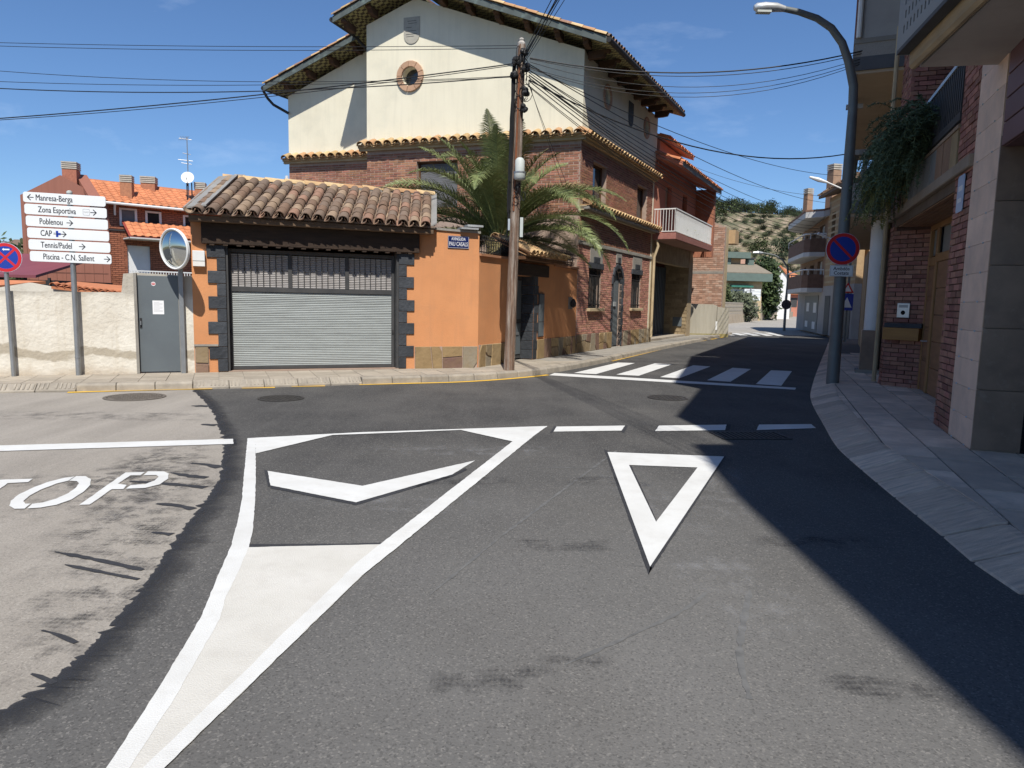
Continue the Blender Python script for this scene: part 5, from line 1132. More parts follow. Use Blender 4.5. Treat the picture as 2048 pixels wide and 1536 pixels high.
for t0, dx in ((.93, .1), (.86, .12), (.81, .1), (.95, -.09), (.97, .05), (.91, -.12)):
    o_ = PP(t0) + Vector((dx, -.1, 0)); q = MB()
    for k in range(8): c_ = o_ + Vector((r_.uniform(-.04, .04), r_.uniform(-.04, .04), r_.uniform(-.05, .05))); q.lathe(c_, [(.01, -.05), (.045, -.035), (.05, .02), (.02, .05)], 7, (r_.uniform(-1, 1), r_.uniform(-1, 1), r_.uniform(-.5, .5)))
    ob('cable_splice', q, CABLE, up_, kind='stuff')
ob('insulator', MB().lathe(PP(.995), [(.075, 0), (.08, .06), (.05, .1), (.06, .13), (.03, .16)], 8), mat('pale_cap', (.45, .42, .38)), up_)
bx('small_white_box', XY, PP(.52).x + .1, PP(.52).x + .16, PP(.52).y - .15, PP(.52).y - .09, PP(.42).z, PP(.48).z, GREYB, up_); bx('tag_plate', XY, PP(.45).x - .13, PP(.45).x - .09, PP(.45).y - .15, PP(.45).y - .1, PP(.44).z, PP(.475).z, ALU, up_)
def cable(a_, b_, sag, r, label, group, k=20):
    a_, b_ = V3(a_), V3(b_); pts_ = [a_.lerp(b_, i / k) - Vector((0, 0, 4 * sag * (i / k) * (1 - i / k))) for i in range(k + 1)]
    return ob('overhead_cable', MB().tube(pts_, r * .72, 5), CABLE, label=label, cat='cable', group=group)
LG = 'cables strung left from the pole'; LL = 'thin black cable strung left from the utility pole across the house'
for sp_, ep_, sg, r in (((-0.072, 14.300, 6.072), (-12.186, 15.500, 5.017), .10,.016), ((-0.071, 14.300, 6.044), (-12.187, 15.500, 4.997), .13,.010), ((-0.048, 14.300, 5.842), (-12.130, 15.500, 5.778), .22,.014), ((-0.040, 14.300, 6.403), (-12.065, 15.500, 6.659), .06,.008), ((-0.039, 14.300, 6.357), (-12.069, 15.500, 6.599), .08,.008), ((-0.067, 14.300, 5.841), (-12.102, 15.500, 6.160), .20,.008), ((-0.067, 14.300, 5.823), (-12.121, 15.500, 5.899), .14,.008)):
    cable(sp_, ep_, sg, r, LL, LG)
OG = 'cables passing overhead towards the near right building'; OL = 'black cable rising from the pole top over the junction'
top_ = PP(.96)
for i in range(7): cable(top_ + Vector((.05, 0, r_.uniform(-.2, .12))), Vector((2.95 + i * .12, -.75, 7.6 + (i % 3) * .16)), .15 + .05 * (i % 3), .011 if i < 4 else .008, OL, OG)
RG_ = 'cables from the pole to the right hand balconies'; RL_ = 'black cable crossing the street to the right hand balcony'
for sp_, ep_, sg, r in (((0.216, 14.400, 6.211), (7.573, 15.000, 6.860), .42,.018), ((0.216, 14.400, 6.192), (7.576, 15.000, 6.822), .46,.010), ((0.218, 14.400, 6.137), (7.579, 15.000, 6.783), .62,.008), ((0.201, 14.400, 6.035), (7.583, 15.000, 6.745), .66,.008), ((0.201, 14.400, 6.016), (7.584, 15.000, 6.726), .72,.008)):
    cable(sp_, ep_, sg, r, RL_, RG_)
cable((0.206, 14.400, 5.802), (9.449, 19.500, 5.747), .75, .02, 'thick black cable sagging from the pole past the house towards the right balustrade', None)
FG = 'cables running along the side street'; FL_ = 'thin cable running from the pole along the side street houses'
for i, (sp_, ep_, Y, sg, r) in enumerate((((0.199, 14.400, 6.099), (17.004, 40.000, 7.233), 40, .5,.014), ((0.200, 14.400, 6.062), (13.701, 30.000, 6.896), 30, .5,.012), ((0.202, 14.400, 5.988), (17.616, 42.000, 6.805), 42, .6,.012), ((0.202, 14.400, 5.988), (17.878, 42.000, 6.385), 42, .7,.012), ((0.203, 14.400, 5.942), (17.951, 42.000, 6.187), 42, .8,.012), ((0.204, 14.400, 5.895), (18.104, 42.000, 6.076), 42, .9,.016), ((0.204, 14.400, 5.895), (18.025, 42.000, 5.961), 42, 1.0,.016), ((0.205, 14.400, 5.849), (18.261, 42.000, 5.909), 42, 1.1,.014), ((0.207, 14.400, 5.784), (18.212, 42.000, 5.794), 42, 1.2,.014), ((0.189, 14.400, 5.709), (17.698, 42.000, 5.669), 42, 1.2,.010), ((0.189, 14.400, 5.690), (17.851, 42.000, 5.558), 42, 1.3,.010))):
    cable(sp_, ep_, sg, r, FL_, FG, 28)
cable((0.188, 14.400, 5.755), RF.p(6.2, .06, 3.3), .08, .008, 'thin drop cable from the pole to the brick facade corner', 'drop cables to the house front'); cable((0.187, 14.400, 5.802), RF.p(5.8, .06, 3.0), .05, .006, 'thin drop cable from the pole to the brick facade corner', 'drop cables to the house front')
cable((10.431, 44.000, 9.837), (16.704, 40.000, 7.576), .3, .014, 'far thin cable crossing the sky before the hill to the chimney', None)

# ---------------------------------------------------------------- near building on the right
nb_ = thing('right_building', EF.p(3, 0, 0), 'shaded brick and stone building at the right edge with wooden doors', 'building')
LST = mat('light_stone_cladding', (.74, .545, .42), (.60, .445, .345), 2.4, .6, .15, 20, rnd=.08, stain=((.38, .31, .27), 3, .5, .78, .6))
DST = mat('dark_brown_marble', (.25, .17, .12), (.15, .10, .072), 3.2, .35, rnd=.12, stain=((.3, .24, .19), 6, .58, .75, .6), spec=.5)
NE = Fr((EF.p(0, 0, 0).x, EF.p(0, 0, 0).y), 109.8, 1)       # end face of the pier, looking at the camera; u>0 is away from the road
bx('pier_core', EF, .03, 1.0, -.42, -.03, .1, 4.6, CONC, nb_)
for i in range(15):
    z0_ = .13 + i * .3; bx('cladding_panel', EF, .028, 1.0, -.03, .0, z0_ + .0015, z0_ + .2985, LST, nb_, bevel=.001)
    for u in (.28, .82): ob('rivet', MB().lathe(EF.p(u, 0, z0_ + .0), [(.012, 0), (.008, .012)], 8, EF.n), ALU, nb_)
for i in range(5): bx('marble_panel', NE, -.0, .44, -.03 + 0, .0, .13 + i * .62 + .003, .13 + i * .62 + .617, DST, nb_, bevel=.002)
PURP = mat('plum_cladding_board', (.15, .08, .085), (.12, .064, .068), 2, .5, rnd=.08)
bx('fascia_backing', EF, -5, -.02, -.3, -.03, 3.12, 4.0, PURP, nb_)
for i in range(4): bx('fascia_board', EF, -5, -.022, -.03, .0, 3.12 + i * .222 + .006, 3.12 + i * .222 + .214, PURP, nb_, bevel=.004)
bx('shutter_opening', EF, -5, .02, -1.6, -1.5, .1, 3.2, BLACK, nb_); bx('opening_ceiling', EF, -5, .03, -1.6, -.3, 3.12, 3.3, BLACK, nb_); bx('opening_side', EF, -.0, .03, -1.6, -.42, .1, 3.3, BLACK, nb_)  # opening lined in black, its deep shade painted into the colour
# brickwork
bl = bricks(EF, 1.0, 1.78, .13, 4.6, (), .25, .078, .014, w0=-.05) + bricks(EF, 6.34, 6.72, .13, 3.05, (), .25, .078, .014, w0=-.05)
JF = Fr((EF.p(6.34, 0, 0).x, EF.p(6.34, 0, 0).y), 144.4, 1)      # far jamb, facing the camera
bl += bricks(JF, .0, .67, .13, 2.98, (), .27, .078, .014, w0=-.05)
bl += bricks(EF, 5.75, 6.72, 3.3, 7.0, (), .25, .078, .014, w0=-.05) + bricks(Fr((EF.p(5.75, 0, 0).x, EF.p(5.75, 0, 0).y), 109.8, 1), 0, 1.2, 3.8, 6.6, (), .25, .078, .014, w0=-.05)
NJ = Fr((EF.p(1.78, 0, 0).x, EF.p(1.78, 0, 0).y), 109.8, -1); bl += bricks(NJ, 0, .56, .13, 2.98, (), .25, .078, .014, w0=-.05)
lay(nb_, bl, BR2, 300, jit=.006)
bx('pier_mortar', EF, 1.0, 1.73, -.62, -.02, .1, 10, MORTD, nb_); ob('jamb_mortar', MB().prism([JF.p(0.01, -.03, .1), JF.p(.67, -.03, .1), EF.p(5.98, -1.2, .1), EF.p(6.72, -1.2, .1), EF.p(6.72, -.02, .1)], (0, 0, 3.0)), MORTD, nb_); bx('upper_mortar', EF, 5.80, 6.72, -1.2, -.02, 3.1, 10.4, MORTD, nb_)
# recessed wooden doors
bx('recess_soffit', EF, 1.7, 6.4, -.62, -.02, 2.98, 3.12, mat('slatted_soffit', (.13, .095, .065), (.09, .065, .045), 3, .7, .4, 20, stretch=(1, 1, 1)), nb_)
for i in range(7): bx('soffit_slat', EF, 1.78, 6.0, -.10 - i * .078, -.035 - i * .078, 2.965, 2.98, WOODD, nb_)
gdw = bx('wooden_garage_door', EF, 1.78, 5.2, -0.600, -0.560, .13, 2.32, WOODD, nb_)
for i in range(5): bx('door_panel', EF, 1.8, 5.18, -0.560, -0.535, .15 + i * .435, .15 + i * .435 + .425, WOODD, gdw, bevel=.006)
OAK = mat('varnished_oak', (.36, .20, .085), (.27, .145, .06), 3, .4, .15, 40, stretch=(1, 1, .4))
for a_, b_ in ((5.2, 5.28), ): bx('door_gap', EF, a_, b_, -0.600, -0.560, .13, 2.98, BLACK, nb_)
for a_, b_, z0_, z1_ in ((5.28, 5.42, .13, 2.98), (5.9, 5.98, .13, 2.98), (1.78, 5.28, 2.32, 2.46), (5.42, 5.9, 2.28, 2.42), (1.78, 5.98, 2.88, 2.98), (3.9, 4.05, 2.46, 2.88), (2.7, 2.85, 2.46, 2.88)): bx('door_frame', EF, a_, b_, -0.600, -0.525, z0_, z1_, OAK, nb_, bevel=.006)
FRG = mat('frosted_pane', (.22, .25, .24), (.18, .2, .2), 3, .35, spec=.6)
for a_, b_ in ((1.8, 2.7), (2.85, 3.9), (4.05, 5.2), (5.46, 5.88)): bx('transom_pane', EF, a_, b_, -0.580, -.81, 2.46, 2.88, FRG, nb_)
pdw = bx('front_door', EF, 5.42, 5.9, -0.600, -0.550, .13, 2.28, WOODD, nb_)
for i in range(4): bx('door_panel', EF, 5.46, 5.86, -0.550, -0.530, .2 + i * .52, .2 + i * .52 + .46, WOODD, pdw, bevel=.008)
ob('door_handle', MB().tube([EF.p(5.5, -0.540, 1.0), EF.p(5.5, -0.460, 1.0), EF.p(5.62, -0.460, 1.0)], .012, 6), ALU, pdw)
# slate band with railing and loggia
bx('band_beam', EF, 1.0, 6.74, -.3, .05, 3.12, 3.26, mat('dirty_beam', (.30, .24, .18), (.21, .17, .13), 2, .9, .2, 30, stain=((.27, .21, .13), 4, .5, .7, .6)), nb_, bevel=.01)
u = 1.82; r_ = random.Random(4)
while u < 6.2:
    w_ = r_.uniform(.28, .55); e_ = min(u + w_, 6.3); bx('band_slab', EF, u + .004, e_ - .004, -.02, .012 + r_.uniform(0, .012), 3.26, 3.70, mat('slab_%d' % int(u * 100), r_.choice([(.27, .17, .11), (.2, .14, .115), (.21, .21, .2), (.34, .25, .14), (.17, .11, .1)]), None, 3, .7, .4, 12), nb_, bevel=.005); u = e_
bx('band_mortar', EF, 1.76, 6.3, -.15, -.02, 3.26, 3.70, MORTD, nb_); bx('band_cap', EF, 1.76, 6.3, -.16, .03, 3.70, 3.745, TILE, nb_)
lr = bx('loggia_railing', EF, 1.80, 5.75, -.02, .02, 4.52, 4.57, ALU, nb_); bx('bottom_rail', EF, 1.80, 5.75, -.025, .015, 3.80, 3.9, ANTHR, lr)
for i in range(36): bx('bar', EF, 1.85 + i * .108, 1.89 + i * .108, -.012, .004, 3.9, 4.52, ANTHR, lr)
bx('loggia_back', EF, 1.7, 5.8, -1.3, -1.2, 3.1, 6.7, BR2, nb_); bx('loggia_floor', EF, 1.7, 5.8, -1.2, -.16, 3.2, 3.6, CONC, nb_); bx('loggia_ceiling', EF, 1.0, 5.8, -1.2, .0, 6.6, 6.8, CONC, nb_)
ob('downpipe', MB().tube([EF.p(6.78, .07, .15), EF.p(6.78, .07, 4.0), EF.p(6.74, .12, 4.4), EF.p(6.74, .12, 6.6)], .04, 8), TANW, nb_, True)
# balcony above, turned a little towards the kerb
BA = Fr((4.05, 7.58), 192.0, 1)      # runs from its far corner back towards the camera; outward = to the road
SLABM = mat('balcony_soffit_render', (.46, .41, .36), (.39, .34, .30), 1.5, .9, .15, 25, stain=((.30, .23, .20), 1.1, .5, .75, .6))
ob('balcony_slab', MB().prism([(4.91, 7.46, 4.0), (4.10, 7.60, 4.0), BA.p(7.0, -.0, 4.0), (5.2, .6, 4.0), (5.6, 6.0, 4.0)], (0, 0, .28)), SLABM, nb_)
bx('slab_edge', BA, -.02, 7.0, -.02, .07, 3.97, 4.26, mat('weathered_edge', (.42, .31, .18), (.29, .22, .135), 3, .85, .2, 20, stretch=(.7, .7, 4), stain=((.2, .155, .115), 2, .5, .7, .7)), nb_, bevel=.03)
hl = [];
for i in range(30):
    for k in range(8): hl.append(rect(.16 + i * .1 + (k % 2) * .025, .198 + i * .1 + (k % 2) * .025, 4.27 + k * .135, 4.27 + k * .135 + .075))
ob('perforated_parapet', MB().slab(BA, [rect(-.0, 7.0, 4.16, 5.45)] + hl, .17, .19), mat('parapet_metal', (.24, .24, .225), (.21, .21, .2), 2, .5), nb_)
bx('parapet_lip', BA, -.0, 7.0, .08, .19, 4.12, 4.16, ANTHR, nb_); bx('parapet_backing', BA, .05, 7.0, .05, .09, 4.2, 5.45, mat('parapet_inside', (.012, .016, .03)), nb_)
ob('parapet_end', MB().prism([BA.p(-.0, -.75, 4.12), BA.p(-.0, .19, 4.12), BA.p(.0, .19, 5.45), BA.p(.0, -.75, 5.45)], BA.u * -.02), bpy.data.materials['parapet_metal'], nb_)
# storeys above the picture, they shade the street
UPW = BR2
ob('upper_storeys', MB().prism([EF.p(6.7, -.05, 6.9), EF.p(1.2, -.05, 6.9), EF.p(-5, -.05, 6.9), EF.p(-5, -6, 6.9), EF.p(6.7, -6, 6.9)], (0, 0, 3.6)), UPW, nb_)
bx('upper_storeys', EF, -5, 1.0, -6, -.03, 4.28, 6.9, UPW, nb_)
bx('rear_core', EF, -5, 6.7, -6, -1.7, .1, 6.9, CONC, nb_)
ob('roof_slab', MB().prism([(3.41, -1.0, 10.5), (3.41, .39, 10.5), (4.05, 4.34, 10.5), (4.70, 4.56, 10.5), (3.93, 6.36, 10.5), (5.05, 9.99, 10.5), EF.p(6.7, .9, 10.5), EF.p(6.7, -6, 10.5), (9.5, -1.0, 10.5)], (0, 0, .2)), CONC, nb_)  # unseen roof, notched outline shaped to cast the shadow edge on the street
cb = thing('corner_block', (5, -5, 0), 'unseen tall block behind the camera, roof shaped to shade the right kerb', 'building')
ob('block_wall', MB().prism([(4.2, -1.3, 0), (4.0, -14, 0), (10, -14, 0), (10, -1.3, 0)], (0, 0, 12)), BR2, cb); ob('roof_slab', MB().prism([(2.62, -10, 12), (2.73, -2.83, 12), (2.91, -.72, 12), (3.6, -.66, 12), (10, -.7, 12), (10, -14, 12), (2.6, -14, 12)], (0, 0, .2)), CONC, cb)  # unseen block, overhanging roof outline shaped to throw the kerb shadow
# fittings
ic = thing('intercom', JF.p(.3, 0, 1.5), 'silver intercom panel with round camera on the brick door jamb', 'intercom'); bx('panel', JF, .19, .41, 0, .03, 1.38, 1.64, ALU, ic, bevel=.006); ob('camera_eye', MB().lathe(JF.p(.3, .03, 1.47), [(.04, 0), (.035, .006), (.02, .008)], 16, JF.n), BLACK, ic); bx('name_strip', JF, .22, .38, .03, .033, 1.56, 1.61, GALV, ic)
lb_ = thing('wooden_letterbox', JF.p(.35, 0, 1.1), 'oak letterbox with slate top on the brick jamb below the intercom', 'letterbox'); bx('box', JF, .03, .66, 0, .16, .98, 1.2, mat('letterbox_oak', (.33, .165, .045), (.25, .12, .035), 3, .45, stretch=(.6, .6, 6)), lb_, bevel=.006); bx('slate_top', JF, .02, .67, 0, .10, 1.205, 1.28, SLATE, lb_)
hp = thing('blue_wall_plaque', EF.p(1.35, .0, 2.8), 'pale blue enamel plaque on the shaded brick pier', 'plaque'); M = face(EF, 1.40, .012, 2.88); plate('plate', rrect(.30, .42, .03, 3), .008, mat('pale_blue_enamel', (.42, .52, .66), (.38, .48, .62), 3, .3), hp, M); plate('print', rect(-.09, .09, .03, .09), .001, WHITEM, hp, M, .0085); plate('print', rect(-.1, .08, -.1, -.05), .001, WHITEM, hp, M, .0085)
# trailing plants over the band
def trailing(u0, u1, n_, matr, label, zt, drop, seed, out=.35):
    r_ = random.Random(seed); t = thing('trailing_plant', EF.p((u0 + u1) / 2, 0, zt), label, 'plant'); q = MB(); st_ = MB()
    for i in range(n_):
        u = r_.uniform(u0, u1); p = EF.p(u, r_.uniform(-.15, .08), zt + r_.uniform(-.05, .15)); v = EF.n * r_.uniform(.25, 1.0) + EF.u * r_.uniform(-.5, .5) + Vector((0, 0, r_.uniform(.1, 1.1))); v *= .12; L_ = []; D_ = r_.uniform(.5, 1.0) * drop
        for k in range(14):
            L_.append(p.copy()); p = p + v; v = v * .86 + Vector((0, 0, -.028 * D_)) + Vector((r_.uniform(-.01, .01), r_.uniform(-.01, .01), 0))
        st_.tube(L_, .004, 3, False)
        for k in range(1, 14):
            for _ in range(7):
                d = Vector((r_.uniform(-1, 1), r_.uniform(-1, 1), r_.uniform(-.9, .6))).normalized() * r_.uniform(.04, .08); a_ = L_[k - 1].lerp(L_[k], r_.random()); w_ = d.orthogonal().normalized() * .011; q.add([a_ - w_, a_ + w_, a_ + d], [(0, 1, 2)])
    ob('foliage', q, matr, t); ob('stems', st_, matr, t, kind='stuff')
trailing(3.3, 5.4, 210, mat('rosemary_green', (.13, .165, .085), (.085, .115, .055), 3, .7, rnd=.25), 'dark green trailing rosemary hanging over the slate band', 3.85, .7, 1)
trailing(4.7, 5.9, 90, mat('yellow_green_leaf', (.27, .26, .08), (.2, .2, .065), 3, .7), 'yellowish trailing plant hanging lowest over the slate band', 3.65, .75, 2)
trailing(5.2, 6.3, 60, bpy.data.materials['rosemary_green'], 'dark trailing plant at the far end of the slate band by the downpipe', 3.7, .75, 3)
trailing(2.9, 4.2, 40, bpy.data.materials['rosemary_green'], 'tall dark shrub behind the loggia railing', 4.05, .5, 6)

# ---------------------------------------------------------------- balcony building
bb_ = thing('balcony_building', E2.p(6, 0, 0), 'shaded building with stone balustrade balconies beyond the wooden doors', 'building')
GRYW = mat('grey_render', (.40, .38, .35), (.34, .32, .30), 2, .9); BAND = mat('dark_grey_band', (.115, .118, .125), (.095, .098, .104), 4, .8); SPECK = mat('speckled_render', (.36, .33, .29), (.29, .265, .235), 40, .9)
bx('main_wall', E2, .2, 16, -8, -.35, .1, 10.3, TANW, bb_)
segs = [(.2, 1.6, GRYW, -.1), (1.6, 2.1, WHITE, -.12), (2.5, 3.3, DST, -.03), (3.3, 4.6, BLACK, -.32), (4.6, 5.2, DST, -.03), (5.2, 6.6, BLACK, -.32), (6.6, 7.6, BR4, -.03), (7.6, 9.4, ANTHR, -.25), (9.4, 10.6, BR4, -.03), (10.6, 12.2, GRYW, -.2), (12.2, 16, TANW, -.03)]
for a_, b_, mm, w_ in segs: bx('ground_floor_bay', E2, a_, b_ - .002, -.36, w_, .12, 3.45, mm, bb_)
ob('column', MB().tube([E2.p(2.3, .12, 1.05), E2.p(2.3, .12, 3.42)], .15, 18), WHITE, bb_, True); ob('column_base', MB().box(E2, 2.12, 2.48, -.06, .3, .13, 1.06), DST, bb_, bevel=.01); bx('base_foot', E2, 2.05, 2.55, -.1, .38, .12, .2, CONC, bb_)
def balc(z, u0, u1, w, balus):
    bx('balcony_soffit', E2, u0 + .02, u1, -.3, w - .02, z, z + .06, mat('soffit_tan_%d' % int(z), (.50, .39, .27), (.43, .33, .23), 2, .9), bb_); bx('balcony_trim', E2, u0 - .0, u1, w - .06, w + .01, z - .03, z + .02, GRYW, bb_)
    bx('balcony_band', E2, u0 - .02, u1 + .02, -.3, w + .02, z + .06, z + .32, BAND, bb_); bx('balcony_band', E2, u0 - .01, u1 + .01, -.3, w + .01, z + .32, z + .58, SPECK, bb_); bx('balcony_coping', E2, u0 - .03, u1 + .03, -.3, w + .03, z + .58, z + .67, CONC, bb_)
    if balus:
        prof = [(.05, 0), (.06, .04), (.035, .09), (.075, .2), (.05, .34), (.032, .46), (.055, .52), (.05, .56)]
        bm_ = MB().lathe((0, 0, 0), prof, 10).mesh('baluster', CONC, True)
        for i in range(4): ob('baluster', bm_, CONC, bb_, M=Matrix.Translation(E2.p(u0 + .08, w - .12 - i * .22, z + .67)))
        for i in range(1, 34): ob('baluster', bm_, CONC, bb_, M=Matrix.Translation(E2.p(u0 + .08 + i * .25, w - .12, z + .67)))
        bx('balustrade_rail', E2, u0 - .03, u1 + .03, w - .22, w - .02, z + 1.23, z + 1.33, CONC, bb_); bx('balustrade_rail', E2, u0 - .03, u0 + .19, -.3, w - .22, z + 1.23, z + 1.33, CONC, bb_)
balc(3.40, 1.35, 10.8, .85, True); balc(6.22, 1.35, 10.8, .85, False)
bx('parapet_wall', E2, 1.35, 10.8, .7, .84, 6.89, 7.9, GRYW, bb_); bx('side_screen', E2, 1.35, 1.4, -.2, .84, 6.89, 9.6, GRYW, bb_); ob('awning_rail', MB().tube([E2.p(1.3, .8, 6.9), E2.p(1.3, .8, 9.7)], .05, 8), WHITE, bb_)
for i in range(4): bx('brick_pier', E2, 1.5 + i * 2.6, 2.0 + i * 2.6, .72, .88, 6.9, 10.2, BR2, bb_)
bx('wall_bracket', E2, 3.2, 3.3, .6, .95, 6.0, 6.1, GRYW, bb_)
bx('roof_slab', E2, .2, 15, -6, .9, 10.52, 10.7, CONC, bb_)

# ---------------------------------------------------------------- street lamp with parking sign
lb2 = Vector((6.046, 13.324, 0.130))
sl = thing('street_lamp', lb2, 'tall grey curved street lamp on the right pavement', 'street lamp')
ar = [(lb2.x, lb2.y, .1), (lb2.x, lb2.y, 2), (lb2.x, lb2.y, 4.2), (lb2.x, lb2.y, 5.1), (lb2.x - .02, lb2.y, 5.5), (5.90, 13.3, 5.9), (5.76, 13.3, 6.22), (5.55, 13.3, 6.47), (5.28, 13.3, 6.63), (4.95, 13.3, 6.73), (4.66, 13.3, 6.78)]
ob('mast', MB().tube(ar, [.115, .105, .09, .08, .077, .073, .068, .063, .058, .052, .048], 16), LAMPG, sl, True)
ob('lamp_head', MB().tube([(4.70, 13.3, 6.775), (4.55, 13.3, 6.80), (4.35, 13.3, 6.80), (4.2, 13.3, 6.79), (4.15, 13.3, 6.785)], [.05, .075, .085, .075, .04], 12), ALU, sl, True); bx('lamp_lens', XY, 4.2, 4.45, 13.24, 13.36, 6.70, 6.73, GREYB, sl)
ps = thing('no_parking_sign', lb2 + Vector((0, 0, 2.5)), 'round no-parking sign with white plate strapped to the street lamp', 'sign')
SF = Fr((lb2.x, lb2.y), 100)
roundsign(ps, face(SF, -.03, .15, 2.60), .29, (-math.pi / 4,), False)
M = face(SF, -.03, .15, 2.205); plate('text_plate', rect(-.2, .2, -.1, .1), .008, WHITEM, ps, M); q = MB()
for r2 in (rect(-.19, .19, .087, .09), rect(-.19, .19, -.09, -.087), rect(-.19, -.187, -.09, .09), rect(.187, .19, -.09, .09)): q.prism([(x, y, .0085) for x, y in r2], (0, 0, .0006))
ob('plate_border', q, INK, ps, M=M, kind='stuff')
text('lettering', 'Ambdós', .088, INK, ps, M @ Matrix.Translation((0, .012, .0085)), .0012, 'CENTER', .95); text('lettering', 'Costats', .088, INK, ps, M @ Matrix.Translation((0, -.068, .0085)), .0012, 'CENTER', .95)
bx('strap', SF, -.1, .04, .1, .145, 2.55, 2.65, GALV, ps)
cs2 = (13.730, 29.441, 0.130); c2 = thing('pedestrian_crossing_sign', cs2, 'blue and red crossing sign on a grey pole behind the street lamp', 'sign'); C2 = Fr((cs2[0], cs2[1]), 95)
ob('pole', MB().tube([C2.p(0, 0, .1), C2.p(0, 0, 4.2)], .05, 10), LAMPG, c2, True); M = face(C2, -.06, .08, 1.75); plate('blue_panel', rrect(.5, .68, .04, 3), .012, BLUE, c2, M); plate('white_triangle', [(-.2, -.22), (.2, -.22), (0, .2)], .001, WHITEM, c2, M, .013); plate('red_triangle', [(-.25, .38), (.25, .38), (0, .8)], .012, RED, c2, M); plate('triangle_field', [(-.15, .43), (.15, .43), (0, .69)], .002, WHITEM, c2, M, .0125)

# ---------------------------------------------------------------- apartment block at the end of the street
ap = thing('apartment_block', (17, 40, 0), 'tan brick apartment block with rounded balconies at the street bend', 'building')
A1 = Fr((16.25, 37.6), 13.5, -1)      # u away from the camera, facing left
B1_ = Fr((15.25, 32.1), 10.2, -1)
BRB = mat('brown_parapet_brick', (.20, .12, .085), (.14, .085, .06), 5, .9, .2, 30)
BRC = mat('warm_wall_brick', (.36, .235, .155), (.28, .18, .12), 5, .9, .2, 30)
SOFW = mat('white_soffit', (.60, .59, .56), (.52, .51, .48), 3, .85)
ob('wall', MB().slab(B1_, [rect(0, 5.6, 2.6, 7.1), rect(4.2, 4.9, 5.0, 6.3)], -.3, -.0), BR4, ap); bx('ground_wall', B1_, 0, 5.6, -.3, .03, .1, 2.6, GRYW, ap)
for z_ in range(14): bx('brick_course', B1_, 0.02, 5.6, .0, .006, 2.75 + z_ * .31, 2.85 + z_ * .31, TANW, ap)
bx('door', B1_, .3, 1.7, .03, .05, .12, 2.3, ANTHR, ap); bx('door', B1_, 4.0, 5.0, .03, .05, .12, 2.1, ANTHR, ap); bx('window', B1_, 4.2, 4.9, -.2, -.15, 5.0, 6.3, GLASS, ap)
ob('wall', MB().slab(A1, [rect(0, 8.6, 2.3, 6.4), rect(1.0, 2.4, 2.6, 4.0), rect(3.6, 4.8, 2.7, 3.9), rect(1.0, 2.4, 4.5, 5.9), rect(3.6, 4.8, 4.6, 5.8), rect(6.3, 7.0, 2.7, 3.9), rect(6.3, 7, 4.6, 5.8)], -.3, 0), BRC, ap)
for q in ((1.0, 2.4, 2.6, 4.0), (1.0, 2.4, 4.5, 5.9)): o_ = bx('window', A1, q[0], q[1], -.2, -.15, q[2], q[3], WHITE, ap); bx('blind', A1, q[0] + .1, q[1] - .1, -.15, -.12, q[2] + .1, q[3] - .1, SOFW, o_)
for q in ((3.6, 4.8, 2.7, 3.9), (3.6, 4.8, 4.6, 5.8), (6.3, 7, 2.7, 3.9), (6.3, 7, 4.6, 5.8)): bx('window', A1, q[0], q[1], -.2, -.15, q[2], q[3], GLASS, ap)
bx('ground_wall', A1, 0, 8.6, -.3, .02, .1, 2.3, GRYW, ap)
gd2 = bx('garage_door', A1, 1.2, 5.6, .02, .05, .12, 2.15, mat('garage_grey', (.20, .21, .205), (.17, .18, .175), 3, .6), ap)
for u, z_, h in ((1.6, 1.2, .55), (1.7, .3, .4), (3.9, 1.25, .5), (4.1, .35, .35)): bx('white_poster', A1, u, u + .9, .051, .06, z_, z_ + h, WHITE, gd2)
ob('rear_block', MB().prism([(16.6, 37.6, 0), (19.5, 46, 0), (28, 44, 0), (24, 31, 0), (15.8, 32.2, 0)], (0, 0, 6.9)), BR4, ap)
def rb(z, w, u0, u1):
    arc = [(u0, 0), (u0 + .1, w * .75), (u0 + .5, w)] + [(u1 - 1.6, w), (u1 - .8, w * .9), (u1 - .25, w * .55), (u1, 0)]
    lo = [A1.p(u, v_, z) for u, v_ in arc]; ob('balcony_slab', MB().prism([A1.p(u0, -.1, z)] + lo + [A1.p(u1, -.1, z)], (0, 0, .22)), SOFW, ap)
    inn = [A1.p(u0 + .1, 0, z + .221)] + [A1.p(u + (.05 if u < 2 else -.05), max(0, v_ - .1), z + .221) for u, v_ in arc[1:-1]] + [A1.p(u1 - .1, 0, z + .221)]
    q = MB(); o2 = [p + Vector((0, 0, .221)) for p in lo]
    for i in range(len(o2) - 1):
        up = Vector((0, 0, .72)); q.add([o2[i], o2[i + 1], inn[i + 1], inn[i], o2[i] + up, o2[i + 1] + up, inn[i + 1] + up, inn[i] + up], BOXF)
    ob('balcony_parapet', q, BRB, ap); ob('balcony_rail', MB().tube([p + Vector((0, 0, 1.18)) for p in lo], .035, 6), WHITE, ap)
    for p in lo: ob('rail_post', MB().tube([p + Vector((0, 0, .9)), p + Vector((0, 0, 1.18))], .025, 5), WHITE, ap)
rb(2.30, 1.0, .4, 8.4); rb(4.18, 1.0, .4, 8.4)
ob('eave_slab', MB().prism([A1.p(-.2, .3, 6.15), A1.p(.3, 1.1, 6.15), A1.p(6.8, 1.1, 6.15), A1.p(8.2, .6, 6.15), A1.p(8.8, -.2, 6.15), A1.p(8.8, -4, 7.3), A1.p(-.2, -4, 7.3)], (0, 0, .3)), SOFW, ap)
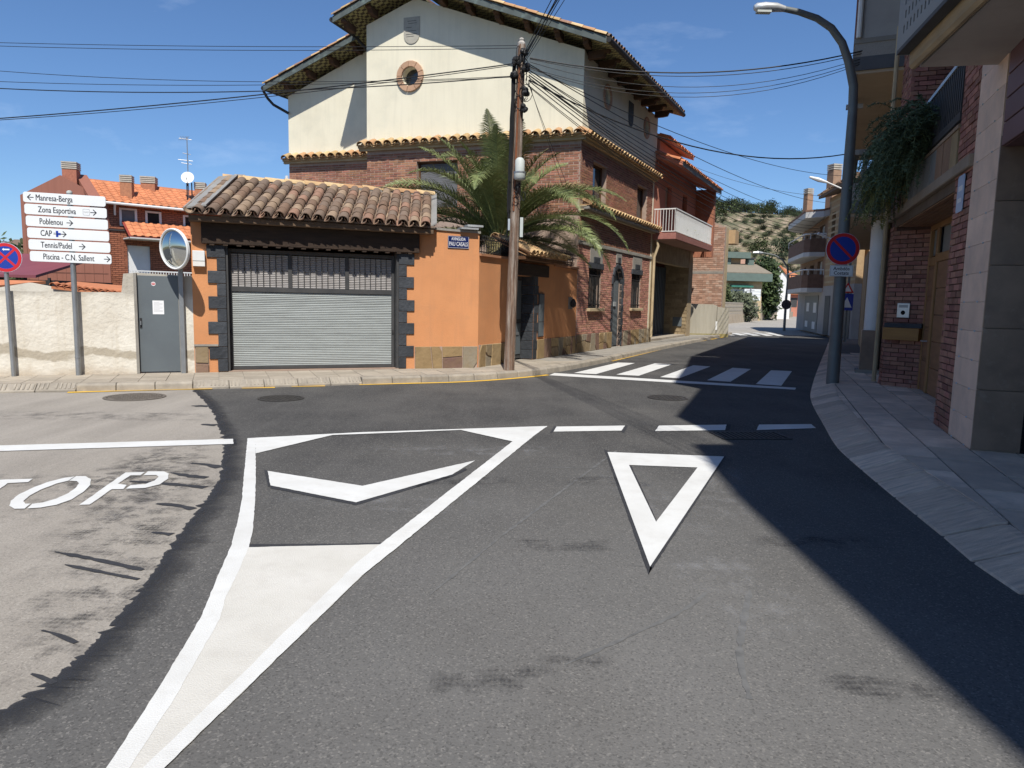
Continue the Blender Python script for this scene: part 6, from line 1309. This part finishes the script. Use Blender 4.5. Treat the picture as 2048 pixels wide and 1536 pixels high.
ob('roof_slope', MB().prism([A1.p(-.2, .3, 6.46), A1.p(.3, 1.12, 6.46), A1.p(6.8, 1.12, 6.46), A1.p(8.2, .62, 6.46), A1.p(8.8, -.2, 6.46), A1.p(8.8, -4, 7.62), A1.p(-.2, -4, 7.62)], (0, 0, .1)), TILE, ap)
ob('roof_slope', MB().prism([B1_.p(-.4, .5, 7.1), B1_.p(5.9, .5, 7.1), B1_.p(5.9, -3.5, 8.2), B1_.p(-.4, -3.5, 8.2)], (0, 0, .14)), TILE, ap)
for i in range(26): tileat(ap, TILE, B1_.p(-.3 + i * .24, .58, 7.25), B1_.u, Vector((-B1_.n.x, -B1_.n.y, .275)).normalized(), Vector((B1_.n.x * .27, B1_.n.y * .27, .96)).normalized(), name='eave_tile')
LOUV = mat('pale_louvre', (.48, .44, .37), (.38, .35, .3), 5, .9)
def chimney(parent, c, w, z0, z1, matr=BR3, caps=3, capm=None):
    f = Fr((c[0], c[1]), 75); o = bx('chimney', f, -w / 2, w / 2, -w / 2, w / 2, z0, z1, matr, parent)
    for i in range(caps): bx('chimney_louvre', f, -w * .54, w * .54, -w * .54, w * .54, z1 + .03 + i * .11, z1 + .105 + i * .11, capm or LOUV, o)
    bx('chimney_core', f, -w * .35, w * .35, -w * .35, w * .35, z1, z1 + .02 + caps * .11, ANTHR, o)
chimney(ap, (17.276, 43.000, 7.204), .38, 6.4, 8.1, BRC); chimney(ap, (16.971, 39.000, 7.230), .5, 6.8, 8.75, BRC)
wl = thing('wall_street_lamp', B1_.p(.3, .3, 7), 'white street lamp arm reaching out over the apartment block roof', 'street lamp'); q0, q1, q2 = Vector((14.940, 33.000, 6.788)), Vector((14.077, 33.000, 7.124)), Vector((13.247, 33.000, 7.349))
ob('arm', MB().tube([B1_.p(.6, .0, 6.2), q0, q1], .035, 8), WHITE, wl, True); ob('lamp_head', MB().tube([q1, q1.lerp(q2, .5), q2], [.05, .1, .05], 8), WHITE, wl, True)
wl = thing('wall_street_lamp', B1_.p(4, .1, 5), 'short white lamp arm on the tan brick wall beside the no-parking sign', 'street lamp'); q0, q2 = Vector((15.729, 36.000, 4.921)), Vector((15.065, 36.000, 5.152))
ob('arm', MB().tube([B1_.p(3.2, 0, 4.8), q0, q0.lerp(q2, .4)], .03, 8), WHITE, wl); ob('lamp_head', MB().tube([q0.lerp(q2, .4), q2], [.06, .07], 8), WHITE, wl)

# ---------------------------------------------------------------- far lamp, signs and bin by the bend
l2 = Vector((16.708, 43.923, -0.000))
fl2 = thing('far_street_lamp', l2, 'dark curved street lamp standing at the street bend', 'street lamp')
q = [l2, l2 + Vector((0, 0, 2)), l2 + Vector((.05, 0, 3.3)), l2 + Vector((-.05, 0, 3.9)), l2 + Vector((-.4, 0, 4.35)), l2 + Vector((-.9, 0, 4.6)), l2 + Vector((-1.6, 0, 4.72))]
ob('mast', MB().tube(q, [.08, .075, .065, .06, .055, .05, .045], 10), LAMPG, fl2, True); ob('lamp_head', MB().tube([q[-1], q[-1] + Vector((-.3, 0, .02)), q[-1] + Vector((-.6, 0, .0))], [.05, .09, .04], 8), ALU, fl2)
sc_ = thing('round_sign_back', l2 + Vector((0, 0, 1.6)), 'grey back of a round sign on the dark curved lamp', 'sign'); ob('disc', MB().lathe(l2 + Vector((0, -.1, 1.62)), [(.30, 0), (.30, .02)], 24, (0, 1, 0)), ANTHR, sc_); ob('clamp', MB().box(XY, l2.x - .05, l2.x + .05, l2.y - .1, l2.y + .02, 1.58, 1.66), GALV, sc_)
def farpole(px, label): pass
sp2 = Vector((22.932, 69.399, 0.000)); fs = thing('far_direction_sign', sp2, 'far white direction sign with several lines before the green roofed house', 'sign'); ob('pole', MB().tube([sp2, sp2 + Vector((0, 0, 3.2))], .06, 8), GALV, fs); FSF = Fr((sp2.x, sp2.y), 75)
for i in range(4):
    bx('panel', FSF, -.65, 1.15, -.1, -.06, 2.0 + i * .28, 2.25 + i * .28, WHITEM, fs); bx('text_line', FSF, -.45, -.45 + (.6, 1.0, .7, .9)[i], -.06, -.055, 2.08 + i * .28, 2.17 + i * .28, bpy.data.materials['print_grey'], fs)
sm = Vector((31.788, 88.402, 0.000)); fm_ = thing('far_traffic_mirror', sm, 'far round traffic mirror on a pole before the block wall', 'mirror'); ob('pole', MB().tube([sm, sm + Vector((0, 0, 3.6))], .06, 8), GALV, fm_); d = Vector((-.3, -1, 0)).normalized(); ob('mirror_face', MB().lathe(sm + Vector((0, -.1, 3.3)), [(.56, 0), (.5, .06), (.25, .12), (.01, .14)], 24, d), MIRR, fm_, True); ob('rim', MB().lathe(sm + Vector((0, -.1, 3.3)), [(.57, -.05), (.66, -.03), (.66, .03), (.56, .03)], 24, d), WHITE, fm_)
bn = Vector((49.585, 132.855, 0.000)); bn_ = thing('yellow_bin', bn, 'small yellow bin at the foot of the white gable house', 'bin'); ob('bin_body', MB().lathe(bn + Vector((0, 0, .6)), [(.5, 0), (.62, 1.2), (.66, 1.6), (.3, 1.9)], 12), mat('bin_yellow', (.62, .42, .02)), bn_); ob('bin_foot', MB().tube([bn, bn + Vector((0, 0, .6))], .2, 8), ANTHR, bn_)

# ---------------------------------------------------------------- green roofed house, block wall, bushes
gh_ = thing('green_roofed_house', (22, 70, 0), 'flat-stepped house with grey-green fascias at the end of the street', 'house')
HF = Fr((18.2, 70), 80)
bx('lower_wall', HF, -2, 6.5, -6, 0, -.2, 3.9, TANW, gh_); bx('upper_wall', HF, -2, 5.2, -8, -2.2, 3.9, 6.4, BR4, gh_)
for q in ((-2.5, 5.9, -8.5, .5 - 2.0, 6.2, 6.8), ): bx('fascia', HF, *q, GREENF, gh_)
bx('fascia', HF, -3, 2.3, -3.5, .5, 3.75, 4.45, GREENF, gh_); bx('fascia', HF, 2.0, 7.0, -2.5, 1.0, 3.85, 4.6, GREENF, gh_)
for a_, b_, w0, z_ in ((-3, 2.2, .45, 4.46), (2.05, 6.95, .95, 4.61)): ob('roof_slope', MB().prism([HF.p(a_, w0, z_), HF.p(b_, w0, z_), HF.p(b_, w0 - 3.2, z_ + 1.0), HF.p(a_, w0 - 3.2, z_ + 1.0)], (0, 0, .08)), mat('roof_felt', (.24, .205, .155), (.2, .17, .13), 4, .95) if a_ < 0 else bpy.data.materials['roof_felt'], gh_)
for u in (3.3, 5.8): bx('chimney', HF, u, u + .65, -2.4, -1.8, 4.6, 6.2, GREENF, gh_); bx('chimney_cap', HF, u - .12, u + .77, -2.5, -1.7, 6.2, 6.3, ANTHR, gh_)
f = bx('window', HF, -1.2, 1.2, .0, .04, 1.6, 3.2, mat('pinkish_blind', (.45, .36, .34)), gh_); f = bx('window', HF, 3.1, 4.7, .0, .05, 1.7, 3.1, WHITE, gh_)
for i in range(3): bx('pane', HF, 3.2 + i * .5, 3.6 + i * .5, .05, .06, 2.4, 2.7, GLASS, f)
bx('door', HF, 3.1, 4.7, 0, .05, .2, 1.65, GREENF, gh_); bx('awning', HF, 2.9, 5.2, .0, .7, 3.25, 3.45, mat('awning_green', (.05, .2, .15)), gh_); bx('balcony', HF, -2, 2.4, 0, .5, .9, 1.55, CONC, gh_); bx('undercroft', HF, -2, 2.4, .0, .01, -.1, .85, BLACK, gh_)
# perforated block wall
pw = thing('perforated_block_wall', (20, 62, 0), 'pale perforated block wall on a rendered base before the green roofed house', 'wall')
w0_, w1_ = Vector((16.6, 56.2)), Vector((29.0, 80.0)); PF = Fr((w0_.x, w0_.y), math.degrees(math.atan2(w1_.x - w0_.x, w1_.y - w0_.y))); Lw = (w1_ - w0_).length
bx('rendered_base', PF, -3, Lw + 20, -.25, 0, -.1, .75, mat('base_render', (.46, .38, .28), (.37, .3, .22), 2, .95, .2, 20, stain=((.30, .22, .14), 1.5, .5, .75, .6)), pw)
hl = []
for i in range(58):
    for k in range(3): hl.append(rect(-2.8 + i * .45 + (k % 2) * .1, -2.55 + i * .45 + (k % 2) * .1, .86 + k * .3, 1.04 + k * .3))
ob('block_screen', MB().slab(PF, [rect(-3, Lw + .5, .75, 1.75)] + hl, -.18, -.04), mat('screen_block', (.40, .35, .28), (.33, .29, .23), 4, .95), pw); bx('solid_wall', PF, Lw + .6, Lw + 18, -.18, -.04, .75, 1.7, CONC, pw)
def leaves(mb, c, rx, rz, n_, size, r_, shell=.55):
    for _ in range(n_):
        d = Vector((r_.gauss(0, 1), r_.gauss(0, 1), r_.gauss(0, 1))).normalized(); k = (shell + (1 - shell) * r_.random()) * (1 + .22 * math.sin(d.x * 5 + d.z * 7 + c.x) + .15 * math.sin(d.y * 9 + d.z * 4)); p = Vector(c) + Vector((d.x * rx, d.y * rx, d.z * rz)) * k
        a_ = Vector((r_.uniform(-1, 1), r_.uniform(-1, 1), r_.uniform(-1, 1))).normalized() * size * r_.uniform(.6, 1.3); b_ = a_.orthogonal().normalized() * size * .55; mb.add([p - a_, p + b_, p + a_, p - b_], [(0, 1, 2, 3)])
GR1 = mat('bush_green', (.075, .095, .035), (.04, .055, .02), .9, .8, rnd=.3); GR2 = mat('grey_green_shrub', (.12, .135, .085), (.08, .095, .055), .9, .85, rnd=.25); GR3 = mat('dark_evergreen', (.03, .045, .02), (.018, .03, .014), .9, .8, rnd=.3); GR5 = mat('glossy_dark_leaf', (.05, .075, .025), (.03, .045, .016), .9, .5, rnd=.35); GR4 = mat('pine_green', (.055, .075, .03), (.03, .045, .02), .3, .85, rnd=.3)
def tree(name, base, h, rx, rz, matr, label, cat='tree', n_=900, size=.16, lobes=6, seed=1, group=None):
    r_ = random.Random(seed); base = V3(base); t = thing(name, base, label, cat, group); c = base + Vector((0, 0, h - rz))
    tr = MB().tube([base, base + Vector((r_.uniform(-.1, .1), 0, (h - rz) * .6)), c], [.05 * h * .5, .035 * h * .5, .015 * h], 7)
    for i in range(4): tr.tube([base + Vector((0, 0, (h - rz) * .6)), c + Vector((r_.uniform(-.5, .5) * rx, r_.uniform(-.5, .5) * rx, r_.uniform(-.2, .5) * rz))], .012 * h, 5)
    ob('trunk', tr, bpy.data.materials['palm_trunk'], t); mb = MB()
    for i in range(lobes):
        o = Vector((r_.uniform(-.5, .5) * rx, r_.uniform(-.5, .5) * rx, r_.uniform(-.55, .55) * rz)); leaves(mb, c + o, rx * .62, rz * .6, n_ // lobes, size, r_)
    ob('crown', mb, matr, t); return t
tree('shrub', (20.6, 65.0, 0), 2.7, 1.7, 1.3, GR2, 'wide grey-green shrub in front of the green roofed house', 'shrub', 3200, .17, 12, 2)
tree('cypress', (18.2, 62.5, 0), 3.2, .75, 1.55, GR1, 'small rounded cypress above the concrete garden wall', 'tree', 2200, .14, 8, 3)
tree('broadleaf_tree', (26.0, 74.8, 0), 6.2, 1.9, 3.0, GR5, 'dense dark green tree between the green roofed house and the white gable', 'tree', 7500, .24, 16, 4)
# white gable house and orange roofs
wg = thing('white_gable_house', (30, 84, 0), 'plain white rendered gable house behind the dark green tree', 'house'); WF = Fr((27.6, 84), 88)
ob('gable_wall', MB().slab(WF, [[(1.5, -.2), (4.9, -.2), (4.9, 4.4), (3.4, 6.1), (1.5, 6.1)]], -8, 0), WHITE, wg)
ob('roof_slope', MB().prism([WF.p(3.3, .2, 6.15), WF.p(5.2, .2, 4.05), WF.p(5.2, -8, 4.05), WF.p(3.3, -8, 6.15)], (.1, 0, .15)), TILEO, wg); bx('oil_tank', WF, 2.6, 4.4, .05, .6, 0, 2.8, WHITE, wg)
for i, (px_, Y, w_, h, lab) in enumerate(((38.5, 112, 15, 5.4, 'long house with orange tiled hip roof behind the white gable'), (43, 104, 9, 3.2, 'low orange roofed house right of the white gable'), (44, 132, 12, 8.0, 'house with pinkish weathered tile roof below the hill'))):
    o_ = thing('orange_roofed_house', (px_, Y, 0), lab, 'house'); OF = Fr((px_ - w_ / 2, Y), 84)
    bx('wall', OF, 0, w_, -7, 0, -.5, h, (TANW, PINK, BR4)[i], o_); ob('roof', MB().prism([OF.p(-.5, .6, h), OF.p(w_ + .5, .6, h), OF.p(w_ - 1.5, -3.5, h + 1.9), OF.p(1.5, -3.5, h + 1.9)], (0, 0, .2)), TILEO if i < 2 else mat('faded_roof', (.36, .2, .14), (.28, .17, .12), 3, .95), o_); ob('roof', MB().prism([OF.p(-.5, -7.6, h), OF.p(w_ + .5, -7.6, h), OF.p(w_ - 1.5, -3.5, h + 1.9), OF.p(1.5, -3.5, h + 1.9)], (0, 0, .2)), TILEO, o_)
    for k in range(3): bx('window', OF, w_ * (.2 + .25 * k), w_ * (.2 + .25 * k) + 1, 0, .05, h - 1.8, h - .5, ANTHR, o_)
hd = thing('hedge', (39.686, 100.601, 0.000), 'clipped green hedge behind a grey fence at the street bend', 'hedge'); mb = MB(); r_ = random.Random(8)
hb = Vector((43.622, 110.605, 0.000))
for i in range(8): leaves(mb, hb + Vector((i * .8 - 2, 0, 1.6)), .9, .8, 200, .18, r_)
ob('foliage', mb, GR1, hd)
fe = thing('grey_fence', hb, 'dark grey panel fence in front of the hedge', 'fence')
for i in range(4): bx('fence_panel', XY, hb.x - 3 + i * 1.7, hb.x - 1.4 + i * 1.7, hb.y - 1.2, hb.y - 1.1, 0, 1.5, ANTHR, fe)

# ---------------------------------------------------------------- hill
import mathutils
def hz(x, y):
    t = max(0, min(1, (y - 105) / 200)); t = t * t * (3 - 2 * t); base = 39 * t * (1 - .25 * max(0, min(1, (x - 130) / 120)))
    base *= max(0, min(1, (x + 40) / 60)); nz_ = mathutils.noise.fractal(Vector((x * .02, y * .02, 3)), 1, 2, 5) * 5 * t
    ter = math.sin((base + nz_) * 1.5) * .45 * t
    return base + nz_ + ter - .04
mb = MB(); nx, ny = 110, 100; xs = [-60 + 400 * i / nx for i in range(nx + 1)]; ys = [100 + 320 * j / ny for j in range(ny + 1)]
mb.add([(x, y, hz(x, y)) for y in ys for x in xs], [(j * (nx + 1) + i, j * (nx + 1) + i + 1, (j + 1) * (nx + 1) + i + 1, (j + 1) * (nx + 1) + i) for j in range(ny) for i in range(nx)])
m, n, b = newmat('hillside_scrub'); v = coords(n); cs = mixc(n, ramp(n, noise(n, v, .33, 9, .7), .4, .6), (.23, .185, .115), (.12, .115, .06)); cs = mixc(n, ramp(n, noise(n, v, .55, 9, .75), .5, .62, 0, .85), cs, (.40, .29, .22)); cs = mixc(n, ramp(n, noise(n, v, .14, 8, .7), .48, .58), cs, (.085, .09, .042)); n.links.new(cs, b.inputs[0]); b.inputs['Roughness'].default_value = 1
bp = N(n, 'ShaderNodeBump', i_Strength=.9, i_Distance=1.2); n.links.new(noise(n, v, .6, 8), bp.inputs['Height']); n.links.new(bp.outputs[0], b.inputs['Normal'])
ob('hill', mb, m, kind='structure', smooth=True)
strip('hill_track', [(84, 196), (88, 206), (93, 214), (98, 220)], 1.6, mat('pale_track', (.5, .43, .32)), 0, bpy.data.objects['hill'])
tk = bpy.data.objects['hill_track']
for v_ in tk.data.vertices: v_.co.z = hz(v_.co.x, v_.co.y) + .8
def crownmesh(seed, rx, rz, n_, size, matr):
    r_ = random.Random(seed); mb = MB()
    for i in range(7): leaves(mb, Vector((r_.uniform(-.5, .5) * rx, r_.uniform(-.5, .5) * rx, r_.uniform(-.4, .5) * rz)), rx * .6, rz * .6, n_ // 7, size, r_)
    return mb.mesh('crown', matr)
CM = [crownmesh(i, 1, .85, 520, .085, (GR4, GR3, GR1)[i % 3]) for i in range(6)]
TRK = MB().tube([(0, 0, -1.6), (.05, 0, -.8), (0, 0, .1)], [.12, .09, .05], 6).mesh('trunk', bpy.data.materials['palm_trunk'])
r_ = random.Random(21)
def hilltree(x, y, h, label, group, cat):
    z = hz(x, y); t = thing('pine_tree' if cat == 'tree' else 'hill_shrub', (x, y, z), label, cat, group); k = h / 2.2; lift = .75 if cat == 'tree' else .5; M = Matrix.Translation((x, y, z + k * lift)) @ Matrix.Rotation(r_.uniform(0, 6), 4, 'Z') @ Matrix.Diagonal((k * r_.uniform(.85, 1.15), k * r_.uniform(.85, 1.15), k * (1.0 if cat == 'tree' else .75), 1)); ob('crown', r_.choice(CM), None, t, M=M)
    ob('trunk', TRK, None, t, M=M)
for i in range(60):
    x = 62 + i * 1.12 + r_.uniform(-1, 1); hilltree(x, 303 + r_.uniform(-6, 10), r_.uniform(4.5, 8.5), 'pine tree on the ridge line of the scrubby hill', 'pines along the hill ridge', 'tree')
for i in range(190):
    y = r_.uniform(165, 295); x = (.245 + r_.random() * .17) * y; hilltree(x, y, r_.uniform(1.5, 4.2), 'dark green shrub dotted on the dry hillside', 'shrubs on the hillside', 'shrub')
for (px, y, h) in ((.2755, 230, 7), (.335, 190, 7), (.37, 185, 8), (.39, 186, 6), (.29, 255, 9), (.27, 262, 8), (.345, 270, 6)): hilltree(px * y, y, h, 'larger rounded tree standing on the hillside slope', 'larger trees on the hillside', 'tree')
mb = MB(); nxs = 90
for j, (dy, hf) in enumerate(((0, 0), (260, .6), (520, 1.0), (900, .8))):
    for i in range(nxs + 1):
        x = -1900 + 2300 * i / nxs; mb.v.append((x, 1150 + dy, -2 + hf * (95 + 30 * math.sin(x * .006 + 1) + 12 * math.sin(x * .021)) * (1 if x < 0 else max(0, 1 - x / 350))))
for j in range(3):
    for i in range(nxs): mb.f.append((j * (nxs + 1) + i, j * (nxs + 1) + i + 1, (j + 1) * (nxs + 1) + i + 1, (j + 1) * (nxs + 1) + i))
ob('distant_hills', mb, mat('wooded_hill', (.06, .085, .05), (.04, .06, .04), .01, 1), kind='structure', smooth=True)

# ---------------------------------------------------------------- houses behind the white wall on the left
lh = thing('brick_apartment_house', (-22, 42, 0), 'red brick apartment house with bright orange tile roof behind the plaster wall', 'house')
cA = Vector((-23.7, 42.0)); LF = Fr((cA.x, cA.y), 48)        # long facade, receding right
SFm = Fr((-28.2, 41.3), 81)                                  # clad gable end, facing us
CLAD = mat('red_brown_cladding', (.30, .125, .085), (.265, .11, .075), 1.2, .6, stretch=(6, 6, .2))
ob('gable_wall', MB().slab(SFm, [[(0, 0), (4.62, 0), (4.62, 6.7), (2.15, 8.1), (0, 6.9)]], -.3, 0), CLAD, lh); bx('panel_seam', SFm, 0, 4.6, 0, .01, 2.55, 2.6, mat('seam_brown', (.16, .07, .05)), lh); bx('corner_trim', SFm, 4.5, 4.62, 0, .03, 0, 6.6, CLAD, lh)
for i in range(9): bx('panel_seam', SFm, .5 * i + .2, .5 * i + .22, 0, .008, 0, 6.6, bpy.data.materials['seam_brown'], lh)
wins = [(.65, 1.6, 5.4, 6.45), (2.05, 2.95, 5.35, 6.4), (4.2, 5.2, 5.3, 6.35), (1.0, 2.25, 1.75, 4.3)]
ob('facade_wall', MB().slab(LF, [rect(0, 16, 0, 6.75)] + [rect(*q) for q in wins], -.3, -.02), mat('mortar_red', (.13, .05, .035)), lh)
lay(lh, bricks(LF, 0, 9, 1.2, 6.7, wins + [(0, 16, 5.1, 5.17)], .34, .115, .03, w0=-.04), mat('glazed_red_brick', (.36, .135, .072), (.29, .105, .058), 4, .6, .1, 20, rnd=.2), 300)
for q in wins[:3]: f = ob('window', MB().slab(LF, [rect(*q), rect(q[0] + .12, q[1] - .12, q[2] + .1, q[3] - .1)], -.15, .02), WHITE, lh); bx('pane', LF, q[0] + .12, q[1] - .12, -.1, -.08, q[2] + .1, q[3] - .1, SHUT if q is wins[0] else GLASS, f)
f = bx('balcony_door', LF, 1.0, 2.25, -.15, -.1, 1.75, 4.3, WHITE, lh); bx('balcony_floor', LF, .8, 13, 0, 1.2, 1.6, 1.75, CONC, lh)
rl3 = bx('balcony_rail', LF, .8, 13, 1.15, 1.2, 2.75, 2.82, WHITE, lh)
for i in range(60): bx('baluster', LF, .8 + i * .15, .84 + i * .15, 1.16, 1.19, 1.75, 2.75, WHITE, rl3)
m, n, b = newmat('flat_orange_tiles'); v = coords(n); brk = N(n, 'ShaderNodeTexBrick', i_Scale=1.0); ob_m = N(n, 'ShaderNodeMapping'); n.links.new(v, ob_m.inputs[0]); n.links.new(ob_m.outputs[0], brk.inputs[0])
def flatroof(o, e, s, W, L, parent, matr, tw=.42, th=.40):
    e = e.normalized(); s = s.normalized(); nn = e.cross(s); nn = -nn if nn.z < 0 else nn; me = {}
    pr = [(-tw / 2, 0), (-tw * .3, .0), (-tw * .12, .05), (tw * .12, .05), (tw * .3, 0), (tw / 2, 0)]
    tmsh = MB().add([(x, 0, z + .02) for x, z in pr] + [(x, th * 1.1, z) for x, z in pr] + [(x, 0, z - .02) for x, z in pr], [(i, i + 1, i + 7, i + 6) for i in range(5)] + [(i, i + 12, i + 13, i + 1) for i in range(5)]).mesh('roof_tile', matr)
    rest = MB(); c = 0; nw, nl = int(W / tw), int(L / th)
    lst = [(i, k) for k in range(nl) for i in range(nw)]; ids = set(range(min(300, len(lst))))
    for c, (i, k) in enumerate(lst):
        p = o + e * ((i + .5) * tw) + s * (k * th) + nn * .02; M = Matrix(((e.x, s.x, nn.x, p.x), (e.y, s.y, nn.y, p.y), (e.z, s.z, nn.z, p.z), (0, 0, 0, 1)))
        if c < 250: ob('roof_tile', tmsh, matr, parent, M=M)
        else:
            b0 = len(rest.v); rest.v += [tuple(M @ vv.co) for vv in tmsh.vertices]; rest.f += [[b0 + q for q in p_.vertices] for p_ in tmsh.polygons]
    if rest.v: ob('roof_tiling', rest, matr, parent, kind='stuff')
E0 = LF.p(-.35, .55, 6.62); up_s = Vector((-LF.n.x, -LF.n.y, .5)).normalized()
ob('roof_deck', MB().prism([E0, LF.p(16, .55, 6.62), LF.p(16, -2.6, 8.2), LF.p(-.35, -2.6, 8.2)], (0, 0, .04)), TILEO, lh); flatroof(E0 + Vector((0, 0, .05)), LF.u, up_s, 15.5, 3.5, lh, TILEO)
ob('roof_deck', MB().prism([LF.p(-.35, -2.6, 8.2), LF.p(16, -2.6, 8.2), LF.p(16, -6.5, 6.4), LF.p(-.35, -6.5, 6.4)], (0, 0, .06)), TILEO, lh)
ob('verge_board', MB().prism([LF.p(-.4, .6, 6.6), LF.p(-.4, -2.6, 8.22), LF.p(-.4, -2.6, 8.45), LF.p(-.4, .6, 6.85)], LF.u * -.6), CLAD, lh)
ob('gutter', MB().tube([LF.p(-.3, .62, 6.6), LF.p(15, .62, 6.6)], .08, 8), WHITE, lh); ob('downpipe', MB().tube([LF.p(.3, .6, 6.55), LF.p(.35, .3, 6.3), LF.p(.4, .08, 6.0)], .06, 6), WHITE, lh)
cE = LF.p(.85, 1.5, 4.75); flatroof(cE, LF.u, Vector((-LF.n.x, -LF.n.y, .65)).normalized(), 9, 1.7, lh, TILEO); ob('canopy_deck', MB().prism([LF.p(.75, 1.5, 4.7), LF.p(11, 1.5, 4.7), LF.p(11, .0, 5.65), LF.p(.75, .0, 5.65)], (0, 0, .05)), RED if False else mat('red_flashing', (.28, .05, .035)), lh); bx('canopy_soffit', LF, .8, 11, 0, 1.5, 4.62, 4.70, SOFW, lh)
bx('ledge', LF, 0, 13, -.02, .06, 5.1, 5.16, ANTHR, lh)
def chim2(px, py, Y, w, h): chimney(lh, (px, py), w, Y, h, BR3, 4, mat('louvre_grey', (.33, .31, .27)) if 'louvre_grey' not in bpy.data.materials else bpy.data.materials['louvre_grey'])
for c_, z0_, z1_, w_ in ((LF.p(-1.3, -2.1, 0), 7.4, 8.55, .75), (LF.p(1.25, -.5, 0), 6.9, 7.95, .62), (LF.p(2.9, -2.1, 0), 7.6, 8.25, .8), (LF.p(5.6, -.9, 0), 7.0, 8.1, .62), (LF.p(8.6, -2.0, 0), 7.6, 9.1, .62)): chimney(lh, c_, w_, z0_, z1_, BR3, 4, LOUV)
bx('dormer', LF, 6.8, 8.2, -3.2, -1.6, 7.4, 8.6, BR3, lh)
an = thing('roof_antenna', LF.p(4.9, -1.0, 7.3), 'tall television antenna mast on the orange roof', 'antenna'); ap_ = LF.p(4.9, -1.0, 0); ob('mast', MB().tube([ap_ + Vector((0, 0, 7.4)), ap_ + Vector((0, 0, 11.3))], .03, 6), GALV, an)
for z_, l_ in ((11.2, .5), (10.3, .3), (9.9, .6), (9.7, .4)): ob('boom', MB().tube([ap_ + Vector((-l_, 0, z_)), ap_ + Vector((l_ * .4, .2, z_ - .05))], .02, 5), GALV, an)
for k in range(6): ob('element', MB().tube([ap_ + Vector((-.45 + k * .1, -.15, 11.05)), ap_ + Vector((-.45 + k * .1, .15, 11.35))], .012, 4), GALV, an)
dh = thing('satellite_dish', LF.p(4.9, -1.2, 8), 'white satellite dish on the orange roof below the antenna', 'satellite dish'); dc = ap_ + Vector((.1, -.3, 8.75)); ob('dish', MB().lathe(dc, [(.01, -.1), (.2, -.07), (.36, .02), (.38, .03), (.36, .035), (.2, -.04), (.01, -.07)], 28, (.25, -1, .35)), WHITE, dh, True); ob('arm', MB().tube([dc + Vector((0, 0, -.5)), dc + Vector((.2, -.6, -.1))], .02, 5), DARKM, dh)
ob('stand', MB().tube([dc + Vector((-.1, .1, -.1)), dc + Vector((-.1, .1, -1.6))], .04, 6).tube([dc + Vector((.2, .1, -.3)), dc + Vector((.2, .1, -1.6))], .04, 6), DARKM, dh, kind='stuff')
# shed roofs just behind the wall
sh = thing('ruined_shed', (-18, 24, 0), 'low shed with broken plaster gable and old tiles behind the plaster wall', 'shed')
SH = Fr((-17.2, 22.5), 75)
ob('gable_wall', MB().slab(SH, [[(0, 0), (3.6, 0), (3.6, 1.42), (1.7, 1.78), (0, 1.42)]], -.3, 0), PLAST, sh); ob('roof_slope', MB().prism([SH.p(-4.2, .1, 1.4), SH.p(-.4, .1, 1.4), SH.p(1.2, -3, 1.78), SH.p(-4.2, -3, 1.78)], (0, 0, .1)), TILEO, sh); ob('roof_slope', MB().prism([SH.p(2.4, .2, 1.6), SH.p(5.2, .2, 1.3), SH.p(5.2, -2, 1.6), SH.p(2.4, -2, 1.8)], (0, 0, .08)), TILEO, sh)
for i in range(14): tileat(sh, TILEO, SH.p(2.45 + i * .2, .25, 1.72 - i * .024), SH.u, Vector((-SH.n.x, -SH.n.y, .12)).normalized(), Vector((SH.n.x * .1, SH.n.y * .1, 1)).normalized())
ob('dormer_gable', MB().prism([SH.p(4.3, .1, 1.35), SH.p(5.5, .1, 1.3), SH.p(4.6, .1, 1.9)], (-.3, 1.2, 0)), TANW, sh)
pr_ = thing('plum_roof_shed', (-24, 32, 0), 'long shed with a flat plum red sheet roof left of the cladding', 'shed'); PR = Fr((-30, 31), 84)
bx('wall', PR, 0, 9.4, -6, -.2, 0, 2.0, DARKM, pr_)
for i in range(10): bx('post', PR, .2 + i, .3 + i, -.15, -.05, 0, 2.1, DARKM, pr_)
ob('roof', MB().prism([PR.p(-.3, .3, 2.08), PR.p(8.9, .3, 2.08), PR.p(8.9, -6, 3.3), PR.p(-.3, -6, 3.3)], (0, 0, .12)), mat('plum_sheet', (.22, .065, .075), (.19, .055, .065), .7, .5, stretch=(5, .5, 1)), pr_)
fb = thing('far_village_house', (-47, 75, 0), 'distant brown tiled house with white chimneys behind the no-stopping sign', 'house'); FB_ = Fr((-54, 75), 85); bx('wall', FB_, 0, 9.5, -6, 0, 0, 5.2, BR4, fb); ob('roof', MB().prism([FB_.p(-.5, .6, 5.2), FB_.p(10, .6, 5.2), FB_.p(10, -4, 6.8), FB_.p(-.5, -4, 6.8)], (0, 0, .2)), TILE, fb)
for u in (4.6, 7.3): bx('chimney', FB_, u, u + .8, -2, -1.2, 5.9, 7.6, WHITE, fb)
for i, (x, y, h, rx) in enumerate(((-34, 52, 5.2, 3.4), (-39, 55, 4.8, 3.2), (-44, 50, 4.6, 3.0), (-31, 56, 5.0, 3.0))): tree('garden_tree', (x, y, 0), h, rx, h * .42, (GR1, GR3, GR1, GR4)[i], 'leafy tree behind the plum roofed shed', 'tree', 1400, .24, 10, 30 + i, 'trees behind the plum shed')
